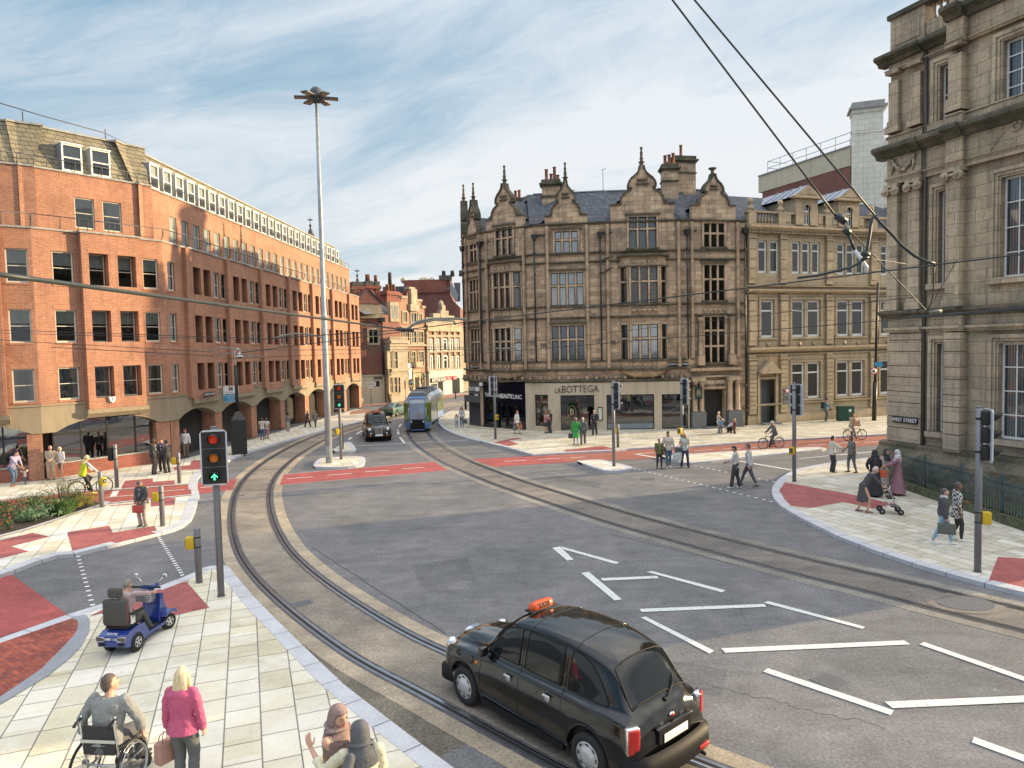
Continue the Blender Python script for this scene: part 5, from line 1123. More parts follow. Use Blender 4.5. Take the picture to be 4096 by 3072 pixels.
uz=f7.uz(*X1(430,600));mb=MB();mb.box(uz[0]-1.3,uz[0]+1.3,-.1,2,zt,zt+1.6,1);mb.prism([(uz[0]-1.5,zt+1.6),(uz[0]+1.3,zt+1.6),(uz[0]-.2,zt+3.2)],-.2,2.5,0,'y');mb.quad((uz[0]-.2,-.3,zt+3.25),(uz[0]+1.5,-.3,zt+1.6),(uz[0]+2.5,3,zt+1.7),(uz[0]+.8,3,zt+3.3),2);f7.build('dormer',mb,['brick_red','cream_stone','lead'])
for x0,x1,yt,yb,y,np in((120,345,115,700,2.0,0),(345,500,100,450,3.5,4),(500,620,110,450,4.5,2)):
 g=PF(f7.w(0,y),f7.w(f7.L,y),B7);a=g.uz(*X1(x0,yb));b=g.uz(*X1(x1,yt));mb=MB();w_=b[0]-a[0]
 mb.box(a[0]+.2,b[0]-.2,0,1.4,5,b[1]-.9);mb.box(a[0]+.05,b[0]-.05,-.15,1.55,b[1]-.9,b[1]-.55);mb.box(a[0]+.2,b[0]-.2,0,1.4,b[1]-.55,b[1],1);c=g.build('chimney',mb,['brick_dark','black_stone'])
 for k in range(np):mb=MB();mb.lathe([(.22,0),(.17,.7),(.22,.8)],(a[0]+.5+k*(w_-1)/max(1,np-1),.7,b[1]),8);mb.build('chimney_pot','terracotta',c)
mb=MB();mb.rbox(-.55,.55,-.08,-.02,-.13,.13,.03);textmesh(mb,'ORCHARD LANE',.16,TXT(0,-.09,0),.003,1);a=f7.uz(*X2(477,392));f7.put('street_sign',mb.mesh('street_sign',['black','white']),a[0],-.04,a[1])
a=f7.uz(*X1(620,800));mb=MB();mb.cyl((a[0],-.15,zc),(a[0],-.15,a[1]),.08,8);mb.box(a[0]-.3,a[0]+.3,-.4,-.02,a[1],a[1]+.5);f7.build('drainpipe',mb,'pipe_black')
a=f7.uz(*X2(455,490));mb=MB();mb.box(a[0]-.3,a[0]+.3,-.08,0,a[1]-.3,a[1]+.3);f7.build('vent',mb,'black')
# stone and brick gabled house
B8=thing('gabled_house','red brick house with cream stone bay, mullioned windows and stepped gable, behind the tram','building',(-13,84,0))
f8=PF(G(1540,1611).to_2d(),G(1690,1589).to_2d(),B8)
wins=[f8.rc(X1,975,630,1050,800),f8.rc(X1,1115,650,1205,810),f8.rc(X1,1240,665,1300,790),f8.rc(X1,975,970,1085,1150),f8.rc(X1,1120,960,1205,1150),f8.rc(X1,1235,965,1325,1150),f8.rc(X1,985,1305,1090,1560),f8.rc(X1,1240,1310,1335,1545),f8.rc(X2,915,355,1000,610),f8.rc(X2,1160,320,1265,560),f8.rc(X1,1130,1310,1190,1480)]
out=[f8.uz(*X1(x,y))for x,y in((945,1500),(1390,1500))];gz=lambda x,y:f8.uz(*X1(x,y))
u_a,u_b=f8.uz(*X1(930,600))[0],f8.uz(*X1(1360,700))[0]
gp_=[gz(x,y)for x,y in((1350,560),(1300,560),(1295,450),(1215,450),(1195,310),(1175,310),(1170,245),(1085,235),(1080,290),(1055,300),(1045,395),(960,395),(945,470),(920,480))]
mb=MB();wall(mb,[(u_a,0),(u_b,0)]+[(min(max(u,u_a),u_b),z)for u,z in gp_],wins,0,.25);
brickmat('brick_tan',(.38,.20,.135),(.31,.155,.105),(.40,.31,.23),.3,.1,.01,stain=.1,vec='facade')  # paler tan brick of the gabled front
f8.build('gabled_wall',mb,'brick_tan')
for i,r in enumerate(wins):smallwin(f8,r,2 if i in(1,4,10)else 4,(.5,)if i>2 else(),gl='leaded',e=.18)
for z0 in(gz(1100,900)[1],gz(1100,1200)[1]):mb=MB();mb.box(u_a,u_b,-.2,0,z0-.1,z0+.15);f8.build('string_course',mb,'cream_stone')
for i in range(len(gp_)-1):
 (a,z0),(b,z1)=gp_[i],gp_[i+1]
 if abs(a-b)>.4:mb=MB();mb.box(min(a,b)-.1,max(a,b)+.1,-.15,.5,max(z0,z1)-.05,max(z0,z1)+.25);f8.build('coping',mb,'cream_stone')
c_=gz(1140,420);mb=MB();mb.box(c_[0]-.7,c_[0]+.7,-.35,0,gz(1140,500)[1],gz(1140,240)[1],0);mb.box(c_[0]-.3,c_[0]+.3,-.37,-.35,gz(1140,490)[1],gz(1140,340)[1],1);mb.box(c_[0]-1,c_[0]+1,-.4,0,gz(1140,620)[1],gz(1140,500)[1]);f8.build('niche',mb,['cream_stone','sandstone_trim'])
# lower wing with canted stone bay
r8=[f8.rc(X1,715,1310,790,1580),f8.rc(X1,810,1310,880,1580),f8.rc(X2,655,385,720,640),f8.rc(X2,735,385,795,635),f8.rc(X2,810,385,850,640)]
uL=f8.uz(*X1(660,1300))[0];mb=MB();wall(mb,rect(uL-.1,u_a,0,f8.uz(*X1(780,680))[1]),[],0);f8.build('side_wall',mb,'brick_red')
mb=MB();zt8=gz(800,1160)[1];g8=PF(f8.w(0,-.8),f8.w(f8.L,-.8),B8);r8=[g8.rc(X1,715,1310,790,1580),g8.rc(X1,815,1310,890,1580),g8.rc(X2,655,385,720,640),g8.rc(X2,735,385,795,635),g8.rc(X2,810,385,850,640)]
wall(mb,rect(uL+.1,u_a+.3,0,zt8),r8,0,.2);mb.box(uL,u_a+.4,-.25,.8,zt8,zt8+.3);[mb.box(uL+.3*k,uL+.3*k+.2,-.1,.2,zt8+.3,zt8+.75)for k in range(int((u_a-uL+.3)/.3))];mb.box(uL,u_a+.4,-.2,0,gz(800,1640)[1],gz(800,1600)[1]+.1)
for e in(uL+.1,u_a+.3):mb.quad((e,0,0),(e,.8,0),(e,.8,zt8),(e,0,zt8))
g8.build('stone_bay',mb,'cream_stone')
for r in r8:smallwin(g8,r,1,(.5,),'sandstone_pale','leaded',e=.1)
mb=MB();z0=f8.uz(*X2(900,660))[1];mb.box(uL,u_b+.1,-.4,0,0,max(1.0,z0));f8.build('plinth',mb,'sandstone_trim')
mb=MB();d_=f8.uz(*X2(1090,470));mb.box(d_[0]-.9,d_[0]+.9,-.45,0,.9,f8.uz(*X2(1090,240))[1],0);mb.box(d_[0]-.5,d_[0]+.5,-.47,-.45,.9,f8.uz(*X2(1090,380))[1],1);mb.box(d_[0]-.8,d_[0]+.8,-.9,0,gz(1180,1560)[1],gz(1180,1480)[1]);f8.build('doorway',mb,['sandstone_pale','dark_interior'])
a=f8.uz(*X2(955,270));mb=MB();mb.box(a[0]-.9,a[0]+.9,-.3,-.22,a[1]-1.0,a[1]+.9,0);mb.lathe([(.6,-.36),(.6,-.3)],(a[0]-.45,0,a[1]-.5),14,1,ax='y');f8.build('hanging_sign',mb,['white',plain('navy',(.02,.03,.14),.4).name])
mb=MB();gt=gz(700,640)[1];mb.quad((uL-3,.3,f7.uz(*X1(780,680))[1]),(u_a,.3,gt),(u_a,5,gt+2.5),(uL-3,5,gt+2.2));f8.build('roof',mb,'slate_far');mb=MB();mb.box(u_a,u_b,.3,7,0,gp_[-2][1]-1.5);mb.box(uL,u_a+.01,.31,7,0,gt-.2);f8.build('inner_wall',mb,'dark_interior')
for x in(790,860):a=gz(x,650);mb=MB();mb.box(a[0]-.5,a[0]+.5,-.2,.3,a[1]-1.0,a[1]+1.3);mb.box(a[0]-.25,a[0]+.25,-.22,-.2,a[1]-.6,a[1]+.9,1);f8.build('dormer',mb,['cream_stone','leaded'])
c9=[gz(x,y)for x,y in((715,450),(945,290))];g=PF(f8.w(0,5),f8.w(f8.L,5),B8);a=g.uz(*X1(715,440));b=g.uz(*X1(940,290));mb=MB();mb.box(a[0],b[0],0,1.5,6,b[1]);mb.box(a[0]-.2,b[0]+.2,-.2,1.7,b[1]-.5,b[1]-.2);c=g.build('chimney',mb,['brick_dark'])
for k,(x,h_)in enumerate(((800,.8),(848,2.4),(905,.9))):mb=MB();mb.lathe([(.3,0),(.22,h_),(.28,h_+.1)],(g.uz(*X1(x,290))[0],.7,b[1]),8);mb.build('chimney_pot','terracotta' if k!=1 else 'black_stone',c)
# white trimmed shops
B9=thing('shop_building','brick and white stone shop building with ornate centre gable and white shopfronts behind the tram','building',(-9,92,0))
f9=PF(G(1690,1589).to_2d(),G(1850,1568).to_2d(),B9);y9=lambda x,y:f9.uz(*X1(x,y))
u0,u1=y9(1375,1000)[0],y9(1960,1000)[0];zt=y9(1600,730)[1];zs9=y9(1400,1640)[1]
wl=[]
for k,(x,n_)in enumerate(((1455,1),(1572,1),(1690,2),(1803,1),(1898,1))):
 e=14 if n_==1 else 30
 wl+=[f9.rc(X1,x-e,1105,x+e,1280),f9.rc(X1,x+8-e,1390,x+8+e,1610)]
brickmat('brick_pinkish',(.30,.13,.095),(.25,.105,.08),(.40,.32,.26),.3,.1,.01,stain=.05)
mb=MB();wall(mb,rect(u0,u1,zs9,zt),wl,0,.2);f9.build('brick_wall',mb,'brick_pinkish')
for r in wl:smallwin(f9,r,2 if r[1][0]-r[0][0]>1.2 else 1,(.75,),'frame_white','glass_mirror',e=.14)
for x in(1390,1515,1630,1755,1850,1945):a=y9(x,1200)[0];mb=MB();mb.box(a-.22,a+.22,-.2,0,zs9,zt-1.6);f9.build('pilaster',mb,'cream_stone')
for ya,yb in((850,960),(1020,1060),(1290,1320),(1590,1650)):a,b=y9(1600,yb)[1],y9(1600,ya)[1];mb=MB();mb.box(u0,u1,-.35 if ya==850 else-.24,0,a,b);f9.build('cornice',mb,'cream_stone' if ya!=850 else 'sandstone_trim')
mb=MB();mb.box(u0,u1,-.1,0,y9(1600,850)[1],zt)
for q in((1490,650,1610,740),(1615,600,1755,740),(1755,690,1850,740),(1640,510,1700,605)):r=f9.rc(X1,*q);mb.box(r[0][0],r[1][0],-.1,.5,r[0][1],r[2][1])
a=y9(1655,505);mb.sphere((a[0],.2,a[1]),(.45,.3,.6),8,6);f9.build('centre_gable',mb,'cream_stone')
mb=MB();mb.box(u0,u1,-.3,.1,0,zs9);sf=f9.build('shopfront',mb,plain('shop_cream',(.42,.41,.38),.6,var=.15).name)
for x0,y0_,x1,y1,m_ in((1345,500,1450,580,'glass_shop'),(1460,440,1555,690,'glass_shop'),(1575,440,1645,680,'blind_white'),(1705,400,1840,660,'glass_shop')):
 r=f9.rc(X2,x0,y0_,x1,y1);mb=MB();mb.quad((r[0][0],-.31,r[0][1]),(r[1][0],-.31,r[0][1]),(r[1][0],-.31,r[2][1]),(r[0][0],-.31,r[2][1]));mb.build('shop_window',plain('shop_dark',(.02,.022,.025),.15,var=.4,vs=2).name if m_!='blind_white' else 'frame_cream',sf)
for x0,y0_,x1,y1,m_,t_ in((1338,395,1578,445,'black','BATTLE AXES'),(1580,365,1675,415,'red_sign',''),(1700,360,1765,412,'red_sign','')):
 plain('red_sign',(.55,.03,.06),.4,var=0);r=f9.rc(X2,x0,y0_,x1,y1);mb=MB();mb.box(r[0][0],r[1][0],-.5,-.3,r[0][1],r[2][1])
 textmesh(mb,t_ or 'e',.55,TXT((r[0][0]+r[1][0])/2,-.51,(r[0][1]+r[2][1])/2),.01,1);mb.build('shop_sign',[m_,'white'],sf)
mb=MB();mb.box(u0,u1,.3,6,0,zt-.3);mb.box(u1,u1+6,.5,6,0,y9(1960,900)[1],1);f9.build('inner_wall',mb,['dark_interior','cream_stone'])
# tall brick gable rising behind
B10=thing('tall_gable_house','tall dark red brick gable with curved shoulder and stone chimney behind the shop building','building',(-10,100,0))
f10=PF(A(1560,1500,99).to_2d(),A(1850,1500,99).to_2d(),B10);y10=lambda x,y:f10.uz(*X1(x,y))
pl=[y10(x,y)for x,y in((630,1000),(1960,1000),(1960,560),(1840,440),(1790,330),(1785,80),(1600,85),(1560,170),(1460,300),(950,310),(940,450),(630,450))]
mb=MB();mb.prism(pl,0,6,0,'y');f10.build('wall',mb,'brick_red')
r=f10.rc(X1,1600,10,1810,85);mb=MB();mb.box(r[0][0],r[1][0],-.3,1.5,r[0][1],r[2][1]);c=f10.build('chimney',mb,'black_stone')
for k in range(5):mb=MB();mb.lathe([(.3,0),(.25,.7),(.3,.8)],(r[0][0]+.6+k*1.2,.6,r[2][1]-.1),8);mb.build('chimney_pot','black_stone',c)
mb=MB();P_=[y10(x,y)for x,y in((1785,90),(1925,330),(1895,470),(1800,330))];mb.prism(P_,-.3,-.1,0,'y');f10.build('parapet_flashing',mb,'lead');mb=MB();P_=[y10(x,y)for x,y in((1850,130),(1960,130),(1960,450),(1900,450))];mb.prism(P_,.1,.4,1,'y');f10.build('roof',mb,['lead','slate_far']);mb=MB();P_=[y10(x,y)for x,y in((620,190),(1010,180),(1010,310),(620,450))];mb.prism(P_,1,1.3,1,'y');f10.build('roof',mb,['lead','slate_far'])
r=f10.rc(X1,1010,90,1460,300);mb=MB();mb.box(r[0][0],r[1][0]+2.2,-.2,4,r[0][1],r[2][1]);mb.box(r[0][0]+4.5,r[0][0]+6.5,-.22,-.2,r[0][1]+.2,r[2][1]-1,1);f10.build('roof_extension',mb,['brick_dark','brick_red'])
for x in(980,1300,1370,1465):a=y10(x,80);mb=MB();mb.cyl((a[0],1,a[1]-2),(a[0],1,a[1]+.5),.05,5);mb.lathe([(.02,.8),(.45,.95),(.45,1.0)],(a[0],0,a[1]),10,ax='y');f10.build('satellite_dish',mb,'render_cream')
# cathedral spires over the roofs
for i,(x,yt,yb,Y)in enumerate(((1240,870,1010,120),(1428,1075,1190,130))):
 a,b=A(x,yt,Y),A(x,yb,Y);t=thing('church_spire',['dark crocketed church spire with weathervane above the brick office roof, left of the mast','small slim spire above the roofs between the brick offices and the clustered chimneys'][i],'spire',(a.x,Y,0))
 mb=MB();hh=a.z-b.z;k=(1.4,1.0)[i];mb.lathe([(k,b.z-3),(k*.8,b.z),(k*.25,b.z+hh*.62),(.1,b.z+hh*.7),(.25,b.z+hh*.78),(.05,b.z+hh*.82)],(0,0,0),8,smooth=False)
 for j in range(5):q=j/5;r_=k*.8*(1-q*.7);[mb.sphere((r_*math.cos(t_),r_*math.sin(t_),b.z+hh*.62*q),.16,5,4)for t_ in(0,PI/2,PI,3*PI/2)]
 mb.build('spire','black_stone',t);mb=MB();mb.cyl((0,0,b.z+hh*.8),(0,0,a.z),.05,5);mb.box(-.4,.4,-.03,.03,a.z-.5,a.z-.3);mb.build('weathervane','black',t)
 # ------------------------------------------------------------------ street furniture
plain('pole_grey',(.21,.21,.22),.5,.3,var=.1,vs=3);plain('mast_grey',(.36,.40,.42),.5,.2,var=.18,vs=2.5)
plain('signal_black',(.018,.018,.017),.55,var=0);plain('signal_edge',(.62,.64,.67),.4,var=0);plain('yellow',(.62,.42,.02),.45,var=0)
plain('lens_red',(.30,.012,.005),.25,var=0,emit=(.8,.05,.01),es=.30);plain('lens_amber',(.35,.10,.01),.25,var=0,emit=(.8,.22,.02),es=.22)
plain('lens_green',(.005,.05,.03),.25,var=0);plain('green_lit',(.1,.8,.5),.4,var=0,emit=(.12,1.0,.55),es=1.6);plain('lens_dark',(.03,.03,.03),.3,var=0)
def button_box(root,z,ang,rad=.08,s=1.0):
 T=Matrix.Rotation(ang,4,'Z');mb=MB();mb.rbox(-.10*s,.10*s,-rad-.20*s,-rad+.01,z-.16*s,z+.16*s,.02,0,T);mb.box(-.07*s,.07*s,-rad-.212*s,-rad-.20*s,z-.07*s,z+.11*s,1,T);mb.box(-.035*s,.035*s,-rad-.217*s,-rad-.212*s,z-.03,z+.06*s,2,T)
 mb.build('push_button_unit',['yellow','signal_black','pole_grey'],root)
 mb=MB();[mb.lathe([(rad+.008,z+d),(rad+.008,z+d+.03)],(0,0,0),12)for d in(-.13,.13)];mb.build('strap','signal_black',root)
def signal(name,label,px,front,lit=True,head=(0,0),box=None,small=None,zb=2.95,z0=.11,group='traffic signals around the junction',hs=1.0):
 p=G(*px,z0);r=thing(name,label,'traffic light',p,0,group)
 zt=zb+1.4-z0;mb=MB();mb.cyl((0,0,0),(0,0,zt),.082,16);mb.lathe([(.1,0),(.1,.02)],(0,0,0),16);mb.lathe([(.088,zt),(.07,zt+.03),(.01,zt+.035)],(0,0,0),16);mb.build('pole','pole_grey',r)
 ang=math.atan2(front[0],-front[1]);T=Matrix.Rotation(ang,4,'Z')@Matrix.Translation((head[0],head[1]-.2,zb-z0))@Matrix.Scale(hs,4)
 w,h=.31,1.36;mb=MB()
 rim=lambda e,y0,y1,m:mb.prism([(-w-e+.08,-e),(w+e-.08,-e),(w+e-.03,-e+.03),(w+e,-e+.08),(w+e,h+e-.08),(w+e-.03,h+e-.03),(w+e-.08,h+e),(-w-e+.08,h+e),(-w-e+.03,h+e-.03),(-w-e,h+e-.08),(-w-e,-e+.08),(-w-e+.03,-e+.03)],y0,y1,m,'y',T)
 rim(.0,-.02,.01,0);mb.build('backing_board','signal_edge',r)
 mb=MB();mb.box(-w+.035,w-.035,-.032,-.0201,.04,h-.04,0,T)
 for k in(1,2):mb.box(-w+.03,w-.03,-.036,-.032,h*k/3-.005,h*k/3+.005,1,T)
 for k in range(3):mb.rbox(-.19,.19,.01,.2,h*k/3+.05,h*(k+1)/3-.03,.04,0,T)
 mb.build('signal_head',['signal_black','pole_grey'],r)
 for k,m in enumerate(('lens_green','lens_amber','lens_red')):
  zc=h*(k+.5)/3;mb=MB();mb.sphere((0,-.05,zc),(.112,.05,.112),16,8,0,T)
  o=mb.build('lens',(m if lit else 'lens_dark'),r);o['label']=('green arrow lens','amber lens','red lens')[k]
  if k==0 and lit:
   a=MB();a.prism([(-.075,zc-.0),(0,zc+.075),(.075,zc),(.075,zc-.035),(0,zc+.035),(-.075,zc-.035)],-.108,-.10,0,'y',T);a.prism([(-.018,zc-.085),(.018,zc-.085),(.018,zc+.01),(-.018,zc+.01)],-.108,-.10,0,'y',T);a.build('arrow','green_lit',o)
  v=MB();n_=12;vs=[]
  for i in range(n_+1):
   a=math.radians(-35)+math.radians(250)*i/n_;ln=.26 if .3<i/n_<.7 else .26*(.35+.65*min(i,n_-i)/n_/.3)
   for y in(-.02,-.03-ln):vs.append(T@Vector((.135*math.cos(a),y,zc+.135*math.sin(a))))
   for y in(-.03-ln,-.02):vs.append(T@Vector((.124*math.cos(a),y,zc+.124*math.sin(a))))
  v.add(vs,[(i*4+j,i*4+(j+1)%4,i*4+4+(j+1)%4,i*4+4+j)for i in range(n_)for j in range(4)],0,True);v.build('visor','signal_black',r)
 mb=MB()
 for z in(.25,1.1):mb.box(-.04,.04,0,.22,z,z+.06,0,T);mb.lathe([(.092,zb-z0+z-.01),(.092,zb-z0+z+.04)],(0,0,0),12)
 mb.build('bracket','signal_black',r)
 if box:button_box(r,box[0],box[1])
 if small:T2=Matrix.Rotation(ang,4,'Z')@Matrix.Translation((0,-.18,small));mb=MB();mb.rbox(-.13,.13,-.08,.08,0,.62,.03,0,T2);mb.build('pedestrian_head','signal_black',r)
 return r
R=math.radians
signal('traffic_signal','nearest traffic signal on the left, white edged with lit green arrow',(885,2385),(.30,-1),True,head=(-.0,0))
signal('traffic_signal','traffic signal with lit green arrow standing on the small island beside the tall mast',(1365,1837),(.22,-1),True,z0=.13,box=(1.55,R(-60)))
signal('traffic_signal','traffic signal seen from behind in front of the black beauty clinic shopfront',(1982,1756),(-.45,.9),False,box=(1.45,R(40)),hs=.95)
signal('traffic_signal','traffic signal on the small refuge island, seen from the side before the restaurant windows',(2456,1864),(.93,.34),False,z0=.13)
signal('traffic_signal','traffic signal on the long refuge right behind the blonde woman on the crossing',(2729,1833),(.93,.34),False,z0=.13,box=(1.45,R(-50)),small=1.7)
signal('traffic_signal','traffic signal seen from behind on the tip of the right pavement beside red tactile paving',(3177,1926),(.75,.62),False,box=(1.35,R(-50)))
signal('traffic_signal','large traffic signal at the right edge with hooded lamps facing right',(3910,2288),(.98,-.28),False,box=(1.42,R(75)),zb=2.98)
def post(label,px,h,box=None,board=False):
 p=G(*px,.11);r=thing('push_button_post',label,'post',p,0,'grey push button posts');mb=MB();mb.lathe([(.085,0),(.085,h-.01),(.07,h+.01),(.0,h+.012)],(0,0,0),16);mb.build('post','pole_grey',r)
 if box is not None:button_box(r,h*.74,box,.085)
 if board:mb=MB();mb.rbox(-.3,-.1,-.12,.12,h*.63,h*.63+.62,.03);mb.build('signal_panel','signal_black',r);mb=MB();[mb.lathe([(.092,h*z),(.092,h*z+.03)],(0,0,0),12)for z in(.66,.9)];mb.build('strap','signal_black',r)
post('grey post with yellow box at the planter tip, in front of the cyclist',(408,2028),1.42,R(60));post('taller grey post with black side panel behind the cyclist',(468,1950),1.98,None,True)
post('grey post with yellow box just right of the three people in suits',(718,1932),1.42,R(-80));post('grey post with yellow box beside the woman with the red handbag',(651,2104),1.42,R(-75))
post('nearest grey post with yellow box, left of the near traffic signal',(797,2330),1.46,R(-80));post('grey post with yellow box in front of the large restaurant window',(2472,1789),1.35,R(-80))
post('short grey post with yellow box on the small island behind the mast',(1370,1796),1.6,R(-60))
# tall lighting mast
pb=G(1317,1851,.13);pt_=A(1265,385,pb.y);mast=thing('lighting_mast','very tall pale grey lighting mast with ring of flat floodlights on a road island','lamp post',pb)
d_=pt_-pb;mb=MB();mb.tube([(0,0,0),d_*.25,d_*.4,d_*.4+Vector((0,0,.02)),d_*.7,d_],[.185,.16,.148,.138,.11,.075],16);mb.build('mast','mast_grey',mast)
mb=MB();mb.lathe([(.165,0),(.165,.2)],d_*.4,14);mb.build('collar','mast_grey',mast);mb=MB();mb.box(-.1,.1,-.195,-.15,.35,.95);mb.build('access_door','mast_grey',mast)
mb=MB();mb.lathe([(.16,-.3),(.3,-.2),(.34,0),(.34,.12),(.3,.35),(.18,.5),(.02,.52)],d_+Vector((0,0,-.05)),14,smooth=True);mb.build('head_ring',plain('lamp_housing',(.06,.07,.08),.5).name,mast)
for k in range(6):
 a=R(12+60*k);T=Matrix.Translation(d_)@Matrix.Rotation(a,4,'Z');mb=MB();T=T@Matrix.Rotation(R(2),4,'Y');mb.prism([(.28,-.10),(.40,-.2),(1.12,-.2),(1.12,.2),(.40,.2),(.28,.10)],-.10,-.03,0,'z',T);mb.box(.62,1.06,-.15,.15,-.11,-.10,1,T);mb.build('floodlight',['lamp_housing',plain('lamp_glass',(.10,.09,.085),.3).name],mast)
 # camera post with black cabinet base
p=G(958,1814,.11);r=thing('camera_post','black post with square cabinet base and hooded dome camera by the brick offices','camera post',p)
mb=MB();mb.prism([(-.42,-.42),(.42,-.42),(.42,.42),(-.42,.42)],0,2.05,0,'z',Matrix.Rotation(R(25),4,'Z'));mb.lathe([(.59,2.05),(.16,2.55)],(0,0,0),4,T=Matrix.Rotation(R(70),4,'Z'),smooth=False);mb.build('cabinet','pipe_black',r)
mb=MB();mb.cyl((0,0,2.4),(-.02,0,5.3),.11,12,r1=.09);mb.build('column','pipe_black',r)
mb=MB();mb.tube([(0,0,5.3),(-.03,0,6.0),(.03,0,6.25),(.18,-.02,6.3),(.28,-.03,6.15),(.28,-.03,6.0)],.035,8);mb.build('arm','signal_edge',r)
mb=MB();mb.lathe([(.02,.1),(.14,.02),(.19,-.14),(.15,-.16)],(.28,-.03,5.95),12);mb.sphere((.28,-.03,5.8),.12,10,8,1);mb.build('dome_camera',['white','signal_black'],r)
# other small pieces
c=G(3381,1682,.11);r=thing('utility_cabinet','dark green utility cabinet against the stone office wall','utility cabinet',c);mb=MB();mb.rbox(-.6,.6,-.22,.22,0,1.02,.03);mb.rbox(-.63,.63,-.25,.25,1.0,1.08,.03);mb.box(-.01,.01,-.23,-.22,.06,1.0,1);mb.build('body',['cabinet_green','black'],r)
mb=MB();mb.lathe([(.12,-.235),(.12,-.225)],(.25,0,.75),12,ax='y');mb.build('sticker','white',r)
p=G(3496,1682,.11);r=thing('lamp_column','tall black lamp column with round 20 sign at the corner of the big stone building','lamp post',p);q=A(3512,1130,p.y)-p
mb=MB();mb.cyl((0,0,0),q*.28,.15,12);mb.cyl(q*.28,q,.10,12,r1=.08);mb.build('column','pipe_black',r)
zq=q*.36;mb=MB();mb.lathe([(.27,-.13),(.27,-.11)],zq,18,0,ax='y');mb.lathe([(.21,-.14),(.21,-.13)],zq,18,1,ax='y');textmesh(mb,'20',.24,Matrix.Translation(zq)@TXT(0,-.145,0),.002,2,ext=.01);o=mb.build('speed_sign',['alarm_red','white','black'],r);o.location=(-.2,0,0)
mb=MB();mb.box(zq.x-.1,zq.x+.45,-.14,-.11,zq.z+.33,zq.z+.68,0);mb.build('blue_sign','sign_blue',r)
p=G(1863,1637,.11);r=thing('bollard','slim black bollard at the kerb by the grey shutter','bollard',p);mb=MB();mb.lathe([(.11,0),(.11,1.0),(.13,1.03),(.13,1.12),(.1,1.35),(.07,1.4),(.0,1.42)],(0,0,0),12);mb.build('post','pipe_black',r);mb=MB();mb.lathe([(.122,1.12),(.112,1.2)],(0,0,0),12);mb.build('band','white',r)
p=G(1647,1598,.1);r=thing('tram_sign','yellow board with round blue tram sign on a pole in front of the gabled house','sign',p);z1=A(1645,1525,p.y).z;z0_=A(1645,1552,p.y).z
mb=MB();mb.cyl((0,0,0),(0,0,z1),.06,8);mb.build('pole','pole_grey',r);mb=MB();mb.box(-.32,.32,-.1,-.06,z0_,z1+.1);mb.build('board','yellow',r);mb=MB();mb.lathe([(.27,-.12),(.27,-.1)],(0,0,z1-.25),16,0,ax='y');mb.box(-.18,.18,-.125,-.12,z1-.3,z1-.2,1);mb.box(-.2,.2,-.125,-.1,z0_+.06,z0_+.24,1);mb.build('symbol',['sign_blue','white'],r)
p=G(1485,1614,.1);r=thing('pole_sign','small white street plate on a thin black pole against the cream wall','sign',p);z1=A(1485,1546,p.y).z;mb=MB();mb.cyl((0,0,0),(0,0,z1),.04,8);mb.build('pole','pipe_black',r);mb=MB();mb.box(-.6,.6,-.06,-.03,z1-.05,z1+.4);textmesh(mb,'ORCHARD LN',.17,TXT(0,-.065,z1+.17),.002,1);mb.box(-.2,.2,-.05,-.03,z1-.3,z1-.1);mb.build('plate',['white','black'],r)
mb=MB();p=G(1152,1690,.11);r=thing('speed_limit_sign','round 20 speed sign on a thin pole by the arcade pillar','sign',p);z1=A(1165,1592,p.y).z;mb.cyl((0,0,0),(0,0,z1),.04,8);mb.build('pole','pipe_black',r)
mb=MB();mb.lathe([(.30,-.08),(.30,-.05)],(0,0,z1),16,0,ax='y');mb.lathe([(.23,-.085),(.23,-.08)],(0,0,z1),16,1,ax='y');textmesh(mb,'20',.26,TXT(0,-.09,z1),.002,2);mb.build('sign_face',['alarm_red','white','black'],r)
# ------------------------------------------------------------------ overhead tram wiring
plain('wire',(.035,.045,.045),.45,.2,var=0);plain('arm_grey',(.20,.20,.17),.5,var=.2)
net=thing('overhead_wires','overhead tram wires and span cables crossing above the junction','wires',(0,12,6.5));
def wire(pts,r,mat='wire',name='wire',n=6):
 mb=MB();P_=[A(x,y,Y)-net.location for x,y,Y in pts];mb.tube(P_,r,n);mb.build(name,mat,net)
def dl(x,x0,d0,x1,d1):return 1/(1/d0+(1/d1-1/d0)*(x-x0)/(x1-x0))
def straight(x0,y0,d0,x1,y1,d1,r,**k):wire([(x0+(x1-x0)*t/8,y0+(y1-y0)*t/8,dl(t,0,d0,8,d1))for t in range(9)],r,**k)
straight(-60,1090,4.0,1620,1320,15,.0165,name='span_cable');wire([(1590,1316,14.6),(1650,1322,15.2)],.045,name='insulator')
wire([(1628,1318,15),(1665,1288,15.2),(1720,1276,15.4),(1800,1274,15.6),(1862,1277,15.8),(1868,1292,15.8)],.028,'arm_grey','pull_off_arm');wire([(1650,1300,15),(1740,1280,15.3),(1815,1284,15.6),(1822,1300,15.6)],.02,'arm_grey','pull_off_arm')
straight(-60,1318,20,1062,1355,17,.009);straight(-60,1330,20,1062,1361,17,.007);straight(1062,1355,17,1611,1320,15.5,.012);straight(1611,1320,15.5,4160,1008,8.5,.011)
straight(965,1411,18,1641,1323,15.5,.010);wire([(1090,1356,17),(1120,1346,17),(1173,1334,17),(1240,1338,17),(1288,1350,17),(1289,1362,17)],.022,'arm_grey','pull_off_arm')
straight(-60,1357,20,833,1407,18,.008);straight(204,1389,19,856,1424,18,.010);wire([(833,1407,18),(850,1402,18),(888,1391,18),(930,1394,18),(965,1403,18),(966,1420,18)],.02,'arm_grey','pull_off_arm');wire([(862,1424,18),(900,1412,18),(960,1418,18),(1060,1428,18)],.016,'arm_grey','pull_off_arm')
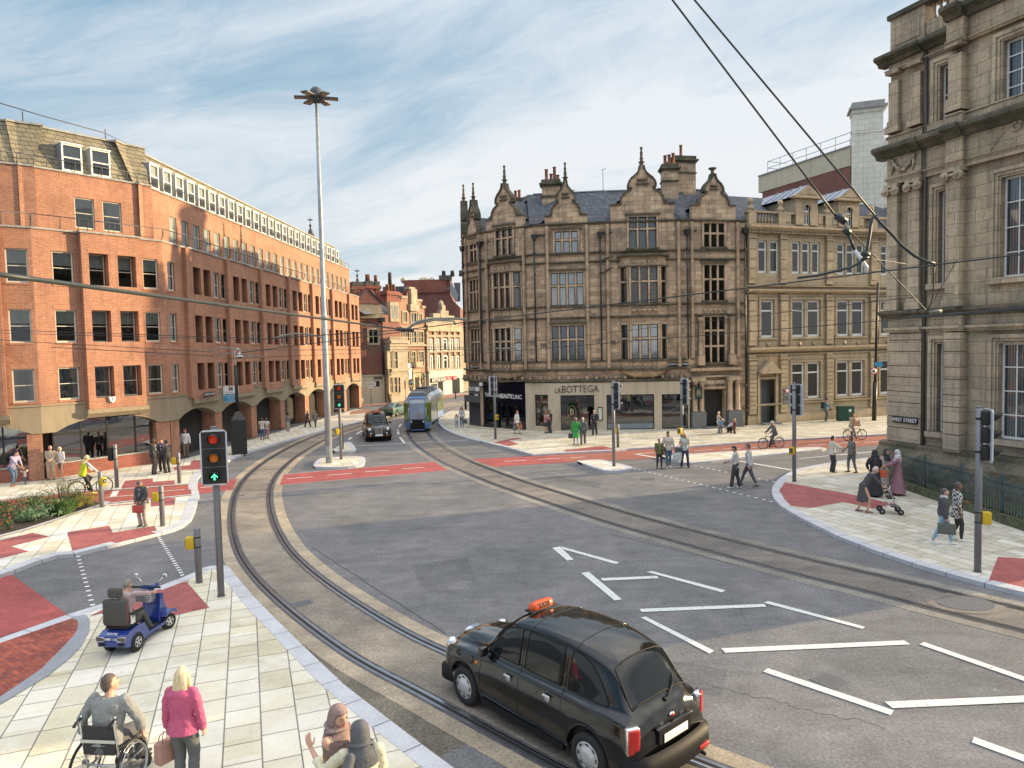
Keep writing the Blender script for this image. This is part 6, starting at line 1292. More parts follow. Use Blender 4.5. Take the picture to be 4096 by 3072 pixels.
straight(1024,1400,18,2040,1398,26,.009);straight(900,1436,18,1990,1388,30,.007);straight(1800,1424,28,4150,1232,14,.011);straight(2031,1378,30,3679,1186,16,.009)
straight(1060,1390,17,2900,1472,40,.006)if 0 else None
straight(1400,1385,20,2100,1392,28,.008);wire([(1985,1393,28),(2010,1396,28),(2055,1392,28),(2075,1398,28)],.03,'arm_grey','pull_off_arm')
straight(2660,-40,8.6,3345,866,9.2,.0118,name='feeder_cable');straight(2745,-40,8.6,3497,858,9.0,.0115,name='feeder_cable')
straight(3345,866,9.2,3705,1242,10.0,.008);wire([(3345,862,9.2),(3382,888,9.2)],.05,name='insulator');wire([(3378,915,9.2),(3395,935,9.2)],.045,name='insulator');wire([(3390,930,9.2),(3418,1000,9.2)],.02,name='strut');wire([(3418,1000,9.2),(3468,1070,9.2),(3464,1090,9.2)],.022,'signal_edge','strut')
wire([(3497,860,9),(3520,890,9),(3560,930,9),(3610,985,9),(3660,1025,9),(3710,1048,9),(3738,1053,9)],.019,name='feeder_cable');wire([(3497,862,9),(3485,880,9),(3480,930,9),(3470,990,9),(3458,1030,9)],.02,name='hanger')
wire([(3460,1030,9),(3440,1050,9),(3400,1070,9),(3340,1085,9),(3270,1102,9.1),(3190,1112,9.2)],.018,name='feeder_cable');wire([(3450,1010,9),(3475,1022,9)],.04,name='insulator');wire([(3455,1028,9),(3462,1038,9)],.05,name='insulator')
straight(3475,1033,9,3625,1056,9.5,.006);wire([(3738,1055,9),(3735,1100,9.2),(3732,1180,9.4),(3722,1222,9.6),(3700,1250,9.8),(3670,1268,10)],.009,name='hanger');straight(3828,1038,9,3728,1215,10,.005,name='hanger')
straight(3610,1270,12,4150,1228,9,.012);wire([(3720,1250,10),(3765,1243,10)],.028,'arm_grey','insulator');straight(3460,1190,13,3830,1172,13,.006)
for k in range(11):t=k/10;x=3530+190*t;y=905+150*t-28*math.sin(PI*t)*-1*.0;
# ------------------------------------------------------------------ planting bed
plain('leaf_dark',(.035,.085,.022),.6,var=.5,vs=9);plain('leaf_mid',(.07,.14,.035),.6,var=.45,vs=9);plain('leaf_grey',(.10,.18,.085),.6,var=.4,vs=9);plain('leaf_yellow',(.26,.22,.02),.6,var=.5,vs=9);plain('leaf_olive',(.10,.12,.04),.6,var=.5,vs=9)
plain('petal_orange',(.62,.07,.02),.6,var=.3,vs=20);plain('twig',(.08,.05,.03),.9)
def shrub(name,label,px,rad,hgt,mat,n_=900,ls=.06,fl=None,up=.4,seed=1,grass=False,group='shrubs in the planting bed'):
 rnd=random.Random(seed);p=G(*px,hk+.03);r=thing(name,label,'shrub' if not grass else 'grass plant',p,0,group);mb=MB();tw=MB()
 for k in range(9):a=rnd.random()*6.28;q=rnd.random()*.7;tw.tube([(0,0,0),(rad*q*.5*math.cos(a),rad*q*.5*math.sin(a),hgt*.5),(rad*q*math.cos(a),rad*q*math.sin(a),hgt*.85)],[.015,.009,.004],4)
 tw.build('stems','twig',r);lobes=[(rnd.uniform(-.6,.6)*rad,rnd.uniform(-.6,.6)*rad,rnd.uniform(.35,.75)*hgt,rnd.uniform(.3,.55))for _ in range(9)]
 F_=MB()
 for k in range(n_):
  if grass:
   a=rnd.random()*6.28;q=rnd.random()**.6*rad*.5;h_=hgt*rnd.uniform(.6,1.1);o=Vector((q*math.cos(a),q*math.sin(a),0));t_=Vector((o.x*(1.4+rnd.random()),o.y*(1.4+rnd.random()),h_));s_=Vector((-math.sin(a),math.cos(a),0))*ls*.18
   mb.add([o-s_,o+s_,(o+t_)*.5+Vector((0,0,h_*.12))+s_,(o+t_)*.5+Vector((0,0,h_*.12))-s_,t_],[(0,1,2,3),(3,2,4)])
   continue
  lx,ly,lz,lr=rnd.choice(lobes);v=Vector((rnd.gauss(0,1),rnd.gauss(0,1),rnd.gauss(0,.8))).normalized()*lr*rad*rnd.uniform(.75,1.1);c=Vector((lx,ly,lz))+Vector((v.x,v.y,v.z*hgt/rad*.8));c.z=max(.03,c.z)
  nn=(v.normalized()+Vector((rnd.uniform(-.6,.6),rnd.uniform(-.6,.6),rnd.uniform(0,1)*up+.3))).normalized();s_=nn.cross(Vector((rnd.gauss(0,1),rnd.gauss(0,1),.2))).normalized();t_=nn.cross(s_);L_=ls*rnd.uniform(.6,1.2)
  mb.add([c-s_*L_*.5,c+t_*L_*.28+nn*L_*.05,c+s_*L_*.7,c-t_*L_*.28+nn*L_*.05],[(0,1,2,3)])
  if fl and k%40==0:q=c+Vector((0,0,hgt*.12))+nn*.03;F_.sphere(q,(.028,.028,.018),5,3)
 nf=len(mb.f)
 if fl:mb.add(F_.v,F_.f,1)
 mb.build('foliage',[mat,fl or mat],r)
ZAp=lambda x,y:ZA((x,y))[0]
shrub('shrub','tall airy olive shrub in the middle of the bed, just behind the orange flowers',ZAp(590,1035),.75,1.15,'leaf_olive',1500,.05,up=1.2,seed=3)
shrub('shrub','rounded mid green shrub at the left of the bed, furthest from the kerb',ZAp(310,1090),.85,.75,'leaf_mid',1600,.06,seed=4);shrub('shrub','grey green rosette shrub close to the front kerb of the bed',ZAp(320,1190),.75,.55,'leaf_grey',1500,.075,seed=5)
shrub('flowering_shrub','orange flowered bush in the centre of the bed, left of the grassy clump',ZAp(495,1130),.42,.62,'leaf_dark',600,.05,'petal_orange',seed=6);shrub('ornamental_grass','clump of dark green grassy leaves between orange flowers and yellow shrubs',ZAp(625,1120),.62,.55,'leaf_mid',700,.12,seed=7,grass=True)
shrub('shrub','yellow conifer shrub at the right end of the bed',ZAp(850,1045),.55,.55,'leaf_yellow',1300,.045,up=1.5,seed=8);shrub('shrub','smaller yellow shrub in front of the larger yellow one',ZAp(755,1075),.42,.4,'leaf_yellow',900,.045,up=1.5,seed=9)
shrub('shrub','dark green shrub tucked behind the yellow shrubs',ZAp(745,1010),.5,.5,'leaf_dark',900,.055,seed=10);shrub('flowering_shrub','orange flowered bush at the left edge, behind the small front one',ZAp(40,1150),.5,.55,'leaf_mid',800,.05,'petal_orange',seed=11)
shrub('flowering_shrub','small orange flowered bush at the front left of the bed by the kerb',ZAp(80,1275),.42,.5,'leaf_dark',700,.05,'petal_orange',seed=12);shrub('shrub','reddish olive shrub between the left flowers and the grey green rosette',ZAp(170,1190),.6,.6,'leaf_olive',1100,.05,'petal_orange',seed=13)
shrub('shrub','low dark green shrub at the far left of the bed',ZAp(60,1070),.55,.4,'leaf_dark',800,.055,seed=14)
# ------------------------------------------------------------------ vehicles
plain('paint_black',(.006,.006,.0055),.13,coat=.7,var=0,spec=.35);plain('tyre',(.018,.018,.018),.8,var=.2,vs=20);plain('trim_black',(.012,.012,.013),.55,var=0,spec=.2)
plain('hub_silver',(.55,.56,.58),.35,.5,var=.08);plain('chrome',(.75,.76,.78),.12,1.0,var=0);plain('taxi_orange',(.58,.085,.02),.45,var=.15,emit=(.9,.12,.01),es=.04)
plain('tail_red',(.42,.015,.012),.25,coat=.4,var=0,emit=(.8,.03,.02),es=.04);plain('car_glass',(.008,.011,.013),.04,var=0,spec=.45);plain('lamp_white',(.75,.77,.8),.12,coat=.8,var=0)
plain('indicator',(.75,.18,.02),.3,var=0);plain('seam',(.004,.004,.004),.6,var=0)
def interp(tab,x):
 if x>=tab[0][0]:return tab[0][1:]
 for i in range(len(tab)-1):
  a,b=tab[i],tab[i+1]
  if a[0]>=x>=b[0]:
   t=(a[0]-x)/(a[0]-b[0]+1e-9);p=tab[max(i-1,0)];q=tab[min(i+2,len(tab)-1)];out=[]
   h=a[0]-b[0]
   for k in range(1,len(a)):
    m0=(b[k]-p[k])/max(1e-6,p[0]-b[0])*h if i>0 else(b[k]-a[k]);m1=(q[k]-a[k])/max(1e-6,a[0]-q[0])*h if i+2<len(tab)else(b[k]-a[k])
    if(b[k]-a[k])*m0<0:m0=0
    if(b[k]-a[k])*m1<0:m1=0
    lim=3*abs(b[k]-a[k]);m0=max(-lim,min(lim,m0));m1=max(-lim,min(lim,m1))
    out.append((2*t**3-3*t*t+1)*a[k]+(t**3-2*t*t+t)*m0+(-2*t**3+3*t*t)*b[k]+(t**3-t*t)*m1)
   return tuple(out)
 return tab[-1][1:]
class Body:
 """car body lofted along x; table rows: x, y_mid, z_belt, y_belt, y_gh_base, z_gh_base, y_gh_top, z_roof, drop (roof edge below centre)"""
 def __init__(s,tab,axles,wr,arch,sill=.26):s.tab=tab;s.ax=axles;s.wr=wr;s.arch=arch;s.sill=sill;s.c={}
 def ctrl(s,x):
  ym,zb,yb,yg,zg,yt,zr,dr=interp(s.tab,x);zs=s.sill
  for a in s.ax:
   d=abs(x-a)
   if d<s.arch:zs=max(zs,s.wr+math.sqrt(s.arch**2-d*d)*.97)
  z1=max(.42,zs+.05);z2=max(.66,zs+.12,zb*.72)if zb>.8 else(z1+zb)/2;z2=min(z2,zb-.06)
  z1=min(z1,z2-.03)
  return[(ym-.05,zs),(ym-.0,z1),(ym+.004,z2),((ym+yb)/2+.004,(z2+zb*1.6)/2.6),(yb,zb),(yg,zg),((yg+yt)/2+.012,(zg+zr-dr)/2),(yt,zr-dr),(yt-.13*(yt/.58),zr-dr*.33),(yt*.42,zr-.012),(0,zr)]
 def sec(s,x,k=4):
  key=round(x,4)
  if key in s.c:return s.c[key]
  P=s.ctrl(x);out=[]
  for i in range(len(P)-1):
   p0=P[max(i-1,0)];p1,p2=P[i],P[i+1];p3=P[i+2]if i+2<len(P)else(-p1[0],p1[1])
   for j in range(k):
    t=j/k;out.append(tuple(.5*((2*p1[q])+(p2[q]-p0[q])*t+(2*p0[q]-5*p1[q]+4*p2[q]-p3[q])*t*t+(3*p1[q]-p0[q]-3*p2[q]+p3[q])*t**3)for q in(0,1)))
  out.append(P[-1]);s.c[key]=out;return out
 def side(s,x,z):
  P=s.sec(x);best=P[0][0]
  for a,b in zip(P,P[1:]):
   if a[1]<=z<=b[1]and b[1]>a[1]:return a[0]+(b[0]-a[0])*(z-a[1])/(b[1]-a[1])
  return P[-4][0]
 def top(s,x,y):
  P=s.sec(x);y=abs(y)
  for i in range(len(P)-1,0,-1):
   a,b=P[i],P[i-1]
   if a[0]<=y<=b[0]and b[0]>a[0]:return a[1]+(b[1]-a[1])*(y-a[0])/(b[0]-a[0])
  return P[-1][1]
 def shell(s,mat,parent,xs=None):
  mb=MB();xs=xs or sorted({round(s.tab[-1][0]+(s.tab[0][0]-s.tab[-1][0])*i/110,3)for i in range(111)}|{round(a+s.arch*c,3)for a in s.ax for c in(-1,-.98,-.93,.93,.98,1)},reverse=True)
  n_=len(s.sec(xs[0]))
  for sgn in(1,-1):
   vs=[(x,sgn*y,z)for x in xs for y,z in s.sec(x)];f=[]
   for i in range(len(xs)-1):
    for j in range(n_-1):
     q=(i*n_+j,(i+1)*n_+j,(i+1)*n_+j+1,i*n_+j+1);f.append(q if sgn<0 else q[::-1])
   mb.add(vs,f,0,True)
  for x,rev in((xs[0],1),(xs[-1],0)):
   P=s.sec(x);vs=[(x,y,z)for y,z in P]+[(x,-y,z)for y,z in P];f=[(j,j+1,n_+j+1,n_+j)for j in range(n_-1)];mb.add(vs,[q[::-1]if rev else q for q in f],0,True)
  o=mb.build('body',mat,parent);bm=bmesh.new();bm.from_mesh(o.data);bmesh.ops.remove_doubles(bm,verts=bm.verts,dist=.0008);bmesh.ops.recalc_face_normals(bm,faces=bm.faces);bm.to_mesh(o.data);bm.free()
  return o
 def sidepatch(s,name,x0,x1,zb,zt,sgn,mat,parent,off=.006,nx=10,nz=4,rim=None):
  mb=MB();vs=[]
  for i in range(nx+1):
   x=x0+(x1-x0)*i/nx;a,b=zb(x),zt(x)
   for j in range(nz+1):z=a+(b-a)*j/nz;vs.append((x,sgn*(s.side(x,z)+off),z))
  mb.add(vs,[(i*(nz+1)+j,(i+1)*(nz+1)+j,(i+1)*(nz+1)+j+1,i*(nz+1)+j+1)for i in range(nx)for j in range(nz)],0,True)
  if rim:
   lp=[vs[i*(nz+1)]for i in range(nx+1)]+[vs[nx*(nz+1)+j]for j in range(1,nz+1)]+[vs[i*(nz+1)+nz]for i in range(nx-1,-1,-1)]+[vs[j]for j in range(nz-1,-1,-1)]
   mb.tube(lp,.011,5,1)
  return mb.build(name,[mat]+([rim]if rim else[]),parent)
 def toppatch(s,name,x0,x1,y1,mat,parent,off=.008,nx=8,ny=12,y1b=None,rim=None):
  mb=MB();vs=[]
  for i in range(nx+1):
   x=x0+(x1-x0)*i/nx;ye=y1+((y1b or y1)-y1)*i/nx;dx=(s.tab[0][1]*0)
   for j in range(ny+1):
    y=-ye+2*ye*j/ny;z=s.top(x,y);sl=(s.top(x+.02,y)-s.top(x-.02,y))/.04;nl=math.sqrt(1+sl*sl);vs.append((x-sl/nl*off,y,z+off/nl))
  mb.add(vs,[(i*(ny+1)+j,(i+1)*(ny+1)+j,(i+1)*(ny+1)+j+1,i*(ny+1)+j+1)for i in range(nx)for j in range(ny)],0,True)
  if rim:
   lp=vs[:ny+1]+[vs[i*(ny+1)+ny]for i in range(1,nx+1)]+vs[nx*(ny+1):][::-1][1:]+[vs[i*(ny+1)]for i in range(nx-1,-1,-1)];mb.tube(lp,.014,5,1)
  return mb.build(name,[mat]+([rim]if rim else[]),parent)
 def seamline(s,pts,sgn,r=.005): # pts (x,z) on the side
  mb=MB();P=[(x,sgn*(s.side(x,z)+.001),z)for x,z in pts];mb.tube(P,r,4);return mb
def wheel(parent,x,y,r,w,rimr,style='cap'):
 sg=1 if y>0 else-1;o=thing('wheel',None,None,(x,y,r));o.parent=parent;mb=MB()
 mb.lathe([(rimr,-w/2),(r*.93,-w/2),(r,-w*.36),(r,w*.36),(r*.93,w/2),(rimr,w/2),(rimr*.9,w*.1)],(0,0,0),28,ax='y');mb.build('tyre','tyre',o)
 mb=MB();f=sg*w/2
 if style=='cap':
  mb.lathe([(rimr,f*.9),(rimr*.93,f*1.02),(rimr*.8,f*.95),(rimr*.62,f*1.02),(rimr*.5,f*1.28),(rimr*.3,f*1.36),(.01,f*1.36)],(0,0,0),28,ax='y')
  mb.smooth=False
  for k in range(8):a=2*PI*k/8;T=Matrix.Rotation(a,4,'Y');mb.box(rimr*.74,rimr*.86,min(f*.95,f*1.02),max(f*.95,f*1.02),-.028,.028,1,T)
 else:
  mb.lathe([(rimr,f*.9),(rimr*.9,f*1.0),(rimr*.86,f*.7),(.01,f*.6)],(0,0,0),24,1,ax='y')
  for k in range(5):a=2*PI*k/5;T=Matrix.Rotation(a,4,'Y');mb.box(.0,rimr*.92,min(f*.75,f),max(f*.75,f),-rimr*.10,rimr*.10,0,T)
  mb.lathe([(rimr,f*.92),(rimr*.88,f*1.02),(rimr*.85,f*.9)],(0,0,0),24,ax='y')
 mb.build('rim',['hub_silver','seam'],o);return o
TX=[ # x,  ymid, zbelt, ybelt, ygb, zgb, ygt, zroof, drop
(2.20,.60,.66,.56,.50,.72,.36,.80,.03),(2.15,.70,.74,.66,.54,.82,.38,.93,.05),(2.06,.78,.82,.74,.58,.88,.40,1.00,.05),(1.90,.83,.90,.78,.60,.93,.42,1.05,.06),(1.60,.855,.965,.79,.60,.965,.44,1.10,.06),(1.30,.865,.98,.79,.62,.99,.48,1.14,.06),(1.05,.865,.985,.80,.68,1.03,.54,1.175,.06),(.93,.865,.99,.81,.725,1.07,.60,1.23,.06),(.80,.865,.995,.82,.745,1.08,.625,1.40,.08),(.62,.865,1.0,.83,.755,1.08,.625,1.58,.10),(.45,.865,1.005,.83,.76,1.08,.615,1.705,.11),(.25,.865,1.01,.83,.76,1.08,.61,1.775,.12),(-.1,.865,1.02,.83,.76,1.09,.605,1.825,.13),(-.5,.865,1.03,.83,.76,1.09,.605,1.845,.13),(-.9,.87,1.035,.83,.76,1.10,.60,1.835,.13),(-1.3,.875,1.04,.835,.755,1.10,.59,1.79,.14),(-1.6,.875,1.04,.835,.75,1.11,.575,1.715,.14),(-1.78,.87,1.04,.825,.735,1.11,.57,1.60,.14),(-1.95,.86,1.03,.81,.71,1.09,.58,1.36,.10),(-2.08,.845,1.01,.79,.68,1.06,.58,1.165,.04),(-2.17,.825,.96,.76,.64,1.01,.50,1.09,.04),(-2.25,.79,.86,.72,.58,.93,.44,1.0,.04),(-2.30,.75,.72,.66,.50,.78,.40,.86,.04)]
def make_taxi():
 r=thing('taxi','','taxi');B=Body(TX,(1.443,-1.443),.33,.405);B.shell('paint_black',r)
 for s in(1,-1):
  zt1=lambda x:1.665 if x<.42 else 1.665-(x-.42)*1.12;zb=lambda x:1.115
  B.sidepatch('side_window',.86,.10,zb,zt1,s,'car_glass',r,rim='trim_black');B.sidepatch('side_window',-.04,-.84,zb,lambda x:1.675,s,'car_glass',r,rim='trim_black')
  B.sidepatch('side_window',-.99,-1.74,lambda x:1.12,lambda x:1.665-max(0,(-x-1.0))**2.2*.95,s,'car_glass',r,rim='trim_black')
  for pts in([(.98,.36+.07*i)for i in range(11)]+[(.9,1.12),(.62,1.50),(.44,1.69)],[(.03,.30+.08*i)for i in range(18)],[(-.92,.80+.08*i)for i in range(12)],[(.98,.36),(.4,.35),(-.4,.35),(-.88,.36),(-.98,.55),(-1.0,.8),(-.92,.84)]):m=B.seamline(pts,s);m.build('door_seam','seam',r)
  for pts in([(2.0-.1*i,.82+.0*i)for i in range(0)],):pass
  mb=MB();mb.tube([(x,s*(B.sec(x)[28][0]+.006),B.sec(x)[28][1]-.005)for x in[.85-.1*i for i in range(29)]],.012,5);mb.build('drip_rail','trim_black',r)
  mb=MB();mb.tube([(x,s*(B.side(x,.985)+.003),.985)for x in[.95-.1*i for i in range(31)]],.010,5);mb.build('belt_moulding','paint_black',r)
  for x in(.20,-.70):
   y=B.side(x,.90)+.012;mb=MB();mb.rbox(x-.02,x+.13,min(s*y,s*(y+.035)),max(s*y,s*(y+.035)),.915,.95,.012);mb.lathe([(.055,s*(y-.005)),(.055,s*(y+.008)),(.01,s*(y+.008))],(x+.05,0,.89),14,ax='y');mb.build('door_handle','hub_silver',r)
  mb=MB();y=B.side(.86,1.1);mb.cyl((.84,s*y,1.10),(.86,s*(y+.1),1.13),.025,6);mb.rbox(.80,.91,min(s*(y+.07),s*(y+.24)),max(s*(y+.07),s*(y+.24)),1.06,1.22,.04);mb.build('door_mirror','paint_black',r)
  mb=MB();y=B.side(1.12,.86);mb.sphere((1.10,s*y,.86),(.045,.02,.025),10,6);mb.build('side_indicator','indicator',r)
  wheel(r,1.443,s*.765,.33,.19,.215);wheel(r,-1.443,s*.765,.33,.19,.215)
  mb=MB();T=Matrix.Translation((-2.17,s*.745,.83))@Matrix.Rotation(s*R(-24),4,'Z');mb.rbox(-.095,.05,-.09,.09,-.175,.175,.03,0,T);mb.rbox(-.075,.03,-.105,.105,-.19,.19,.03,1,T);mb.build('tail_light',['tail_red','chrome'],r)
  mb=MB();mb.rbox(-2.465,-2.40,min(s*.42,s*.66),max(s*.42,s*.66),.335,.40,.015);mb.build('rear_reflector','tail_red',r)
  mb=MB();mb.lathe([(.105,-.10),(.115,-.02),(.10,.0)],(2.14,s*.60,.83),18,1,ax='x');mb.sphere((2.14,s*.60,.83),(.05,.10,.10),16,10,0);mb.build('headlight',['lamp_white','chrome'],r)
  mb=MB();mb.lathe([(.055,.0),(.06,.05),(.02,.075)],(2.17,s*.52,.56),12,ax='x');mb.build('fog_light','lamp_white',r);mb=MB();mb.rbox(2.26,2.31,min(s*.48,s*.64),max(s*.48,s*.64),.40,.44,.01);mb.build('front_indicator','indicator',r)
 B.toppatch('windscreen',1.0,.43,.60,'car_glass',r,y1b=.565,rim='trim_black',off=.008);B.toppatch('rear_window',-1.70,-2.06,.53,'car_glass',r,y1b=.60,rim='trim_black',off=.008,nx=10)
 for x in(-.08,-1.05):
  mb=MB();P=[p for p in B.sec(x)if p[1]>B.sec(x)[26][1]];mb.tube([(x,y,z+.002)for y,z in P]+[(x,-y,z+.002)for y,z in reversed(P[:-1])],.010,5);mb.build('roof_rib','paint_black',r)
 for pts in([(2.05,.36),(1.7,.47),(1.3,.555),(1.0,.60)],):
  for s in(1,-1):mb=MB();mb.tube([(x,s*y,B.top(x,y)+.002)for x,y in pts],.006,4);mb.build('bonnet_seam','seam',r)
 mb=MB();mb.box(-2.1,2.0,-.60,.60,.20,.75);mb.box(-2.0,-1.0,-.76,.76,.5,.85);mb.box(1.0,1.95,-.76,.76,.5,.8);mb.build('underbody','seam',r)
 for s in(1,-1):mb=MB();mb.box(-.95,.98,min(s*.70,s*.855),max(s*.70,s*.855),.20,.31);mb.build('sill','trim_black',r)
 # bumpers with wrapped ends
 def bumper(x,sg,name,z0,z1):
  P=[(x-sg*.50,.845),(x-sg*.22,.86),(x-sg*.06,.76),(x,.55),(x+sg*.03,0)];P=P+[(a,-b)for a,b in reversed(P[:-1])];P=[(a,b)for a,b in[(v.x,v.y)for v in smooth(P,4)]]
  mb=MB();ins=[(a-sg*.09,b*.9)for a,b in P];n_=len(P)
  for i in range(n_-1):
   for(pa,za),(pb,zb_)in(((ins,z0),(P,z0+.03)),((P,z0+.03),(P,z1-.05)),((P,z1-.05),(ins,z1))):mb.add([(*pa[i],za),(*pa[i+1],za),(*pb[i+1],zb_),(*pb[i],zb_)],[(0,1,2,3)],0,True)
  o=mb.build(name,'trim_black',r);bm=bmesh.new();bm.from_mesh(o.data);bmesh.ops.remove_doubles(bm,verts=bm.verts,dist=.0005);bm.to_mesh(o.data);bm.free()
 bumper(-2.44,-1,'rear_bumper',.27,.61);bumper(2.27,1,'front_bumper',.25,.52)
 mb=MB();mb.box(-2.345,-2.27,-.36,.36,.67,.90);mb.build('plate_recess','trim_black',r);mb=MB();mb.rbox(-2.362,-2.35,-.27,.27,.68,.80,.004);mb.build('number_plate','blind_white',r)
 mb=MB();mb.rbox(-2.36,-2.30,-.40,.40,.87,.905,.012);mb.build('plate_light_bar','paint_black',r);mb=MB();mb.sphere((-2.285,0,.965),(.02,.06,.035),12,8,0);mb.sphere((-2.30,0,.965),(.015,.045,.022),12,8,1);mb.build('badge',['chrome','tail_red'],r)
 mb=MB();mb.tube([(-2.13,-.05,1.12),(-2.12,-.16,1.15),(-2.0,-.52,1.34)],[.02,.012,.006],6);mb.sphere((-2.14,-.03,1.12),.035,8,6);mb.tube([(-2.10,-.2,1.16),(-1.97,-.5,1.38)],.006,4);mb.build('rear_wiper','trim_black',r)
 mb=MB();mb.cyl((-2.30,-.55,.24),(-2.46,-.55,.24),.03,10);mb.build('exhaust','trim_black',r)
 mb=MB();mb.prism([(-.21,.48),(.21,.48),(.24,.80),(.20,.93),(.1,.965),(-.1,.965),(-.20,.93),(-.24,.80)],2.12,2.235,0,'x');
 mb.prism([(-.17,.52),(.17,.52),(.2,.80),(.165,.905),(.08,.93),(-.08,.93),(-.165,.905),(-.2,.80)],2.235,2.24,1,'x')
 for k in range(11):y=-.16+.032*k;mb.box(2.238,2.255,y-.007,y+.007,.53,.91,0)
 mb.build('grille',['chrome','seam'],r);mb=MB();mb.rbox(2.31,2.325,-.25,.25,.40,.51,.004);mb.build('number_plate','blind_white',r)
 mb=MB()
 for s in(1,-1):mb.tube([(1.02,s*.1+.1,1.18),(.85,s*.3,1.34),(.80,s*.3-.2,1.42)],.008,4)
 mb.build('wiper','trim_black',r)
 mb=MB();mb.rbox(.28,.46,-.30,.30,1.775,1.80,.01,1);zb_=1.80
 vs=[];n_=20
 for(kx,ky,z)in((.9,.84,0),(.93,.86,.03),(.86,.82,.07),(.65,.74,.10),(.3,.6,.112)):
  for i in range(n_):a=2*PI*i/n_;c,s_=math.cos(a),math.sin(a);vs.append((.37+.10*kx*math.copysign(abs(c)**.7,c),.30*ky*math.copysign(abs(s_)**.7,s_),zb_+z))
 mb.add(vs,[(i*n_+k,i*n_+(k+1)%n_,(i+1)*n_+(k+1)%n_,(i+1)*n_+k)for i in range(4)for k in range(n_)]+[tuple(4*n_+k for k in range(n_))],0,True)
 for sg in(1,-1):
  T=Matrix.Translation((.37+sg*.088,0,zb_+.052))@Matrix.Rotation(sg*PI/2,4,'Z')@Matrix.Rotation(PI/2-.25,4,'X');textmesh(mb,'TAXI',.11,T,.006,1,ext=.004)
 mb.build('taxi_sign',['taxi_orange','seam'],r);return r
tx=make_taxi();tx.scale=(1.0,)*3;tx['group']='black taxis'
fw,rw=G(1879,2818),G(2352,3100);mid=(fw+rw)/2;hd=(fw-rw).to_2d().normalized();lf=Vector((-hd.y,hd.x))
cpt=mid.to_2d()-lf*.765-hd*.02
tx.location=(*cpt,.012);tx.rotation_euler=(0,0,math.atan2(hd.y,hd.x));tx['label']='large black taxi in the foreground seen from behind, with orange roof sign'
t2=copytree(tx);p=G(1512,1766);t2.location=(p.x-.45,p.y+1.9,.004);t2.rotation_euler=(0,0,math.atan2(-.965,.26));t2.scale=(1,1,1);t2['label']='small distant black taxi facing the camera left of the tram'
SD=[(2.25,.70,.52,.64,.52,.58,.40,.62,.02),(2.15,.82,.62,.76,.62,.66,.5,.72,.02),(1.8,.88,.76,.84,.70,.78,.55,.84,.03),(1.2,.90,.86,.86,.74,.88,.62,.93,.03),(.85,.905,.89,.87,.76,.92,.66,.98,.03),(.5,.905,.91,.87,.75,.94,.60,1.18,.06),(.1,.905,.92,.87,.74,.95,.55,1.37,.09),(-.4,.905,.93,.87,.73,.96,.54,1.42,.1),(-.9,.91,.945,.87,.72,.97,.54,1.38,.1),(-1.4,.91,.955,.87,.70,.98,.54,1.19,.07),(-1.75,.90,.965,.86,.68,.985,.55,1.03,.02),(-2.1,.87,.97,.83,.66,.985,.5,1.0,.01),(-2.22,.84,.90,.80,.6,.93,.45,.94,.01),(-2.3,.78,.62,.72,.5,.66,.4,.68,.01)]
def make_sedan(name,label,paint,loc,hd_,sc,lights=True):
 r=thing(name,label,'car',loc,math.atan2(hd_[1],hd_[0]));r.scale=(sc,)*3;B=Body(SD,(1.38,-1.38),.33,.385,.2);B.shell(paint,r)
 for s in(1,-1):
  B.sidepatch('side_window',.55,-1.45,lambda x:.975,lambda x:max(.985,min(1.30,1.30-max(0,x+.0)*.62-max(0,-x-.75)*.40)),s,'car_glass',r,nx=14);wheel(r,1.38,s*.80,.33,.21,.23,'spoke');wheel(r,-1.38,s*.80,.33,.21,.23,'spoke')
  mb=MB();mb.rbox(-2.27,-2.05,min(s*.40,s*.86),max(s*.40,s*.86),.80,.88,.02);mb.build('tail_light','tail_red',r);mb=MB();mb.rbox(.48,.62,min(s*.86,s*1.03),max(s*.86,s*1.03),.95,1.05,.03);mb.build('door_mirror','trim_black',r)
  m=B.seamline([(-.35,.3+.09*i)for i in range(8)],s);m.build('door_seam','seam',r)
 B.toppatch('rear_window',-.98,-1.68,.50,'car_glass',r);B.toppatch('windscreen',.80,.15,.56,'car_glass',r,y1b=.5)
 mb=MB();mb.rbox(-2.36,-2.1,-.80,.80,.24,.50,.04);mb.build('rear_bumper','trim_black',r);mb=MB();mb.rbox(-2.30,-2.27,-.24,.24,.68,.78,.01);mb.build('number_plate','trim_black',r)
 mb=MB();mb.rbox(-2.2,-2.02,-.6,.6,1.0,1.03,.01);mb.build('boot_lip',paint,r);mb=MB();mb.box(-2.0,2.0,-.65,.65,.18,.7);mb.build('underbody','seam',r);return r
plain('paint_green',(.10,.20,.155),.28,.35,coat=1.0,var=0);plain('paint_white',(.7,.7,.7),.3,coat=1.0,var=0)
p=G(1548,1666);make_sedan('parked_car','metallic green saloon car seen from behind, between the far taxi and the arcade','paint_green',(p.x+.5,p.y+1.2,.004),(.24,.97),.86)
p=A(1398,1560,77);make_sedan('white_car','white car half hidden behind the last brick arcade pillar','paint_white',(p.x,77,.004),(.1,1),.98)
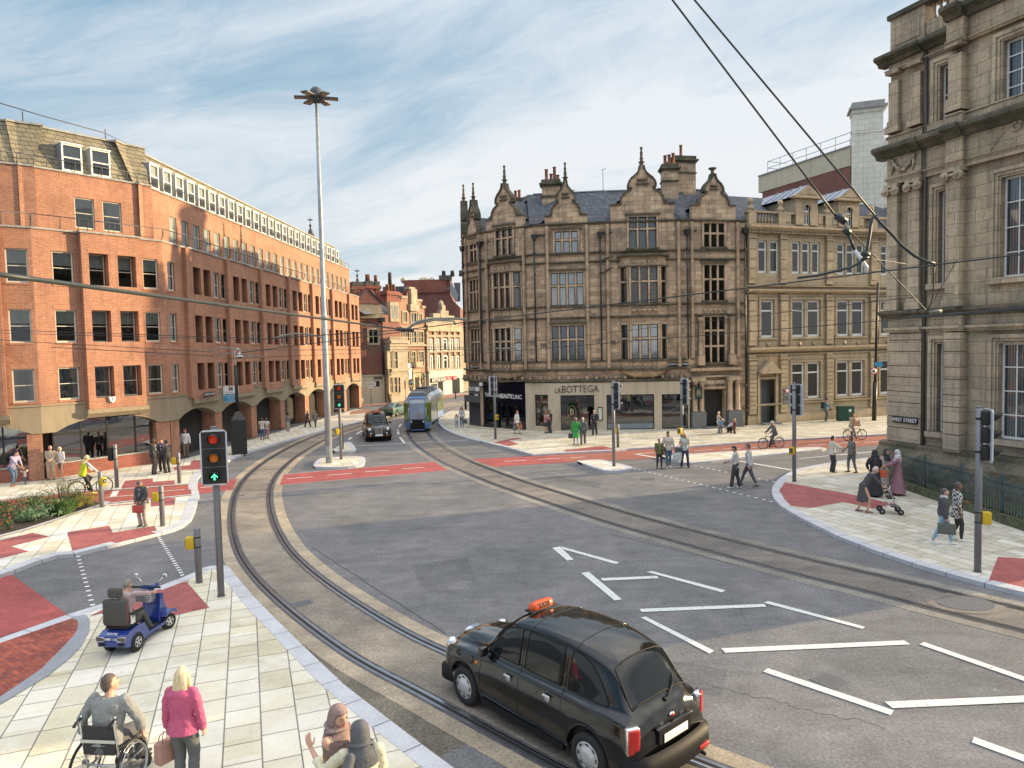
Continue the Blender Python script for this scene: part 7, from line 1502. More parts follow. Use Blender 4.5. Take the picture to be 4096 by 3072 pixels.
# ---- tram
plain('tram_blue',(.09,.23,.55),.3,coat=.8,var=.08);plain('tram_green',(.16,.20,.03),.16,coat=.5,var=.4,vs=1.2,spec=.5);plain('tram_teal',(.26,.36,.38),.25,coat=.6,var=.15);plain('tram_cream',(.42,.43,.38),.35,coat=.4,var=.15);plain('tram_roof',(.16,.165,.175),.6,var=.2,vs=2);plain('tram_glass',(.22,.25,.32),.08,coat=.6,var=.3,vs=1.5)
tr=thing('tram','blue and green low floor tram with tall windscreen and pantograph coming down the street','tram',(midB[0].x*0-7.1,52.4,0))
arc=[v for v in midB]
def along(y0,dist):
 i=min(range(len(arc)),key=lambda k:abs(arc[k].y-y0));d=0
 while d<dist and i<len(arc)-1:d+=(arc[i+1]-arc[i]).length;i+=1
 return arc[i]
secs=[(0,4.0),(4.2,7.6),(7.8,11.0)];W_,HT=1.0,2.62
for k,(a,b)in enumerate(secs):
 p,q=along(51.4,a),along(51.4,b);dv=(p-q).normalized();L=b-a;T=Matrix.Translation((*(p-tr.location.to_2d()),0))@Matrix.Rotation(math.atan2(dv.y,dv.x),4,'Z')
 x0=-L;x1=0 if k else-.75;x0r=x0 if k<2 else x0+.6
 mb=MB();pr=[(-W_*.96,.2),(W_*.96,.2),(W_,.3),(W_,2.1),(W_*.97,2.3),(W_*.74,HT-.06),(W_*.5,HT),(-W_*.5,HT),(-W_*.74,HT-.06),(-W_*.97,2.3),(-W_,2.1),(-W_,.3)]
 mb.prism(pr,x0,x1,0,'x',T);mb.build('car_body','tram_teal',tr)
 for s in(1,-1):
  y=s*(W_+.006);mb=MB();mb.quad(*[T@Vector(v)for v in((x0,y,.24),(x1,y,.24),(x1,y,.74),(x0,y,.74))]);mb.build('skirt','tram_blue',tr)
  n_=4
  for j in range(n_):u0=x0+(x1-x0)*j/n_+.04;u1=x0+(x1-x0)*(j+1)/n_-.04;mb=MB();mb.quad(*[T@Vector(v)for v in((u0,y,.78),(u1,y,.78),(u1,y,2.06),(u0,y,2.06))]);mb.build('side_window','tram_green',tr)
  mb=MB();mb.box(x0,x1,min(s*W_*.99,y+s*.004),max(s*W_*.99,y+s*.004),2.07,2.11,0,T);mb.box(x0+L*.45,x0+L*.45+.3,min(y,y+s*.01),max(y,y+s*.01),1.72,1.95,1,T);mb.build('side_trim',['tram_blue','indicator'],tr)
 mb=MB();mb.prism([(-W_*.72,HT-.06),(W_*.72,HT-.06),(W_*.62,HT+.16),(-W_*.62,HT+.16)],x0+.2,x1-.15,0,'x',T)
 for j in range(3):u=x0+.4+j*(L-1.4)/3;mb.rbox(u,u+.8,-.5,.5,HT+.15,HT+.24,.02,0,T)
 mb.build('roof_unit','tram_roof',tr)
 if k<2:mb=MB();mb.box(x0-.28,x0+.02,-W_*.88,W_*.88,.3,2.4,0,T);mb.build('gangway','trim_black',tr)
 if k==0: # faceted nose: narrow centre panel, raked corner panels
  def sec(xf,yb,z):return(xf,yb,z)
  cw=.56;lv=[(.22,-.02,.82),(.75,.06,.98),(1.5,.03,1.0),(2.15,-.12,1.0),(2.5,-.34,.78)] # z, nose x of centre panel, half width where corner panel meets side
  for s in(1,-1):
   for(za,xa,wa),(zb_,xb,wb),m in zip(lv,lv[1:],('tram_blue','tram_green','tram_green','tram_cream')):
    mb=MB();mb.quad(*[T@Vector(v)for v in((xa,s*cw*.92,za),(xb,s*cw,zb_),(x1+.0,s*wb,zb_),(x1+.0,s*wa,za))]);mb.build('corner_panel',m,tr)
   mb=MB();mb.tube([T@Vector((x+.012,s*cw*.97,z))for z,x,w_ in lv],.035,6);mb.tube([T@Vector(v)for v in((-.05,s*.62,1.85),(-.12,s*.64,1.1),(-.35,s*.8,.92))],.025,5,1);mb.build('nose_rib',['tram_blue','signal_edge'],tr)
   mb=MB();mb.sphere(T@Vector((.05,s*.44,.80)),(.05,.05,.09),8,6);mb.build('headlight','lamp_white',tr)
   mb=MB();mb.sphere(T@Vector((.02,s*.42,.36)),.035,8,6);mb.build('marker_light','tail_red',tr)
  mb=MB();pts=[(.98,.055),(1.5,.03),(2.15,-.12),(2.46,-.31)]
  for(za,xa),(zb_,xb)in zip(pts,pts[1:]):mb.quad(*[T@Vector(v)for v in((xa,-cw,za),(xa,cw,za),(xb,cw,zb_),(xb,-cw,zb_))])
  mb.build('windscreen','tram_glass',tr)
  mb=MB();mb.quad(*[T@Vector(v)for v in((-.02,-cw*.92,.2),(-.02,cw*.92,.2),(.06,cw,.98),(.06,-cw,.98))]);mb.box(0,.07,-.42,.42,.3,.78,0,T);mb.box(.05,.1,-.36,.36,.5,.74,0,T);mb.build('coupler_cover','trim_black',tr)
  mb=MB();mb.tube([T@Vector(v)for v in((-.30,-cw,2.47),(-.29,0,2.5),(-.30,cw,2.47))],.04,6);mb.tube([T@Vector(v)for v in((.02,-cw*.92,.2),(.02,cw*.92,.2))],.035,6);mb.build('nose_frame','tram_blue',tr)
  mb=MB();mb.quad(*[T@Vector(v)for v in((-.31,-cw,2.47),(-.31,cw,2.47),(x1,.74,HT-.04),(x1,-.74,HT-.04))]);mb.build('nose_roof','tram_blue',tr)
 if k==1:
  mb=MB();c=T@Vector((-2.2,0,HT+.24));mb.box(-2.7,-1.7,-.45,.45,HT+.2,HT+.36,0,T);mb.tube([T@Vector(v)for v in((-2.5,0,HT+.35),(-1.6,0,HT+.85),(-2.35,0,HT+1.5))],.035,6)
  for s in(1,-1):mb.tube([T@Vector(v)for v in((-1.6,0,HT+.85),(-2.3,s*.45,HT+1.48),(-2.4,s*.55,HT+1.55))],.02,5)
  mb.tube([T@Vector(v)for v in((-2.4,-.75,HT+1.45),(-2.4,-.55,HT+1.56),(-2.4,.55,HT+1.56),(-2.4,.75,HT+1.45))],.025,5);mb.build('pantograph','pipe_black',tr)
  # ------------------------------------------------------------------ people
def cloth(c,name=None,var=.10):
 k=name or 'cloth_%02d%02d%02d'%tuple(int(x*99)for x in c)
 return plain(k,c,.85,var=var,vs=14,bmp=.25).name
SK={'light':(.56,.33,.24),'tan':(.42,.24,.16),'brown':(.20,.10,.06),'dark':(.11,.055,.035)}
for k,c in SK.items():
 m=plain('skin_'+k,c,.5,var=.05,vs=8);m.node_tree.nodes['Principled BSDF'].inputs['Subsurface Weight'].default_value=0
def ik(a,t,l1,l2,pole):
 d=t-a;L=min(d.length,(l1+l2)*.998);dn=d.normalized();t=a+dn*L
 c=(l1*l1+L*L-l2*l2)/(2*l1*L);c=max(-1,min(1,c));s=math.sqrt(1-c*c);p=pole-dn*pole.dot(dn)
 p=p.normalized()if p.length>1e-4 else Vector((0,1,0))
 return a+dn*(l1*c)+p*(l1*s),t
def loft(mb,rings,n=20,mi=0,cap=True): # rings: (centre, right vec, fwd vec)
 vs=[]
 for c,r,f in rings:
  for k in range(n):t=2*PI*k/n;vs.append(Vector(c)+math.cos(t)*r+math.sin(t)*f)
 m=len(rings);F_=[(i*n+k,i*n+(k+1)%n,(i+1)*n+(k+1)%n,(i+1)*n+k)for i in range(m-1)for k in range(n)]
 if cap:F_+=[tuple(reversed(range(n))),tuple((m-1)*n+k for k in range(n))]
 mb.add(vs,F_,mi,True)
def hairmat(c):
 k='hair_%02d%02d%02d'%tuple(int(x*99)for x in c)
 if k in M:return k
 m,nt,b=newmat(k);n=N(nt);o=n.obj();v=n('Mapping',{'Vector':o,'Scale':(1,1,.07)}).outputs[0];f=n.noise(v,110,4,.7)
 n.set(b,'Base Color',n.ramp(f,[(.3,tuple(q*.45 for q in c)),(.5,c),(.7,tuple(min(1,q*1.35)for q in c))]));b.inputs['Roughness'].default_value=.5;bump(n,b,f,.6,.006);return k
FOLD=bpy.data.textures.new('cloth_folds','CLOUDS');FOLD.noise_scale=.085;FOLD.noise_depth=2
def folds(o,st):
 d=o.modifiers.new('folds','DISPLACE');d.texture=FOLD;d.strength=st;d.mid_level=.5;d.texture_coords='LOCAL'
def remesh(o,vox,it=4):
 m=o.modifiers.new('remesh','REMESH');m.mode='VOXEL';m.voxel_size=vox;m.use_smooth_shade=True
 if it:s=o.modifiers.new('smooth','SMOOTH');s.factor=.5;s.iterations=it
def cap(mb,pts,rs,n=12,mi=0): # rounded tapered limb
 pts=[Vector(p)for p in pts];a=(pts[0]-pts[1]).normalized()*rs[0];b=(pts[-1]-pts[-2]).normalized()*rs[-1]
 mb.tube([pts[0]+a*.95,pts[0]+a*.6]+pts+[pts[-1]+b*.6,pts[-1]+b*.95],[rs[0]*.3,rs[0]*.8]+list(rs)+[rs[-1]*.8,rs[-1]*.3],n,mi)
def hand(mb,wrist,fdir,pdir,sgn,curl=.5,point=False,sc=1.0):
 """palm plus four fingers and a thumb; fdir = finger direction, pdir = palm normal"""
 f=fdir.normalized();p=(pdir-f*pdir.dot(f)).normalized();s=f.cross(p)*sgn # s towards the thumb
 pc=wrist+f*.045*sc
 loft(mb,[(wrist+f*t*sc,s*w*sc,p*h*sc)for t,w,h in((-.01,.024,.018),(.02,.032,.017),(.05,.040,.016),(.08,.040,.014),(.09,.034,.010))],12)
 for i,(o_,L)in enumerate(((.030,.070),(.010,.080),(-.010,.074),(-.029,.058))):
  b=wrist+(f*.082+s*o_)*sc;c=curl*(1+.12*i)if not(point and i==0)else 0.02
  if point and i:c=1.5
  q=[b];ang=0;d=f
  for seg_ in(.42,.32,.26):ang+=c*.8;d=(f*math.cos(ang)+p*math.sin(ang));q.append(q[-1]+d*L*seg_*sc)
  cap(mb,q,[.0092*sc,.0085*sc,.0075*sc,.0062*sc],8)
 t0=wrist+(f*.028+s*.030)*sc;d1=(s*.75+f*.62+p*.25).normalized();d2=(s*.25+f*.85+p*(.25+curl*.5)).normalized()
 cap(mb,[t0,t0+d1*.032*sc,t0+d1*.032*sc+d2*.028*sc,t0+d1*.032*sc+d2*.050*sc],[.012*sc,.0105*sc,.009*sc,.007*sc],8)
def headmesh(mb,c,Rm,s=1.0,mi=0,n=24,m=18,female=False):
 vs=[]
 for i in range(m+1):
  a=PI*i/m
  for k in range(n):
   t=2*PI*k/n;d=Vector((math.sin(a)*math.cos(t),math.sin(a)*math.sin(t),-math.cos(a)))
   x,y,z=d.x*.076,d.y*.095,d.z*.118
   if d.z<0:q=(-d.z)**1.4;x*=1-.38*q;y*=1-.12*q;y+=.018*q
   if d.y<0 and d.z<-.2:y*=1-.5*min(1,(-d.z-.2))
   g=lambda cx,cy,cz,w_:math.exp(-((d.x-cx)**2+(d.y-cy)**2+(d.z-cz)**2)/(w_*w_))
   y+=.020*g(0,.98,-.18,.16)+.010*g(0,1,.02,.13)+.007*g(0,.8,-.72,.28)+.006*g(0,.88,-.47,.16)-.009*(g(.34,.92,.06,.17)+g(-.34,.92,.06,.17))+.004*g(0,.95,.28,.4)
   x+=.004*(g(.7,.7,-.1,.3)-g(-.7,.7,-.1,.3));vs.append(c+Rm@(Vector((x,y,z))*s))
 mb.add(vs,[(i*n+k,i*n+(k+1)%n,(i+1)*n+(k+1)%n,(i+1)*n+k)for i in range(m)for k in range(n)],mi,True)
 for sg in(1,-1):mb.sphere((0,0,0),(.010*s,.020*s,.030*s),8,6,mi,Matrix.Translation(c+Rm@Vector((sg*.077*s,-.005*s,-.005*s)))@Rm.to_4x4()@Matrix.Rotation(sg*-.3,4,'Z'))
def hairmesh(mb,c,Rm,style,s=1.0,rnd=None):
 n,m=24,18;vs=[]
 k_={'short':1.07,'curly':1.22,'long':1.12,'bun':1.07,'beanie':1.13,'helmet':1.22,'bob':1.16}[style]
 for i in range(m+1):
  a=PI*i/m
  for k in range(n):
   t=2*PI*k/n;d=Vector((math.sin(a)*math.cos(t),math.sin(a)*math.sin(t),-math.cos(a)))
   line=(.42 if d.y>.35 else .42-(.35-d.y)*1.0)if style not in('beanie','helmet')else(.30 if d.y>0 else .30+d.y*.45)
   if style in('long','bob')and d.y<.25:line=-.9
   if style=='curly' and d.y<.3:line=-.55
   f=k_ if d.z>line else .86;f*=1+.012*math.sin(17*t+5*a)
   if style=='curly':f*=1+.04*math.sin(9*t)*math.sin(11*a)
   vs.append(c+Rm@(Vector((d.x*.076*f,d.y*.095*f-.004,d.z*.118*f+.003))*s))
 mb.add(vs,[(i*n+k,i*n+(k+1)%n,(i+1)*n+(k+1)%n,(i+1)*n+k)for i in range(m)for k in range(n)],0,True)
 if style=='long':
  loft(mb,[(c+Rm@(Vector((0,y,z))*s),Rm@Vector((w_*s,0,0)),Rm@Vector((0,h_*s,0)))for z,y,w_,h_ in((.06,-.035,.07,.05),(0,-.05,.088,.055),(-.08,-.065,.098,.045),(-.16,-.085,.105,.035),(-.23,-.09,.098,.03),(-.29,-.088,.075,.022),(-.31,-.086,.045,.01))],20)
  for sg in(1,-1):cap(mb,[c+Rm@(Vector(v)*s)for v in((sg*.07,.02,.03),(sg*.088,.0,-.08),(sg*.092,.01,-.2))],[.03*s,.035*s,.02*s],8)
  if rnd:
   for k in range(26):x=-.095+.19*k/25+rnd.uniform(-.004,.004);b=-.26-rnd.uniform(0,.06);q=1-(x/.13)**2;cap(mb,[c+Rm@(Vector(v)*s)for v in((x*.75,-.095*q-.01,.06),(x*.95,-.10*q-.012,-.08),(x*1.02,-.085*q-.045,-.18),(x,-.08*q-.05,b))],[.007,.0085,.008,.004],5)
 if style=='bun':mb.sphere((0,0,0),(.042*s,.04*s,.04*s),12,8,0,Matrix.Translation(c+Rm@(Vector((0,-.105,.05))*s)))
def person(label,px,heady,head,top=None,bottom=None,skin='light',hair=('short',(.06,.04,.03)),shoes=(.03,.03,.03),feet=((.10,0,0),(-.10,0,0)),hands=((.27,.04,.84),(-.27,.04,.84)),lean=0,hz=.93,hoff=0,look=(0,0),z0=.11,vox=.016,fdir=None,pdir=None,curl=.5,point=None,near=False,H_=None,loc=None,wide=1.0,scarf=None,elbow=None,knee=None,tilt=0,group=None,scale=None,child=False,extras=()):
 """top = (kind, colour, sleeve, hem z, flare); bottom = (kind, colour, hem z, flare)"""
 p=Vector(loc)if loc is not None else G(*px,z0)
 r=thing('person',label,'person',p,R(head-90),group)
 w_=wide;fig_h=1.75;hd_s=1.28 if child else 1.0
 hip=Vector((0,hoff,hz));Rl=Matrix.Rotation(-R(lean),3,'X')@Matrix.Rotation(R(tilt),3,'Y')
 U_=lambda x,y,z:hip+Rl@Vector((x,y,z)) # torso space, measured from hips
 X,Y_=Rl@Vector((1,0,0)),Rl@Vector((0,1,0))
 hips=[Vector((s*.088*w_,hoff,hz-.02))for s in(1,-1)];sh=[U_(s*.178*w_,.0,.485)for s in(1,-1)]
 ank=[Vector((f[0],f[1],f[2]+.075))for f in feet]
 kn=[]
 for i in(0,1):
  k_,t_=ik(hips[i],ank[i],.43,.42,Vector(knee[i])if knee else Vector((.1*(1,-1)[i],1,.1)));kn.append(k_);ank[i]=t_
 el,wr=[],[]
 for i in(0,1):
  e_,t_=ik(sh[i],Vector(hands[i]),.285,.255,Vector(elbow[i])if elbow and elbow[i]else Vector(((.5,-.5)[i],-.7,-.5)));el.append(e_);wr.append(t_)
 nk=U_(0,.0,.53);Rh=Rl@Matrix.Rotation(R(lean)*.55 if lean>20 else 0,3,'X')@Matrix.Rotation(R(look[0]),3,'Z')@Matrix.Rotation(R(look[1]),3,'X')
 hc=nk+Rl@Vector((0,.015,.04))+Rh@Vector((0,.02,.105))*hd_s
 # ---- body
 b=MB()
 loft(b,[(U_(0,y,z),X*a*w_,Y_*d)for z,y,a,d in((-.09,-.01,.10,.09),(-.02,-.01,.158,.105),(.06,-.005,.150,.10),(.15,0,.130,.088),(.25,.005,.148,.10),(.36,.01,.165,.108),(.44,.0,.170,.098),(.49,-.005,.13,.075),(.52,-.005,.06,.055))])
 cap(b,[U_(0,-.008,.48),hc+Rh@Vector((0,-.02,-.06))],[.058,.052])
 headmesh(b,hc,Rh,hd_s,n=24 if near else 16,m=18 if near else 12)
 for i in(0,1):
  s=(1,-1)[i]
  cap(b,[hips[i],hips[i].lerp(kn[i],.4),kn[i],kn[i].lerp(ank[i],.35),ank[i]],[.085*w_,.075*w_,.052,.052,.034])
  fd=Vector((s*.15,1,0)).normalized()if abs(feet[i][2])<.5 else Vector((0,1,-.2));drop=Vector((0,0,-.05));cap(b,[ank[i]+drop*.6-fd*.03,ank[i]+drop+fd*.10],[.032,.025])
  cap(b,[sh[i],sh[i].lerp(el[i],.4),el[i],el[i].lerp(wr[i],.35),wr[i]],[.050,.044,.034,.033,.023])
  fdv=Vector(fdir[i])if fdir and fdir[i]else(wr[i]-el[i]).normalized()*.85+Vector((0,.15,-.15));pdv=Vector(pdir[i])if pdir and pdir[i]else Vector((-s,.2,0))
  hand(b,wr[i]+(wr[i]-el[i]).normalized()*.015,fdv,pdv,s if True else 1,curl,point==i,1.0 if near else 1.12)
 o=b.build('body','skin_'+skin,r);remesh(o,vox if not near else .0062,3 if near else 2)
 if near:
  e=MB()
  for s in(1,-1):e.sphere(hc+Rh@Vector((s*.031,.0785,.006)),.0098,12,8,0);e.sphere(hc+Rh@Vector((s*.031,.0835,.006)),.0062,8,6,1);e.tube([hc+Rh@Vector((s*x,y,z))for x,y,z in((.016,.100,.030),(.032,.098,.036),(.048,.086,.030))],.0035,5,2)
  for s in(1,-1):e.tube([hc+Rh@Vector((s*x,y,z))for x,y,z in((.016,.090,.011),(.031,.0925,.0155),(.045,.082,.010))],.0035,4,2)
  e.build('eyes',['white','seam','twig'],r);e=MB();e.tube([hc+Rh@Vector(v)for v in((-.022,.092,-.052),(-.01,.103,-.055),(0,.105,-.056),(.01,.103,-.055),(.022,.092,-.052))],[.002,.005,.0055,.005,.002],6);e.build('lips',cloth((.40,.13,.12)),r)
  # ---- clothes
 def tors(z0_,z1_,g,flare=0,hemw=0):
  base=[(-.42,-.01,.17,.13),(-.25,-.01,.17,.125),(-.09,-.01,.168,.120),(-.02,-.01,.166,.114),(.06,-.005,.156,.105),(.15,0,.138,.094),(.25,.005,.155,.106),(.36,.01,.172,.114),(.44,.0,.178,.104),(.485,-.005,.145,.085),(.52,-.003,.085,.068)]
  out=[]
  for z,y,a,d in base:
   if z0_-.001<=z<=z1_+.001:f_=flare*max(0,(.1-z));out.append((U_(0,y,z),X*(a+g+f_)*w_,Y_*(d+g+f_)))
  return out
 if top:
  kind,tc,sl,hem,fl=tuple(top)+(1,-.09,.05)[len(top)-2:]
  t=MB();g={'shirt':.012,'jacket':.026,'puffer':.05,'dress':.016,'coat':.032}[kind]
  if kind in('dress','coat')and hem<-.3:
   zz=[hem+(0-hem)*k/4 for k in range(4)];kx=(kn[0]+kn[1])/2;ax=(ank[0]+ank[1])/2;sp=max(abs(ank[0].y-ank[1].y),abs(ank[0].x-ank[1].x))*.35
   rg=[]
   for z in zz:q=min(1,-z/.85);c_=Vector((0,hoff,hz)).lerp(Vector((ax.x,ax.y,0)),q);c_.z=hz+z;rg.append((c_,Vector((1,0,0))*(.165+fl*q+sp*q*.5)*w_,Vector((0,1,0))*(.125+fl*q+sp*q)))
   loft(t,rg+tors(-.02,.52,g)[0:],24)
  else:loft(t,tors(hem,.52,g,fl*1.2),24)
  gs=g*.8
  for i in(0,1):
   if sl<=0:continue
   s0=sh[i].lerp(el[i],.06)-X*(.022*(1,-1)[i])
   if sl>=1:cap(t,[s0,sh[i].lerp(el[i],.45),el[i],el[i].lerp(wr[i],.5),wr[i].lerp(el[i],.04)],[.047+gs,.052+gs,.043+gs,.040+gs,.032+gs])
   elif sl>.5:e2=el[i].lerp(wr[i],(sl-.5)*2*.8);cap(t,[sh[i],sh[i].lerp(el[i],.45),el[i],e2],[.060+gs,.052+gs,.043+gs,.042+gs])
   else:cap(t,[sh[i],sh[i].lerp(el[i],sl*1.7)],[.060+gs,.056+gs])
  o=t.build('jacket' if kind in('jacket','puffer','coat')else kind,cloth(tc)if not isinstance(tc,str)else tc,r);remesh(o,.009 if near else .018,3);folds(o,.030 if near else .022)
  if kind=='jacket' and not near:q=MB();q.prism([(-.045,.47),(.045,.47),(.012,.18),(-.012,.18)],.0,.005,0,'y');q.v=[U_(x,.135+g+(.0 if z<.4 else-.03),z)for x,y,z in q.v];q.build('shirt_front',cloth((.7,.7,.7)),r)
 if bottom:
  kind,bc=bottom[0],bottom[1];t=MB()
  if kind in('trousers','jeans','leggings','flared','shorts'):
   g={'trousers':.020,'jeans':.010,'leggings':.005,'flared':.012,'shorts':.02}[kind]
   loft(t,[(U_(0,-.01,z),X*(a+g)*w_,Y_*(d+g))for z,a,d in((-.12,.12,.10),(-.05,.160,.108),(.02,.160,.106),(.09,.142,.096),(.12,.134,.09))],20)
   for i in(0,1):
    e2=ank[i].lerp(kn[i],.08 if kind!='shorts' else .95);lo={'flared':.075,'trousers':.058}.get(kind,.042)
    pts=[hips[i],hips[i].lerp(kn[i],.45),kn[i]];rs=[.092*w_+g,.080*w_+g,.057+g]
    if kind!='shorts':pts+=[kn[i].lerp(ank[i],.4),e2];rs+=[.054+g,lo+(g if kind=='trousers' else 0)]
    cap(t,pts,rs,14)
   o=t.build('trousers',cloth(bc),r);remesh(o,.009 if near else .018,3);folds(o,.022)
  else:
   hem,fl=bottom[2],bottom[3];loft(t,[(U_(0,-.01,z),X*(a+fl*max(0,-z))*w_,Y_*(d+fl*max(0,-z)))for z,a,d in[(hem,.17,.135),(hem*.6,.172,.13),(hem*.25,.172,.125),(0,.168,.118),(.08,.150,.105)]],24);t.build('skirt',cloth(bc),r)
 for i in(0,1):
  if not shoes:break
  s=(1,-1)[i];fd=Vector((s*.12,1,0)).normalized();a=ank[i];t=MB();sd=Vector((1,0,0))
  loft(t,[(a+fd*y+Vector((0,0,z)),sd*w,Vector((0,0,h)))for y,z,w,h in((-.075,-.048,.028,.024),(-.05,-.038,.037,.040),(0,-.034,.042,.044),(.07,-.050,.045,.028),(.13,-.055,.042,.020),(.17,-.058,.025,.014))],12);o=t.build('shoe',cloth(shoes),r)
 if hair:
  st,hcol=hair[0],hair[1];t=MB();hs=hd_s
  if st=='hijab':
   loft(t,[(hc+Rh@Vector((0,y,z)),Rh@Vector((w,0,0)),Rh@Vector((0,h,0)))for z,y,w,h in((.128,-.015,.03,.035),(.112,-.006,.066,.078),(.08,-.004,.088,.100),(.045,-.02,.096,.094),(.0,-.032,.098,.090),(-.03,-.034,.100,.088),(-.09,-.028,.096,.092),(-.13,-.01,.098,.10))],24)
   loft(t,[(nk+Rl@Vector((0,y,z)),X*w,Y_*h)for z,y,w,h in((.06,.015,.10,.105),(.01,.005,.115,.11),(-.04,0,.165,.118),(-.10,.005,.195,.128),(-.17,.015,.19,.135),(-.20,.015,.15,.12))],24)
   for k in range(5):a_=.05-.045*k;t.tube([nk+Rl@Vector(((.125+.012*k)*math.cos(q),(.108+.004*k)*math.sin(q)+.01,a_+(.03 if k%2 else-.02)*math.sin(q+k)))for q in[2*PI*j/20 for j in range(21)]],.013,6,cap=False)
   for k in range(3):t.tube([hc+Rh@Vector(v)for v in((-.092-.006*k,.02-.02*k,-.06),(-.09-.004*k,.035-.025*k,.03),(-.05,.045-.03*k,.105+.01*k),(0,.045-.03*k,.118+.01*k),(.05,.045-.03*k,.105+.01*k),(.09+.004*k,.035-.025*k,.03),(.092+.006*k,.02-.02*k,-.06))],.0075,6)
   if len(hair)>2:cap(t,[U_(*q)for q in hair[2]],[.05,.065,.06,.05],12)
   o=t.build('headscarf',cloth(hcol),r);remesh(o,.008 if near else .014,2);folds(o,.012)
  elif st!='none':
   hairmesh(t,hc,Rh,st,hs,random.Random(5)if near and st=='long' else None);o=t.build({'beanie':'hat','helmet':'helmet'}.get(st,'hair'),cloth(hcol)if st in('beanie','helmet')else hairmat(hcol),r)
  if st=='beardy' or 'beard' in extras:t=MB();t.sphere(hc+Rh@Vector((0,.055,-.085))*hs,(.055,.045,.05),12,8);t.build('beard',cloth(hair[1],var=.3),r)
 if scarf:t=MB();loft(t,[(nk+Rl@Vector((0,0,z)),X*w,Y_*h)for z,w,h in((-.07,.13,.11),(-.03,.13,.12),(.02,.10,.10),(.05,.08,.085))],18);t.build('scarf',cloth(scarf),r)
 top_z=hc.z+.125*hd_s
 if scale:sc=scale
 elif H_:sc=H_/1.75
 else:sc=(A(px[0],heady,p.y).z-p.z)/top_z
 r.scale=(sc,)*3
 return r
def rel(r,v):return r.location+Matrix.Rotation(r.rotation_euler.z,3,'Z')@(Vector(v)*r.scale[0])
def bag(label,r,v,w,h,d,col,kind='tote',hang=.18,rot=0,name='handbag'):
 p=rel(r,v);sc=r.scale[0];b=thing(name,label,'bag',p,r.rotation_euler.z+R(rot));mb=MB();w,h,d,hang=w*sc,h*sc,d*sc,hang*sc
 mb.rbox(-w/2,w/2,-d/2,d/2,-h-hang,-hang,min(d*.3,.03));mb.build('body',cloth(col),b)
 for y in(-d*.35,d*.35):m2=MB();m2.tube([(-w*.25,y,-hang-.01),(-w*.2,y*.6,-hang*.35),(0,0,0),(w*.2,y*.6,-hang*.35),(w*.25,y,-hang-.01)],.007,6);m2.build('handle',cloth(tuple(c*.7 for c in col)),b)
 return b
W=lambda ph,s=.30:((.09,s*(1 if ph else-1),0 if ph else .0),(-.09,-s*(1 if ph else-1),.0)) # mid-stride
WH=lambda ph:((.25,-.16 if ph else .2,.86),(-.25,.2 if ph else-.16,.86))
HC=((.03,.22,1.02),(-.03,.22,1.0)) # hands together in front
gr,dk,wh,jn,bk=(.10,.10,.11),(.035,.036,.042),(.68,.67,.64),(.08,.13,.22),(.015,.015,.017)
# left pavement
person('man in lilac shirt and jeans leaning down to hold a toddler by both hands',(53,1944),1803,-12,('shirt',(.36,.31,.46),.7),('jeans',jn),hair=('short',(.08,.045,.03)),shoes=(.45,.20,.08),feet=((.10,.05,0),(-.12,-.12,0)),hands=((.16,.66,.84),(-.12,.52,.72)),lean=22,hz=.90,look=(0,-10))
person('toddler in white top and jeans holding up both arms to the man in lilac',(102,1936),1873,168,('shirt',(.62,.50,.46),1),('jeans',jn),hair=('short',(.22,.08,.04)),shoes=dk,child=True,hands=((.28,.12,1.62),(-.24,.22,1.55)),feet=((.12,.12,0),(-.1,-.12,0)),elbow=[Vector((1,0,0)),Vector((-1,0,0))])
person('bald man in beige suit with clasped hands beside the woman in the grey skirt',(207,1919),1781,-72,('jacket',(.42,.34,.25),1,-.14,.05),('trousers',(.40,.32,.24)),hair=None,shoes=(.12,.06,.03),hands=HC,feet=((.11,.02,0),(-.11,0,0)),look=(45,0),wide=1.08)
person('woman in white blouse and grey pencil skirt linking arms with the beige suited man',(246,1913),1787,-95,('shirt',wh,.7),('skirt',gr,-.42,-.06),hair=('bob',(.55,.47,.34)),shoes=(.6,.55,.5),hands=((.05,.2,1.08),(-.24,.05,.84)),look=(-25,0),wide=.94)
person('man in dark grey suit with hands in pockets, left of three suited people',(616,1897),1752,0,('jacket',dk,1,-.14,.04),('trousers',dk),skin='dark',hair=('short',bk),hands=((.19,.10,.90),(-.19,.10,.90)))
person('man in dark suit with open purple shirt facing front in the suited group',(651,1885),1755,-82,('jacket',(.045,.045,.055),1,-.14,.04),('trousers',dk),hair=('short',(.12,.07,.045)),shoes=(.12,.05,.03),hands=((.10,.30,1.08),(-.24,.18,1.0)),scarf=(.10,.06,.16))
person('woman in dark trouser suit seen from behind, right of the suited group',(671,1891),1760,150,('jacket',(.04,.042,.046),1,-.1,.06),('flared',dk),skin='tan',hair=('bun',bk),hands=((.2,.26,1.08),(-.12,.30,1.10)),wide=.93)
person('person in white hoodie, red beanie and khaki trousers walking past the arcade',(744,1830),1716,-62,('jacket',(.62,.63,.66),1,-.14,.03),('trousers',(.17,.13,.085)),hair=('beanie',(.5,.05,.07)),shoes=bk,feet=W(1,.16),hands=WH(1))
hb=person('woman in dark grey jacket and pale checked trousers looking down into her red handbag',(574,2104),1919,-100,('jacket',(.07,.07,.075),1,-.12,.08),('trousers',(.42,.36,.33)),skin='tan',hair=('beanie',(.10,.10,.095)),shoes=(.06,.06,.06),hands=((.10,.24,.98),(-.16,.24,.96)),look=(0,-38),scarf=(.08,.08,.082),wide=1.18,near=False,vox=.012)
bag('coral red handbag held open in front by the woman in dark grey',hb,(.0,.27,1.0),.36,.27,.13,(.50,.09,.07))
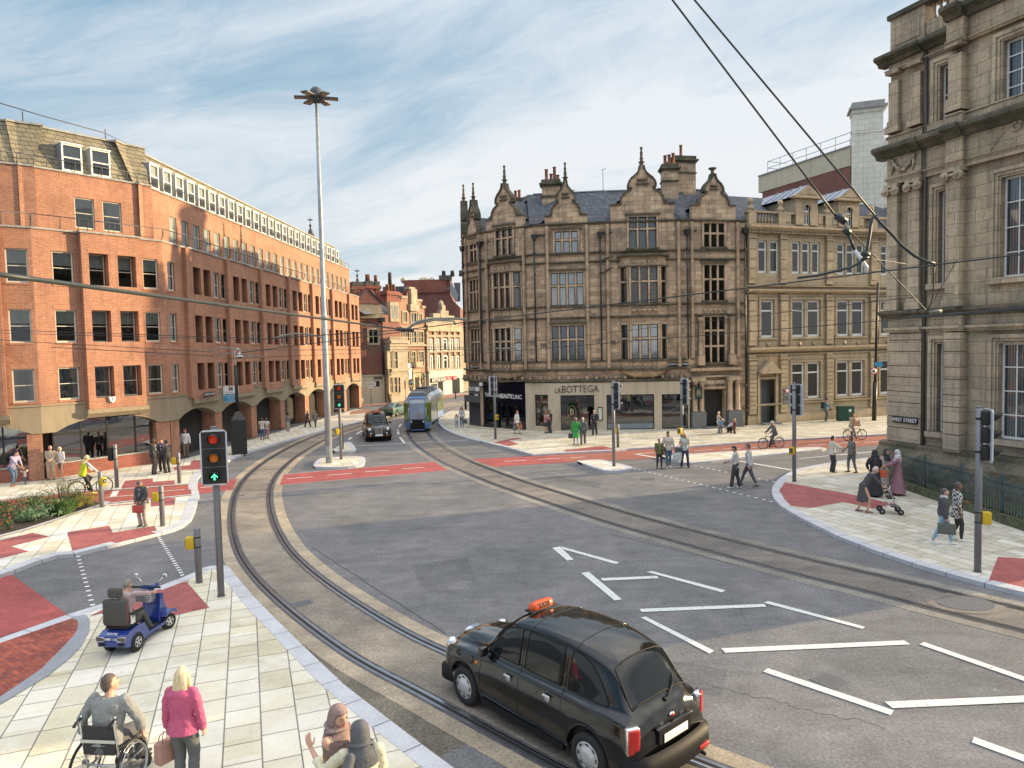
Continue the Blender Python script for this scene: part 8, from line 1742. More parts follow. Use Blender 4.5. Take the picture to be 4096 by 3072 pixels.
person('person in white T-shirt and jeans walking away with an arm round a companion',(1050,1759),1671,97,('shirt',(.60,.55,.50),.3),('jeans',jn),skin='tan',hair=('short',(.10,.06,.04)),shoes=(.18,.09,.05),hands=((.40,.08,1.08),(-.27,.02,.84)))
person('person in pale top and dusty pink trousers walking away beside the white T-shirt',(1068,1756),1672,92,('shirt',(.62,.60,.58),.3),('trousers',(.42,.26,.24)),hair=('bob',(.16,.10,.07)),shoes=dk,hands=((.27,.0,.84),(-.25,-.05,1.05)),wide=.93)
person('man in grey hoodie and beige trousers looking at his phone by an arcade pillar',(1152,1726),1650,-25,('jacket',(.16,.16,.17),1,-.1,.03),('trousers',(.42,.36,.30)),skin='dark',hair=('short',bk),shoes=(.6,.6,.6),hands=((.08,.30,1.08),(-.22,.06,.9)),look=(0,-20))
person('man in long navy jacket walking right past the arcade',(1231,1709),1643,-20,('coat',(.045,.05,.075),1,-.28,.05),('trousers',bk),hair=('short',(.2,.18,.17)),feet=W(0),hands=WH(0))
person('man in open olive jacket striding beside the man in navy',(1262,1709),1642,-55,('jacket',(.20,.19,.15),1,-.15,.04),('trousers',(.11,.11,.12)),hair=('short',(.24,.2,.17)),feet=W(1),hands=WH(1))
mo=person('long haired woman in pale top and jeans holding a small girl\'s hand',(1848,1708),1627,-88,('shirt',(.52,.50,.52),1),('jeans',(.10,.14,.20)),hair=('long',(.05,.03,.02)),shoes=(.2,.09,.05),feet=W(0,.12),hands=((.28,.12,.86),(-.27,.02,.80)),wide=.93)
bag('grey shopping bag in the hand of the long haired mother',mo,(-.30,.02,.78),.30,.36,.12,(.10,.10,.12),hang=.12,name='shopping_bag')
person('small girl in striped white top and jeans beside the long haired woman',(1827,1710),1655,-85,('shirt',(.55,.53,.53),1),('jeans',(.14,.22,.32)),hair=('long',(.25,.10,.05)),shoes=dk,child=True,hands=((.26,.05,.9),(-.34,.05,1.22)))
pr=person('pregnant red haired woman in loose white shirt carrying shopping bags',(2069,1736),1642,-25,('dress',(.72,.70,.68),.6,-.18,.32),('shorts',(.5,.3,.22)),hair=('short',(.45,.13,.05)),shoes=(.3,.12,.06),feet=W(1,.26),hands=((.26,-.12,.84),(-.26,.14,.84)))
bag('grey and white paper shopping bag carried by the pregnant woman',pr,(.30,-.06,.78),.38,.38,.12,(.16,.16,.18),hang=.1,name='shopping_bag');bag('orange paper shopping bag carried by the pregnant woman',pr,(-.28,.18,.78),.28,.34,.12,(.55,.22,.10),hang=.1,name='shopping_bag')
person('woman in pink patterned top and dark skirt carrying a baby',(2184,1732),1643,-40,('shirt',(.45,.25,.26),1),('skirt',(.05,.045,.04),-.40,.12),hair=('long',(.25,.08,.04)),shoes=bk,hands=((.02,.26,1.18),(-.14,.24,1.10)),look=(-30,0),wide=.95)
person('baby in white and pink held in the arms of the patterned top woman',(2184,1732),1643,-40,('shirt',(.66,.55,.55),1),('trousers',(.55,.2,.22)),hair=('short',(.3,.15,.08)),shoes=(.5,.3,.3),child=True,hands=((.2,.15,1.2),(-.2,.15,1.2)),scale=.36,loc=G(2187,1732,.11)+Vector((.10,-.24,.78)),feet=((.12,.3,.35),(-.12,.3,.35)))
person('man in dark jacket and grey trousers looking down at the woman and baby',(2201,1731),1640,-135,('jacket',(.045,.04,.042),1,-.1,.04),('trousers',(.09,.09,.10)),skin='tan',hair=('short',(.05,.03,.02)),hands=((.14,.24,1.0),(-.1,.26,1.05)),look=(0,-18))
gc=person('woman in bright green belted coat walking away arm in arm, with a brown scarf',(2304,1781),1670,92,('coat',(.045,.30,.075),1,-.46,.09),('leggings',(.42,.52,.58)),hair=('bob',(.24,.19,.17)),shoes=(.05,.05,.05),feet=W(0,.2),hands=((.24,.18,1.05),(-.27,-.02,.84)),scarf=(.17,.14,.13))
bag('dark grey handbag hanging from the arm of the woman in the green coat',gc,(-.30,0,.92),.34,.30,.12,(.06,.06,.07))
person('white haired man in grey jacket walking away beside the green coat',(2333,1779),1669,80,('jacket',(.12,.14,.15),1,-.08,.04),('trousers',(.11,.115,.125)),hair=('short',(.6,.56,.5)),shoes=bk,feet=W(1,.30),hands=((.25,.0,.88),(-.22,.18,1.0)),look=(25,0),wide=1.05)
person('white bearded man in dark suit walking by the restaurant menu case',(2379,1739),1640,-112,('jacket',(.04,.038,.038),1,-.16,.05),('trousers',(.05,.05,.052)),hair=('short',(.75,.73,.7)),shoes=bk,feet=W(1,.14),hands=((.16,.28,1.05),(-.24,.2,1.0)),extras=('beard',))
# crossing groups
person('girl with auburn bun, olive shirt and dark trousers on the crossing',(2637,1874),1754,-82,('jacket',(.13,.14,.05),.7,-.14,.05),('leggings',(.04,.04,.045)),hair=('bun',(.26,.09,.05)),shoes=bk,feet=W(0,.12),hands=((.24,.1,.86),(-.26,.12,.88)),look=(20,0),z0=.0,vox=.013)
wb=person('woman with short black curls, white floral top and jeans on the crossing',(2674,1871),1726,-90,('shirt',(.62,.54,.48),.7),('jeans',(.09,.14,.22)),skin='tan',hair=('curly',bk),shoes=(.6,.52,.46),feet=W(1,.14),hands=((.25,.05,.90),(-.28,.06,.82)),z0=.0,vox=.013)
bag('shiny white shopping bag in the hand of the curly haired woman',wb,(-.40,.08,.80),.42,.38,.13,(.60,.60,.62),hang=.08,name='shopping_bag')
bag('brown shoulder bag on the hip of the curly haired woman',wb,(.25,.05,1.10),.22,.24,.1,(.10,.04,.03),hang=.22)
bl=person('blonde woman in sleeveless mint top and flared dark jeans on the crossing',(2740,1869),1730,-100,('shirt',(.50,.56,.52),.15),('flared',(.035,.05,.10)),hair=('long',(.58,.42,.24)),shoes=bk,feet=((.16,.0,0),(-.16,.08,0)),hands=((.16,.20,1.16),(-.22,.1,.86)),look=(-30,0),z0=.0,wide=.95,vox=.013)
bag('slouchy grey shoulder bag of the blonde woman on the crossing',bl,(.30,.06,1.12),.36,.26,.14,(.10,.09,.10),hang=.14)
person('bearded man in white T-shirt and loose dark trousers crossing while holding a phone',(2943,1952),1783,158,('shirt',(.62,.60,.55),.7),('trousers',(.06,.058,.06)),skin='tan',hair=('short',bk),shoes=(.7,.7,.68),feet=W(0,.16),hands=((.12,.34,1.05),(-.06,.34,1.06)),look=(15,-12),z0=.0,wide=1.08,vox=.012)
person('man in pale shirt and tight grey trousers striding across behind the white T-shirt',(2995,1947),1774,152,('shirt',(.58,.59,.62),1),('jeans',(.10,.10,.105)),hair=('short',(.10,.08,.07)),shoes=(.08,.08,.085),feet=W(1,.34),hands=((.22,-.12,.86),(-.26,-.08,.86)),z0=.0,vox=.012)
person('grandmother in cream cardigan with an arm round a child by the grey portal',(2874,1733),1646,-2,('jacket',(.52,.46,.42),1,-.2,.05),('trousers',(.46,.45,.47)),hair=('bob',(.62,.48,.32)),shoes=(.4,.4,.4),hands=((.12,.36,1.05),(-.1,.36,1.1)))
person('child in blue top and grey trousers seen from behind, hugged by the grandmother',(2884,1735),1671,85,('shirt',(.10,.28,.50),.3),('trousers',(.16,.14,.13)),hair=('short',(.14,.08,.05)),shoes=(.4,.4,.42),child=True)
person('crouching man in pale shirt tying the shoe of a small boy',(2916,1731),1684,-8,('shirt',(.52,.53,.56),1),('trousers',bk),hair=('short',(.3,.27,.24)),shoes=bk,lean=48,hz=.36,hoff=-.15,feet=((.14,.12,0),(-.14,-.10,0)),hands=((.12,.66,.22),(-.1,.66,.2)),look=(0,-10),knee=[Vector((.2,1,1)),Vector((-.2,1,.8))])
person('small blond boy in red checked shirt having his shoe tied',(2939,1735),1674,-160,('shirt',(.20,.05,.07),1),('trousers',(.14,.04,.045)),hair=('short',(.55,.38,.16)),shoes=dk,child=True)
bp=person('man in blue jacket with backpack and dark beanie by the stone office wall',(3303,1687),1593,-20,('jacket',(.10,.19,.24),1,-.2,.04),('trousers',(.11,.10,.10)),skin='tan',hair=('beanie',(.05,.05,.07)),shoes=(.6,.6,.6),hands=((.14,.34,1.02),(-.2,.1,.9)),look=(0,-25))
b_=thing('backpack','dark backpack worn by the man in the blue jacket','backpack',rel(bp,(0,-.2,1.2)),bp.rotation_euler.z);mb=MB();mb.rbox(-.17,.17,-.13,.08,-.24,.24,.06);mb.build('body',cloth(dk),b_)
# right pavement
person('man in white blazer gesturing to the man in the grey waistcoat',(3329,1888),1743,2,('jacket',(.62,.58,.52),1,-.16,.05),('trousers',(.05,.05,.055)),skin='tan',hair=('short',bk),shoes=bk,hands=((.2,.40,1.12),(-.1,.46,1.14)),vox=.012)
person('stocky man in grey waistcoat, white sleeves and brown shoes facing left',(3408,1890),1741,182,('puffer',(.14,.15,.15),0,-.1,.05),('jeans',(.11,.13,.15)),skin='brown',hair=('short',bk),shoes=(.16,.07,.04),feet=((.14,.1,0),(-.12,-.14,0)),hands=((.2,.28,1.0),(-.24,.12,.92)),wide=1.15,vox=.012)
wl_=person('elderly woman in dark grey dress bent over a wheeled walking frame',(3453,2048),1864,-18,('dress',(.07,.07,.08),.7,-.52,.03),None,hair=('short',(.62,.48,.44)),shoes=(.25,.10,.09),lean=34,hz=.90,feet=((.10,.12,0),(-.10,-.16,0)),hands=((.22,.66,.86),(-.22,.66,.86)),elbow=[Vector((.4,-.4,-1)),Vector((-.4,-.4,-1))],vox=.011,curl=1.3,fdir=[(0,1,-.5),(0,1,-.5)],pdir=[(-.2,0,-1),(.2,0,-1)])
bk_=person('woman in black headscarf and long black robe seen from behind',(3498,1985),1800,70,('dress',(.030,.031,.038),1,-.86,.10),None,hair=('hijab',(.035,.036,.042),((0,-.12,.5),(0,-.17,.35),(0,-.19,.2),(0,-.18,.1))),shoes=bk,hands=((.12,.28,1.05),(-.2,.15,1.0)),vox=.012)
bag('bright red orange shoulder bag against the black robe',bk_,(.24,.02,1.12),.30,.26,.12,(.60,.10,.04),hang=.14)
person('smiling woman in dark headscarf and pale belted patterned dress facing front',(3541,1971),1794,-75,('dress',(.44,.39,.35),1,-.62,.04),None,skin='light',hair=('hijab',(.055,.055,.06)),shoes=(.12,.05,.04),hands=((.14,.24,.95),(-.3,.18,1.2)),look=(20,0),vox=.012)
person('woman in white headscarf and long dusky pink robe gesturing to the left',(3591,1980),1799,175,('dress',(.30,.155,.19),1,-.84,.10),None,hair=('hijab',(.62,.64,.68)),shoes=(.14,.06,.04),hands=((.1,.42,1.12),(-.05,.44,1.12)),vox=.012)
pf=person('woman in grey puffer jacket and light blue jeans walking with a laptop bag',(3774,2178),1952,-28,('puffer',(.075,.075,.08),1,-.04,.03),('jeans',(.25,.42,.55)),hair=('bun',(.10,.085,.08)),shoes=(.75,.74,.72),feet=((.09,-.30,.03),(-.08,.22,0)),hands=((.25,.05,.82),(-.25,-.1,.86)),vox=.010,look=(0,6),scarf=(.5,.5,.52),wide=.98)
b_=thing('laptop_bag','flat olive grey laptop bag carried by the woman in the puffer jacket','bag',rel(pf,(.28,.06,.76)),pf.rotation_euler.z+R(88));mb=MB();mb.rbox(-.23,.23,-.035,.035,-.36,-.04,.02);mb.build('body',cloth((.12,.13,.11)),b_);mb=MB();mb.tube([(-.07,0,-.04),(-.05,0,.0),(.05,0,.0),(.07,0,-.04)],.01,6);mb.build('handle',cloth(dk),b_)
def checked():
 m,nt,b=newmat('checked_cloth');n=N(nt);o=n.obj();w1=n('TexChecker',{'Vector':n('VectorMath',{0:o,1:(.013,.017,.02)},operation='ADD').outputs[0],'Color1':(.03,.03,.032),'Color2':(.66,.66,.64),'Scale':15.0});n.set(b,'Base Color',w1.outputs[0]);b.inputs['Roughness'].default_value=.85
checked()
pl_=person('woman in black and white checked shirt and dark leggings walking on the right',(3826,2162),1927,-18,('dress','checked_cloth',.7,-.26,.06),('leggings',(.04,.04,.045)),skin='brown',hair=('bun',(.09,.08,.075)),shoes=(.74,.74,.74),feet=((.08,.10,0),(-.08,-.12,.02)),hands=((.26,.02,.84),(-.18,.24,1.12)),vox=.010,wide=.97)
bag('dark brown tote bag on the arm of the woman in the checked shirt',pl_,(-.32,.16,1.16),.30,.40,.1,(.05,.042,.04),hang=.14,name='tote_bag')
# ---- foreground
pk=person('woman with long blonde hair in pink jacket and grey trousers seen from behind',(0,0),0,88,('jacket',(.48,.095,.19),1,-.10,.12),('trousers',(.115,.12,.12)),hair=('long',(.66,.54,.34)),shoes=bk,feet=((.10,.0,0),(-.10,.02,0)),hands=((.27,.03,.86),(-.26,.05,.84)),near=True,loc=G(721,2668,1.87)-Vector((0,0,1.76)),H_=1.77,wide=.98)
bag('dusty pink leather handbag hanging from the left hand of the woman in pink',pk,(-.30,.06,.80),.26,.30,.15,(.40,.22,.18),hang=.13,rot=60)
wc=G(450,3062,.38);wang=R(84)
wheelch=thing('wheelchair','grey framed manual wheelchair with spoked wheels under the man in the grey hoodie','wheelchair',(wc.x,wc.y,.11),wang-PI/2);wheelch.scale=(1.14,)*3
plain('alu',(.55,.56,.58),.28,.9,var=0);plain('canvas_dark',(.035,.035,.034),.85,var=.1,bmp=.3,vs=30)
for s in(1,-1):
 w_=thing('wheel',None,None,(s*.31,-.06,.305));w_.parent=wheelch;w_.rotation_euler=(0,s*R(-4),0)
 mb=MB();ring=lambda rr,x=0:[(x,rr*math.cos(2*PI*i/40),rr*math.sin(2*PI*i/40))for i in range(41)]
 mb.tube(ring(.288),.017,8,cap=False);mb.build('tyre','tyre',w_);mb=MB();mb.tube(ring(.268),.010,6,cap=False);mb.tube(ring(.245,s*.03),.010,6,cap=False);[mb.tube([(0,.27*math.cos(a),.27*math.sin(a)),(s*.03,.245*math.cos(a),.245*math.sin(a))],.005,4)for a in(0,1.05,2.1,3.14,4.2,5.2)];mb.build('push_rim','alu',w_)
 mb=MB();mb.cyl((-.03,0,0),(.03,0,0),.028,12)
 for i in range(24):a=2*PI*i/24;b2=a+(.5 if i%2 else-.5);mb.tube([(.02*(1 if i%2 else-1),.026*math.cos(b2),.026*math.sin(b2)),(0,.268*math.cos(a),.268*math.sin(a))],.0022,4)
 mb.build('spokes','pole_grey',w_)
 mb=MB();mb.tube([(s*.22,-.20,.98),(s*.22,-.23,.90),(s*.215,-.18,.5),(s*.215,-.15,.30),(s*.215,.30,.30),(s*.2,.38,.12)],.014,8);mb.tube([(s*.215,-.15,.50),(s*.215,.28,.50)],.014,8);mb.tube([(s*.215,.0,.5),(s*.215,.0,.3)],.012,8);mb.build('frame','alu',wheelch)
 mb=MB();mb.tube([(s*.22,-.20,.95),(s*.22,-.30,.93),(s*.22,-.34,.90)],.019,8);mb.build('push_handle','tyre',wheelch)
 mb=MB();mb.lathe([(.03,-.015),(.065,-.014),(.07,0),(.065,.014),(.03,.015)],(s*.2,.40,.07),16,ax='x');mb.build('caster','tyre',wheelch)
mb=MB();mb.rbox(-.205,.205,-.23,-.195,.50,.86,.012);mb.build('backrest','canvas_dark',wheelch);mb=MB();mb.rbox(-.215,.215,-.19,.26,.49,.53,.015);mb.build('seat','canvas_dark',wheelch)
mb=MB();mb.box(-.225,.225,-.245,-.23,.66,.70);mb.build('crossbar','alu',wheelch);mb=MB();mb.tube([(-.215,-.15,.33),(.215,-.15,.33)],.014,8);mb.build('axle_tube','alu',wheelch);mb=MB();mb.box(-.2,.2,.38,.50,.10,.12);mb.build('footrest','tyre',wheelch)
person('man in grey hoodie with cropped dark hair sitting in the wheelchair, looking up',(0,0),0,84,('jacket',(.24,.25,.245),.85,-.06,.04),('trousers',(.10,.10,.11)),hair=('short',(.10,.07,.055)),shoes=dk,near=True,loc=(wc.x,wc.y,.11),scale=1.14,lean=12,hz=.60,hoff=-.09,feet=((.10,.42,.10),(-.10,.42,.10)),hands=((.335,.13,.60),(-.335,-.02,.58)),look=(-38,22),elbow=[Vector((1,-.35,.1)),Vector((-1,-.35,.1))],curl=1.2,fdir=[(.1,.55,-.8),(0,.6,-.8)],pdir=[(-.6,-.2,-.4),(.6,0,-.5)],wide=1.12)
p47=G(1338,2808,2.07);
person('smiling woman in mauve headscarf and robe pointing to the right',(0,0),0,-18,('dress',(.215,.15,.14),1,-.86,.08),None,hair=('hijab',(.25,.175,.165)),shoes=bk,near=True,loc=(p47.x,p47.y,.11),H_=1.96,hands=((-.08,.30,1.12),(.02,.30,1.44)),point=1,curl=.6,look=(-18,-8),fdir=[None,(.1,1,.08)],pdir=[None,(.3,-.1,-1)],elbow=[None,Vector((-.7,-.3,-.8))])
p48=G(1440,2884,1.99)
p48r=person('woman in dark grey headscarf and cream top seen from behind, raising her left hand',(0,0),0,108,('shirt',(.56,.53,.40),.75),('trousers',(.3,.28,.25)),hair=('hijab',(.10,.105,.115),((-.12,-.10,.5),(-.17,-.14,.38),(-.18,-.15,.2),(-.17,-.14,.05))),shoes=bk,near=True,loc=(p48.x,p48.y,.11),H_=1.88,hands=((.2,.28,1.0),(-.50,.24,1.42)),curl=.35,look=(8,0),fdir=[None,(-.25,.05,1)],pdir=[None,(.5,.8,.2)],elbow=[None,Vector((-.3,-.3,-1))])
# ---- bicycles
def bicycle(label,back,front,rw_,z0,frame,group='bicycles',rack=True):
 b,f=G(*back,z0),G(*front,z0);d=(f-b).to_2d();L=d.length;hd_=math.atan2(d.y,d.x);s=L/1.08;r=thing('bicycle',label,'bicycle',((b.x+f.x)/2,(b.y+f.y)/2,z0),hd_,group);r.scale=(s,)*3
 for x in(-.54,.54):
  w_=thing('wheel',None,None,(x,0,.35));w_.parent=r;ring=lambda rr:[(rr*math.cos(2*PI*i/32),0,rr*math.sin(2*PI*i/32))for i in range(33)]
  mb=MB();mb.tube(ring(.335),.017,6,cap=False);mb.build('tyre','tyre',w_);mb=MB();mb.tube(ring(.31),.008,5,cap=False);[mb.tube([(0,0,0),(.31*math.cos(a),0,.31*math.sin(a))],.0022,4)for a in[2*PI*i/20 for i in range(20)]];mb.cyl((0,-.03,0),(0,.03,0),.022,8);mb.build('rim','pole_grey',w_)
 mb=MB();BB=(-.08,0,.30);ST_=(-.24,0,.80);HT_=(.33,0,.82);HB=(.37,0,.66);RA=(-.54,0,.35)
 for a,b2,q in((BB,ST_,.017),(BB,HB,.02),((-.2,0,.66),HT_,.016),(HT_,HB,.02),(BB,RA,.011),((-.2,0,.66),RA,.010)):mb.tube([a,b2],q,8)
 mb.tube([HB,(.42,0,.52),(.54,0,.35)],.014,8);mb.build('frame',frame,r)
 mb=MB();mb.tube([HT_,(.30,0,.98)],.013,8);mb.tube([(.20,-.28,1.0),(.33,-.2,1.02),(.36,0,.99),(.33,.2,1.02),(.20,.28,1.0)],.012,8);mb.build('handlebar','pipe_black',r)
 mb=MB();mb.rbox(-.38,-.14,-.07,.07,.86,.91,.025);mb.cyl(ST_,(-.26,0,.88),.013,8);mb.build('saddle','tyre',r)
 mb=MB();mb.cyl((-.08,-.06,.30),(-.08,.06,.30),.05,12);mb.tube([(-.08,.07,.30),(.03,.08,.18)],.010,6);mb.tube([(-.08,-.07,.30),(-.19,-.08,.42)],.010,6);mb.box(-.01,.08,.08,.17,.17,.19);mb.box(-.24,-.14,-.17,-.08,.41,.43);mb.build('pedals','pipe_black',r)
 mb=MB();mb.tube([(-.86,0,.52),(-.78,0,.64),(-.6,0,.73),(-.4,0,.70)],.012,6);mb.tube([(.30,0,.62),(.45,0,.71),(.65,0,.70),(.80,0,.60)],.012,6)if rack else None
 if rack:mb.tube([(-.82,0,.78),(-.3,0,.79)],.014,6);mb.tube([(-.82,.06,.78),(-.3,.06,.79)],.008,5);mb.tube([(-.82,-.06,.78),(-.3,-.06,.79)],.008,5);mb.tube([(-.75,.06,.78),(-.54,.04,.35)],.007,5)
 mb.build('mudguard','pipe_black',r);return r,s
def rider(bk_,label,heading_r,**k):
 r,s=bk_;a=r.rotation_euler.z;c=Matrix.Rotation(a,3,'Z');k.setdefault('lean',14)
 return person(label,(0,0),0,math.degrees(a),loc=r.location+c@Vector((-.27*s,0,0)),scale=s*.98,hz=.99,feet=((.13,.30,.10),(-.13,.12,.36)),hands=((.27,.47,1.04),(-.27,.47,1.04)),curl=1.1,knee=[Vector((.1,1,.3)),Vector((-.1,1,.4))],fdir=[(0,1,-.3)]*2,pdir=[(-.2,0,-1),(.2,0,-1)],**k)
b1=bicycle('dark green town bicycle with rear rack ridden by the woman in the yellow vest',ZA((757,965))[0],ZA((1032,920))[0],0,.11,plain('bike_green',(.02,.05,.035),.35).name)
rider(b1,'woman cyclist in bright yellow padded waistcoat and white sleeves riding by the planter',0,top=('shirt',(.62,.63,.66),1),bottom=('leggings',(.04,.04,.045)),hair=('short',(.72,.58,.34)),shoes=(.6,.6,.12),vox=.011,look=(-15,5),scarf=None,extras=())
cy=[o for o in COL.objects if o.name.startswith('person')and 'yellow padded' in o.get('label','')][0];t=MB();Rl=Matrix.Rotation(-R(14),3,'X');hp=Vector((0,0,.99));loft(t,[(hp+Rl@Vector((0,y,z)),Rl@Vector((a,0,0)),Rl@Vector((0,d,0)))for z,y,a,d in((-.10,-.01,.20,.15),(-.02,-.01,.195,.15),(.06,-.005,.185,.142),(.15,0,.175,.135),(.25,.005,.185,.142),(.36,.01,.195,.145),(.44,0,.185,.13),(.49,0,.13,.10),(.53,0,.085,.08))],24);o=t.build('waistcoat',cloth((.55,.58,.03)),cy);remesh(o,.011,3)
b2=bicycle('black bicycle with wide tyres ridden to the left along the red lane',ZE((1705,815))[0],ZE((1525,824))[0],0,.01,'pipe_black')
rider(b2,'cyclist in grey jacket and white helmet riding left on the red lane',0,top=('jacket',(.10,.10,.115),1,-.12,.06),bottom=('trousers',(.10,.09,.11)),hair=('helmet',(.6,.6,.64)),shoes=(.16,.16,.17),vox=.012)
b3=bicycle('black bicycle ridden to the right by the person in yellow',ZF((650,139))[0],ZF((780,132))[0],0,.01,'pipe_black')
rider(b3,'cyclist in pale yellow top with orange striped bag riding right',0,top=('shirt',(.50,.46,.26),.7),bottom=('trousers',(.42,.40,.42)),skin='tan',hair=('short',(.16,.08,.06)),shoes=(.4,.25,.15),lean=8,vox=.013)
b_=thing('striped_bag','orange striped beach bag hanging at the hip of the cyclist in yellow','bag',b3[0].location+Vector((-.02,-.26,1.12)),b3[0].rotation_euler.z);mb=MB();mb.rbox(-.22,.22,-.05,.05,-.22,.12,.03);mb.build('body',cloth((.62,.28,.10)),b_);mb=MB();[mb.box(-.2,.2,-.056,-.05,z,z+.04)for z in(-.14,-.04,.06)];mb.build('stripes','white',b_);mb=MB();mb.tube([(-.2,0,.12),(-.05,.05,.42),(.2,0,.12)],.01,5);mb.build('strap',cloth((.4,.15,.06)),b_)
# ---- rollator
p=rel(wl_,(0,.72,0));ro=thing('walking_frame','silver four wheeled walking frame with black seat pushed by the elderly woman','walking frame',p,wl_.rotation_euler.z);ro.scale=(wl_.scale[0],)*3
for s in(1,-1):
 mb=MB();mb.tube([(s*.24,-.10,.88),(s*.24,.0,.90),(s*.24,.05,.84),(s*.25,.16,.50),(s*.26,.36,.12)],.013,8);mb.tube([(s*.25,.14,.55),(s*.26,-.16,.13)],.013,8);mb.tube([(s*.25,.02,.34),(s*.26,.27,.30)],.010,6);mb.build('frame','alu',ro);mb=MB();mb.tube([(s*.24,-.16,.87),(s*.24,-.02,.90)],.019,8);mb.build('handle_grip','tyre',ro)
 for y in(-.18,.38):mb=MB();mb.lathe([(.04,-.02),(.085,-.02),(.10,-.008),(.10,.008),(.085,.02),(.04,.02)],(s*.26,y,.10),18,ax='x');mb.lathe([(.045,-.022),(.045,.022)],(s*.26,y,.10),10,1,ax='x');mb.build('wheel',['tyre','pole_grey'],ro)
mb=MB();mb.rbox(-.23,.23,-.02,.22,.53,.57,.015);mb.build('seat','tyre',ro);mb=MB();mb.rbox(-.2,.2,.1,.36,.24,.27,.01);mb.tube([(-.26,.36,.2),(.26,.36,.2)],.012,6);mb.build('tray','tyre',ro)
# ---- mobility scooter
RR,FR,RL_=G(553,2597,.11),G(643,2510,.11),G(441,2606,.11);hd_=math.atan2((FR-RR).y,(FR-RR).x);rt=Vector((math.sin(hd_),-math.cos(hd_)))
c_=(RR+RL_)/2;sc_a=math.atan2(-(RL_-RR).x,(RL_-RR).y);heading=math.degrees(math.atan2((RR-RL_).x,-(RR-RL_).y))
ms=thing('mobility_scooter','royal blue mobility scooter with tall padded grey seat and silver wheels','mobility scooter',(c_.x,c_.y,.11),R(84)-PI/2)
plain('scooter_blue',(.018,.045,.25),.25,coat=.8,var=.05);plain('seat_grey',(.075,.075,.068),.85,var=.15,vs=30,bmp=.4);plain('piping_red',(.45,.04,.03),.6,var=0)
for s in(1,-1):
 for y,rr in((0,.19),(1.16,.17)):
  w_=thing('wheel',None,None,(s*(.27 if y==0 else .25),y,rr));w_.parent=ms
  if y:w_.rotation_euler=(0,0,R(-18))
  mb=MB();mb.lathe([(rr*.55,-.055),(rr*.9,-.06),(rr,-.04),(rr,.04),(rr*.9,.06),(rr*.55,.055)],(0,0,0),26,ax='x');mb.build('tyre','tyre',w_)
  mb=MB();mb.lathe([(rr*.56,s*.03),(rr*.56,s*.058),(rr*.5,s*.058),(rr*.5,s*.03)],(0,0,0),20,ax='x');mb.lathe([(rr*.5,s*.0),(.01,s*.0)],(0,0,0),16,1,ax='x');[mb.box(min(s*.03,s*.056),max(s*.03,s*.056),-.014,.014,0,rr*.53,0,Matrix.Rotation(2*PI*k/5,4,'X'))for k in range(5)];mb.build('rim',['chrome','seam'],w_)
mb=MB();prof=[(-.36,.22),(-.38,.34),(-.34,.44),(-.2,.50),(.10,.52),(.26,.50),(.36,.34),(.42,.22),(.30,.16),(-.25,.18)]
mb.prism(prof,-.30,.30,0,'x');o=mb.build('rear_cowl','scooter_blue',ms);bv=o.modifiers.new('bevel','BEVEL');bv.width=.03;bv.segments=3
mb=MB();mb.prism([(.30,.16),(1.0,.16),(1.05,.22),(.34,.22)],-.27,.27,0,'x');mb.box(-.23,.23,.38,.95,.22,.235,1);mb.build('footboard',['scooter_blue','tyre'],ms)
mb=MB();mb.prism([(.92,.20),(1.36,.24),(1.38,.36),(1.22,.42),(1.12,.62),(1.08,.84),(.98,.86),(.96,.6),(.90,.36)],-.20,.20,0,'x');o=mb.build('front_fairing','scooter_blue',ms);bv=o.modifiers.new('bevel','BEVEL');bv.width=.04;bv.segments=3
for s in(1,-1):mb=MB();mb.prism([(.95,.34),(1.0,.42),(1.16,.45),(1.34,.40),(1.38,.30),(1.16,.38)],min(s*.18,s*.34),max(s*.18,s*.34),0,'x');mb.build('mudguard','scooter_blue',ms)
mb=MB();mb.tube([(0,1.08,.8),(0,.92,1.02)],.05,10);mb.rbox(-.16,.16,.84,1.06,.98,1.08,.04);mb.build('tiller','scooter_blue',ms);mb=MB();mb.rbox(-.11,.11,.83,.98,1.075,1.095,.01);mb.build('dashboard','tail_red' if 0 else 'pole_grey',ms)
mb=MB();mb.tube([(-.34,.78,1.06),(-.2,.86,1.03),(.2,.86,1.03),(.34,.78,1.06)],.022,8);mb.build('handlebar','tyre',ms)
mb=MB();mb.rbox(-.17,.17,.66,.86,.76,.98,.02);mb.build('basket','pole_grey',ms);mb=MB();[mb.tube([(-.18,.65,z),(.18,.65,z),(.18,.87,z)],.006,4)for z in(.78,.82,.86,.9,.94,.98)];mb.build('basket_wires','chrome',ms)
for s in(1,-1):mb=MB();mb.tube([(s*.14,.95,1.06),(s*.30,.98,1.22)],.009,6);mb.sphere((s*.33,.98,1.25),(.065,.02,.045),12,8);mb.build('mirror','chrome',ms)
mb=MB();mb.rbox(-.26,.26,-.26,-.13,.60,1.14,.05);mb.build('backrest','seat_grey',ms);mb=MB();mb.tube([(-.255,-.2,.66),(-.26,-.2,1.05),(-.2,-.2,1.13),(.2,-.2,1.13),(.26,-.2,1.05),(.255,-.2,.66),(.2,-.21,.60),(-.2,-.21,.60)],.009,6);mb.build('piping','piping_red',ms)
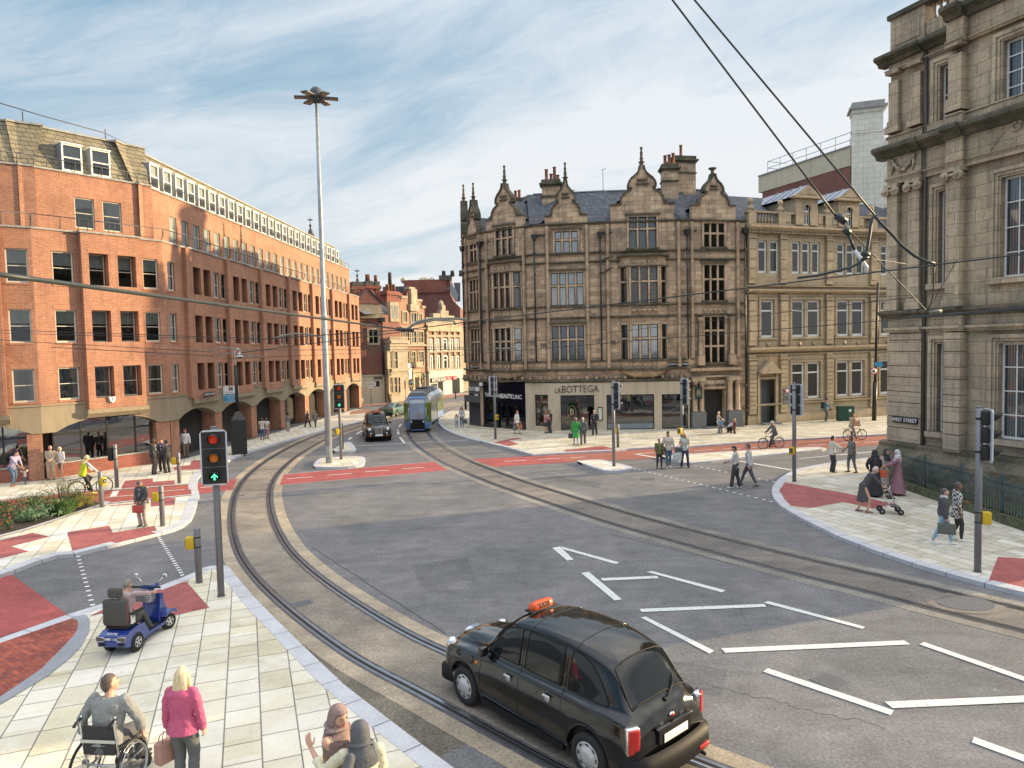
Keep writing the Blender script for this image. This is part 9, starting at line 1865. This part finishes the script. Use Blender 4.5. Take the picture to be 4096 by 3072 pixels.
mb=MB();mb.rbox(-.15,.15,-.24,-.13,1.17,1.37,.045);mb.cyl((-.07,-.19,1.1),(-.07,-.19,1.2),.01,6);mb.cyl((.07,-.19,1.1),(.07,-.19,1.2),.01,6);mb.build('headrest','seat_grey',ms)
mb=MB();mb.rbox(-.25,.25,-.18,.28,.56,.66,.035);mb.build('seat','seat_grey',ms);mb=MB();mb.box(-.24,.24,-.2,.2,.53,.57);mb.cyl((0,.05,.45),(0,.05,.56),.05,10);mb.build('seat_base','tyre',ms)
for s in(1,-1):
 mb=MB();mb.rbox(min(s*.28,s*.35),max(s*.28,s*.35),-.14,.24,.80,.85,.02);mb.build('armrest','tyre',ms);mb=MB();mb.rbox(min(s*.275,s*.32),max(s*.275,s*.32),-.17,-.05,.62,.80,.012);mb.tube([(s*.3,-.1,.8),(s*.3,.2,.79)],.014,6);mb.build('arm_bracket','chrome',ms)
 mb=MB();mb.rbox(min(s*.14,s*.31),max(s*.14,s*.31),-.40,-.35,.35,.43,.012);mb.build('tail_light',['lamp_glass'],ms);mb=MB();mb.tube([(s*.0,-.395,.405),(s*.13,-.40,.405),(s*.16,-.405,.435),(s*.31,-.39,.435),(s*.315,-.38,.345),(s*.16,-.405,.345),(s*.13,-.40,.385),(0,-.395,.385)],.009,5);mb.build('light_trim','chrome',ms)
 mb=MB();mb.rbox(min(s*.14,s*.26),max(s*.14,s*.26),-.385,-.36,.25,.31,.008);mb.build('vent','seam',ms)
mb=MB();textmesh(mb,'ROYAL',.075,Matrix.Translation((0,-.325,.475))@Matrix.Rotation(R(35),4,'X'),.003,0);mb.build('lettering','lamp_white',ms)
person('person with short grey hair in pink and grey top riding the mobility scooter',(0,0),0,84,('shirt',(.42,.32,.33),.75),('trousers',(.085,.085,.075)),hair=('short',(.24,.21,.18)),shoes=(.07,.07,.07),loc=(ms.location+Matrix.Rotation(ms.rotation_euler.z,3,'Z')@Vector((0,.06,.05))),scale=.93,hz=.70,hoff=0,lean=10,feet=((.15,.62,.17),(-.15,.58,.17)),hands=((.32,.64,1.02),(-.32,.64,1.02)),look=(-15,-6),near=False,vox=.009,curl=1.2,wide=1.1)
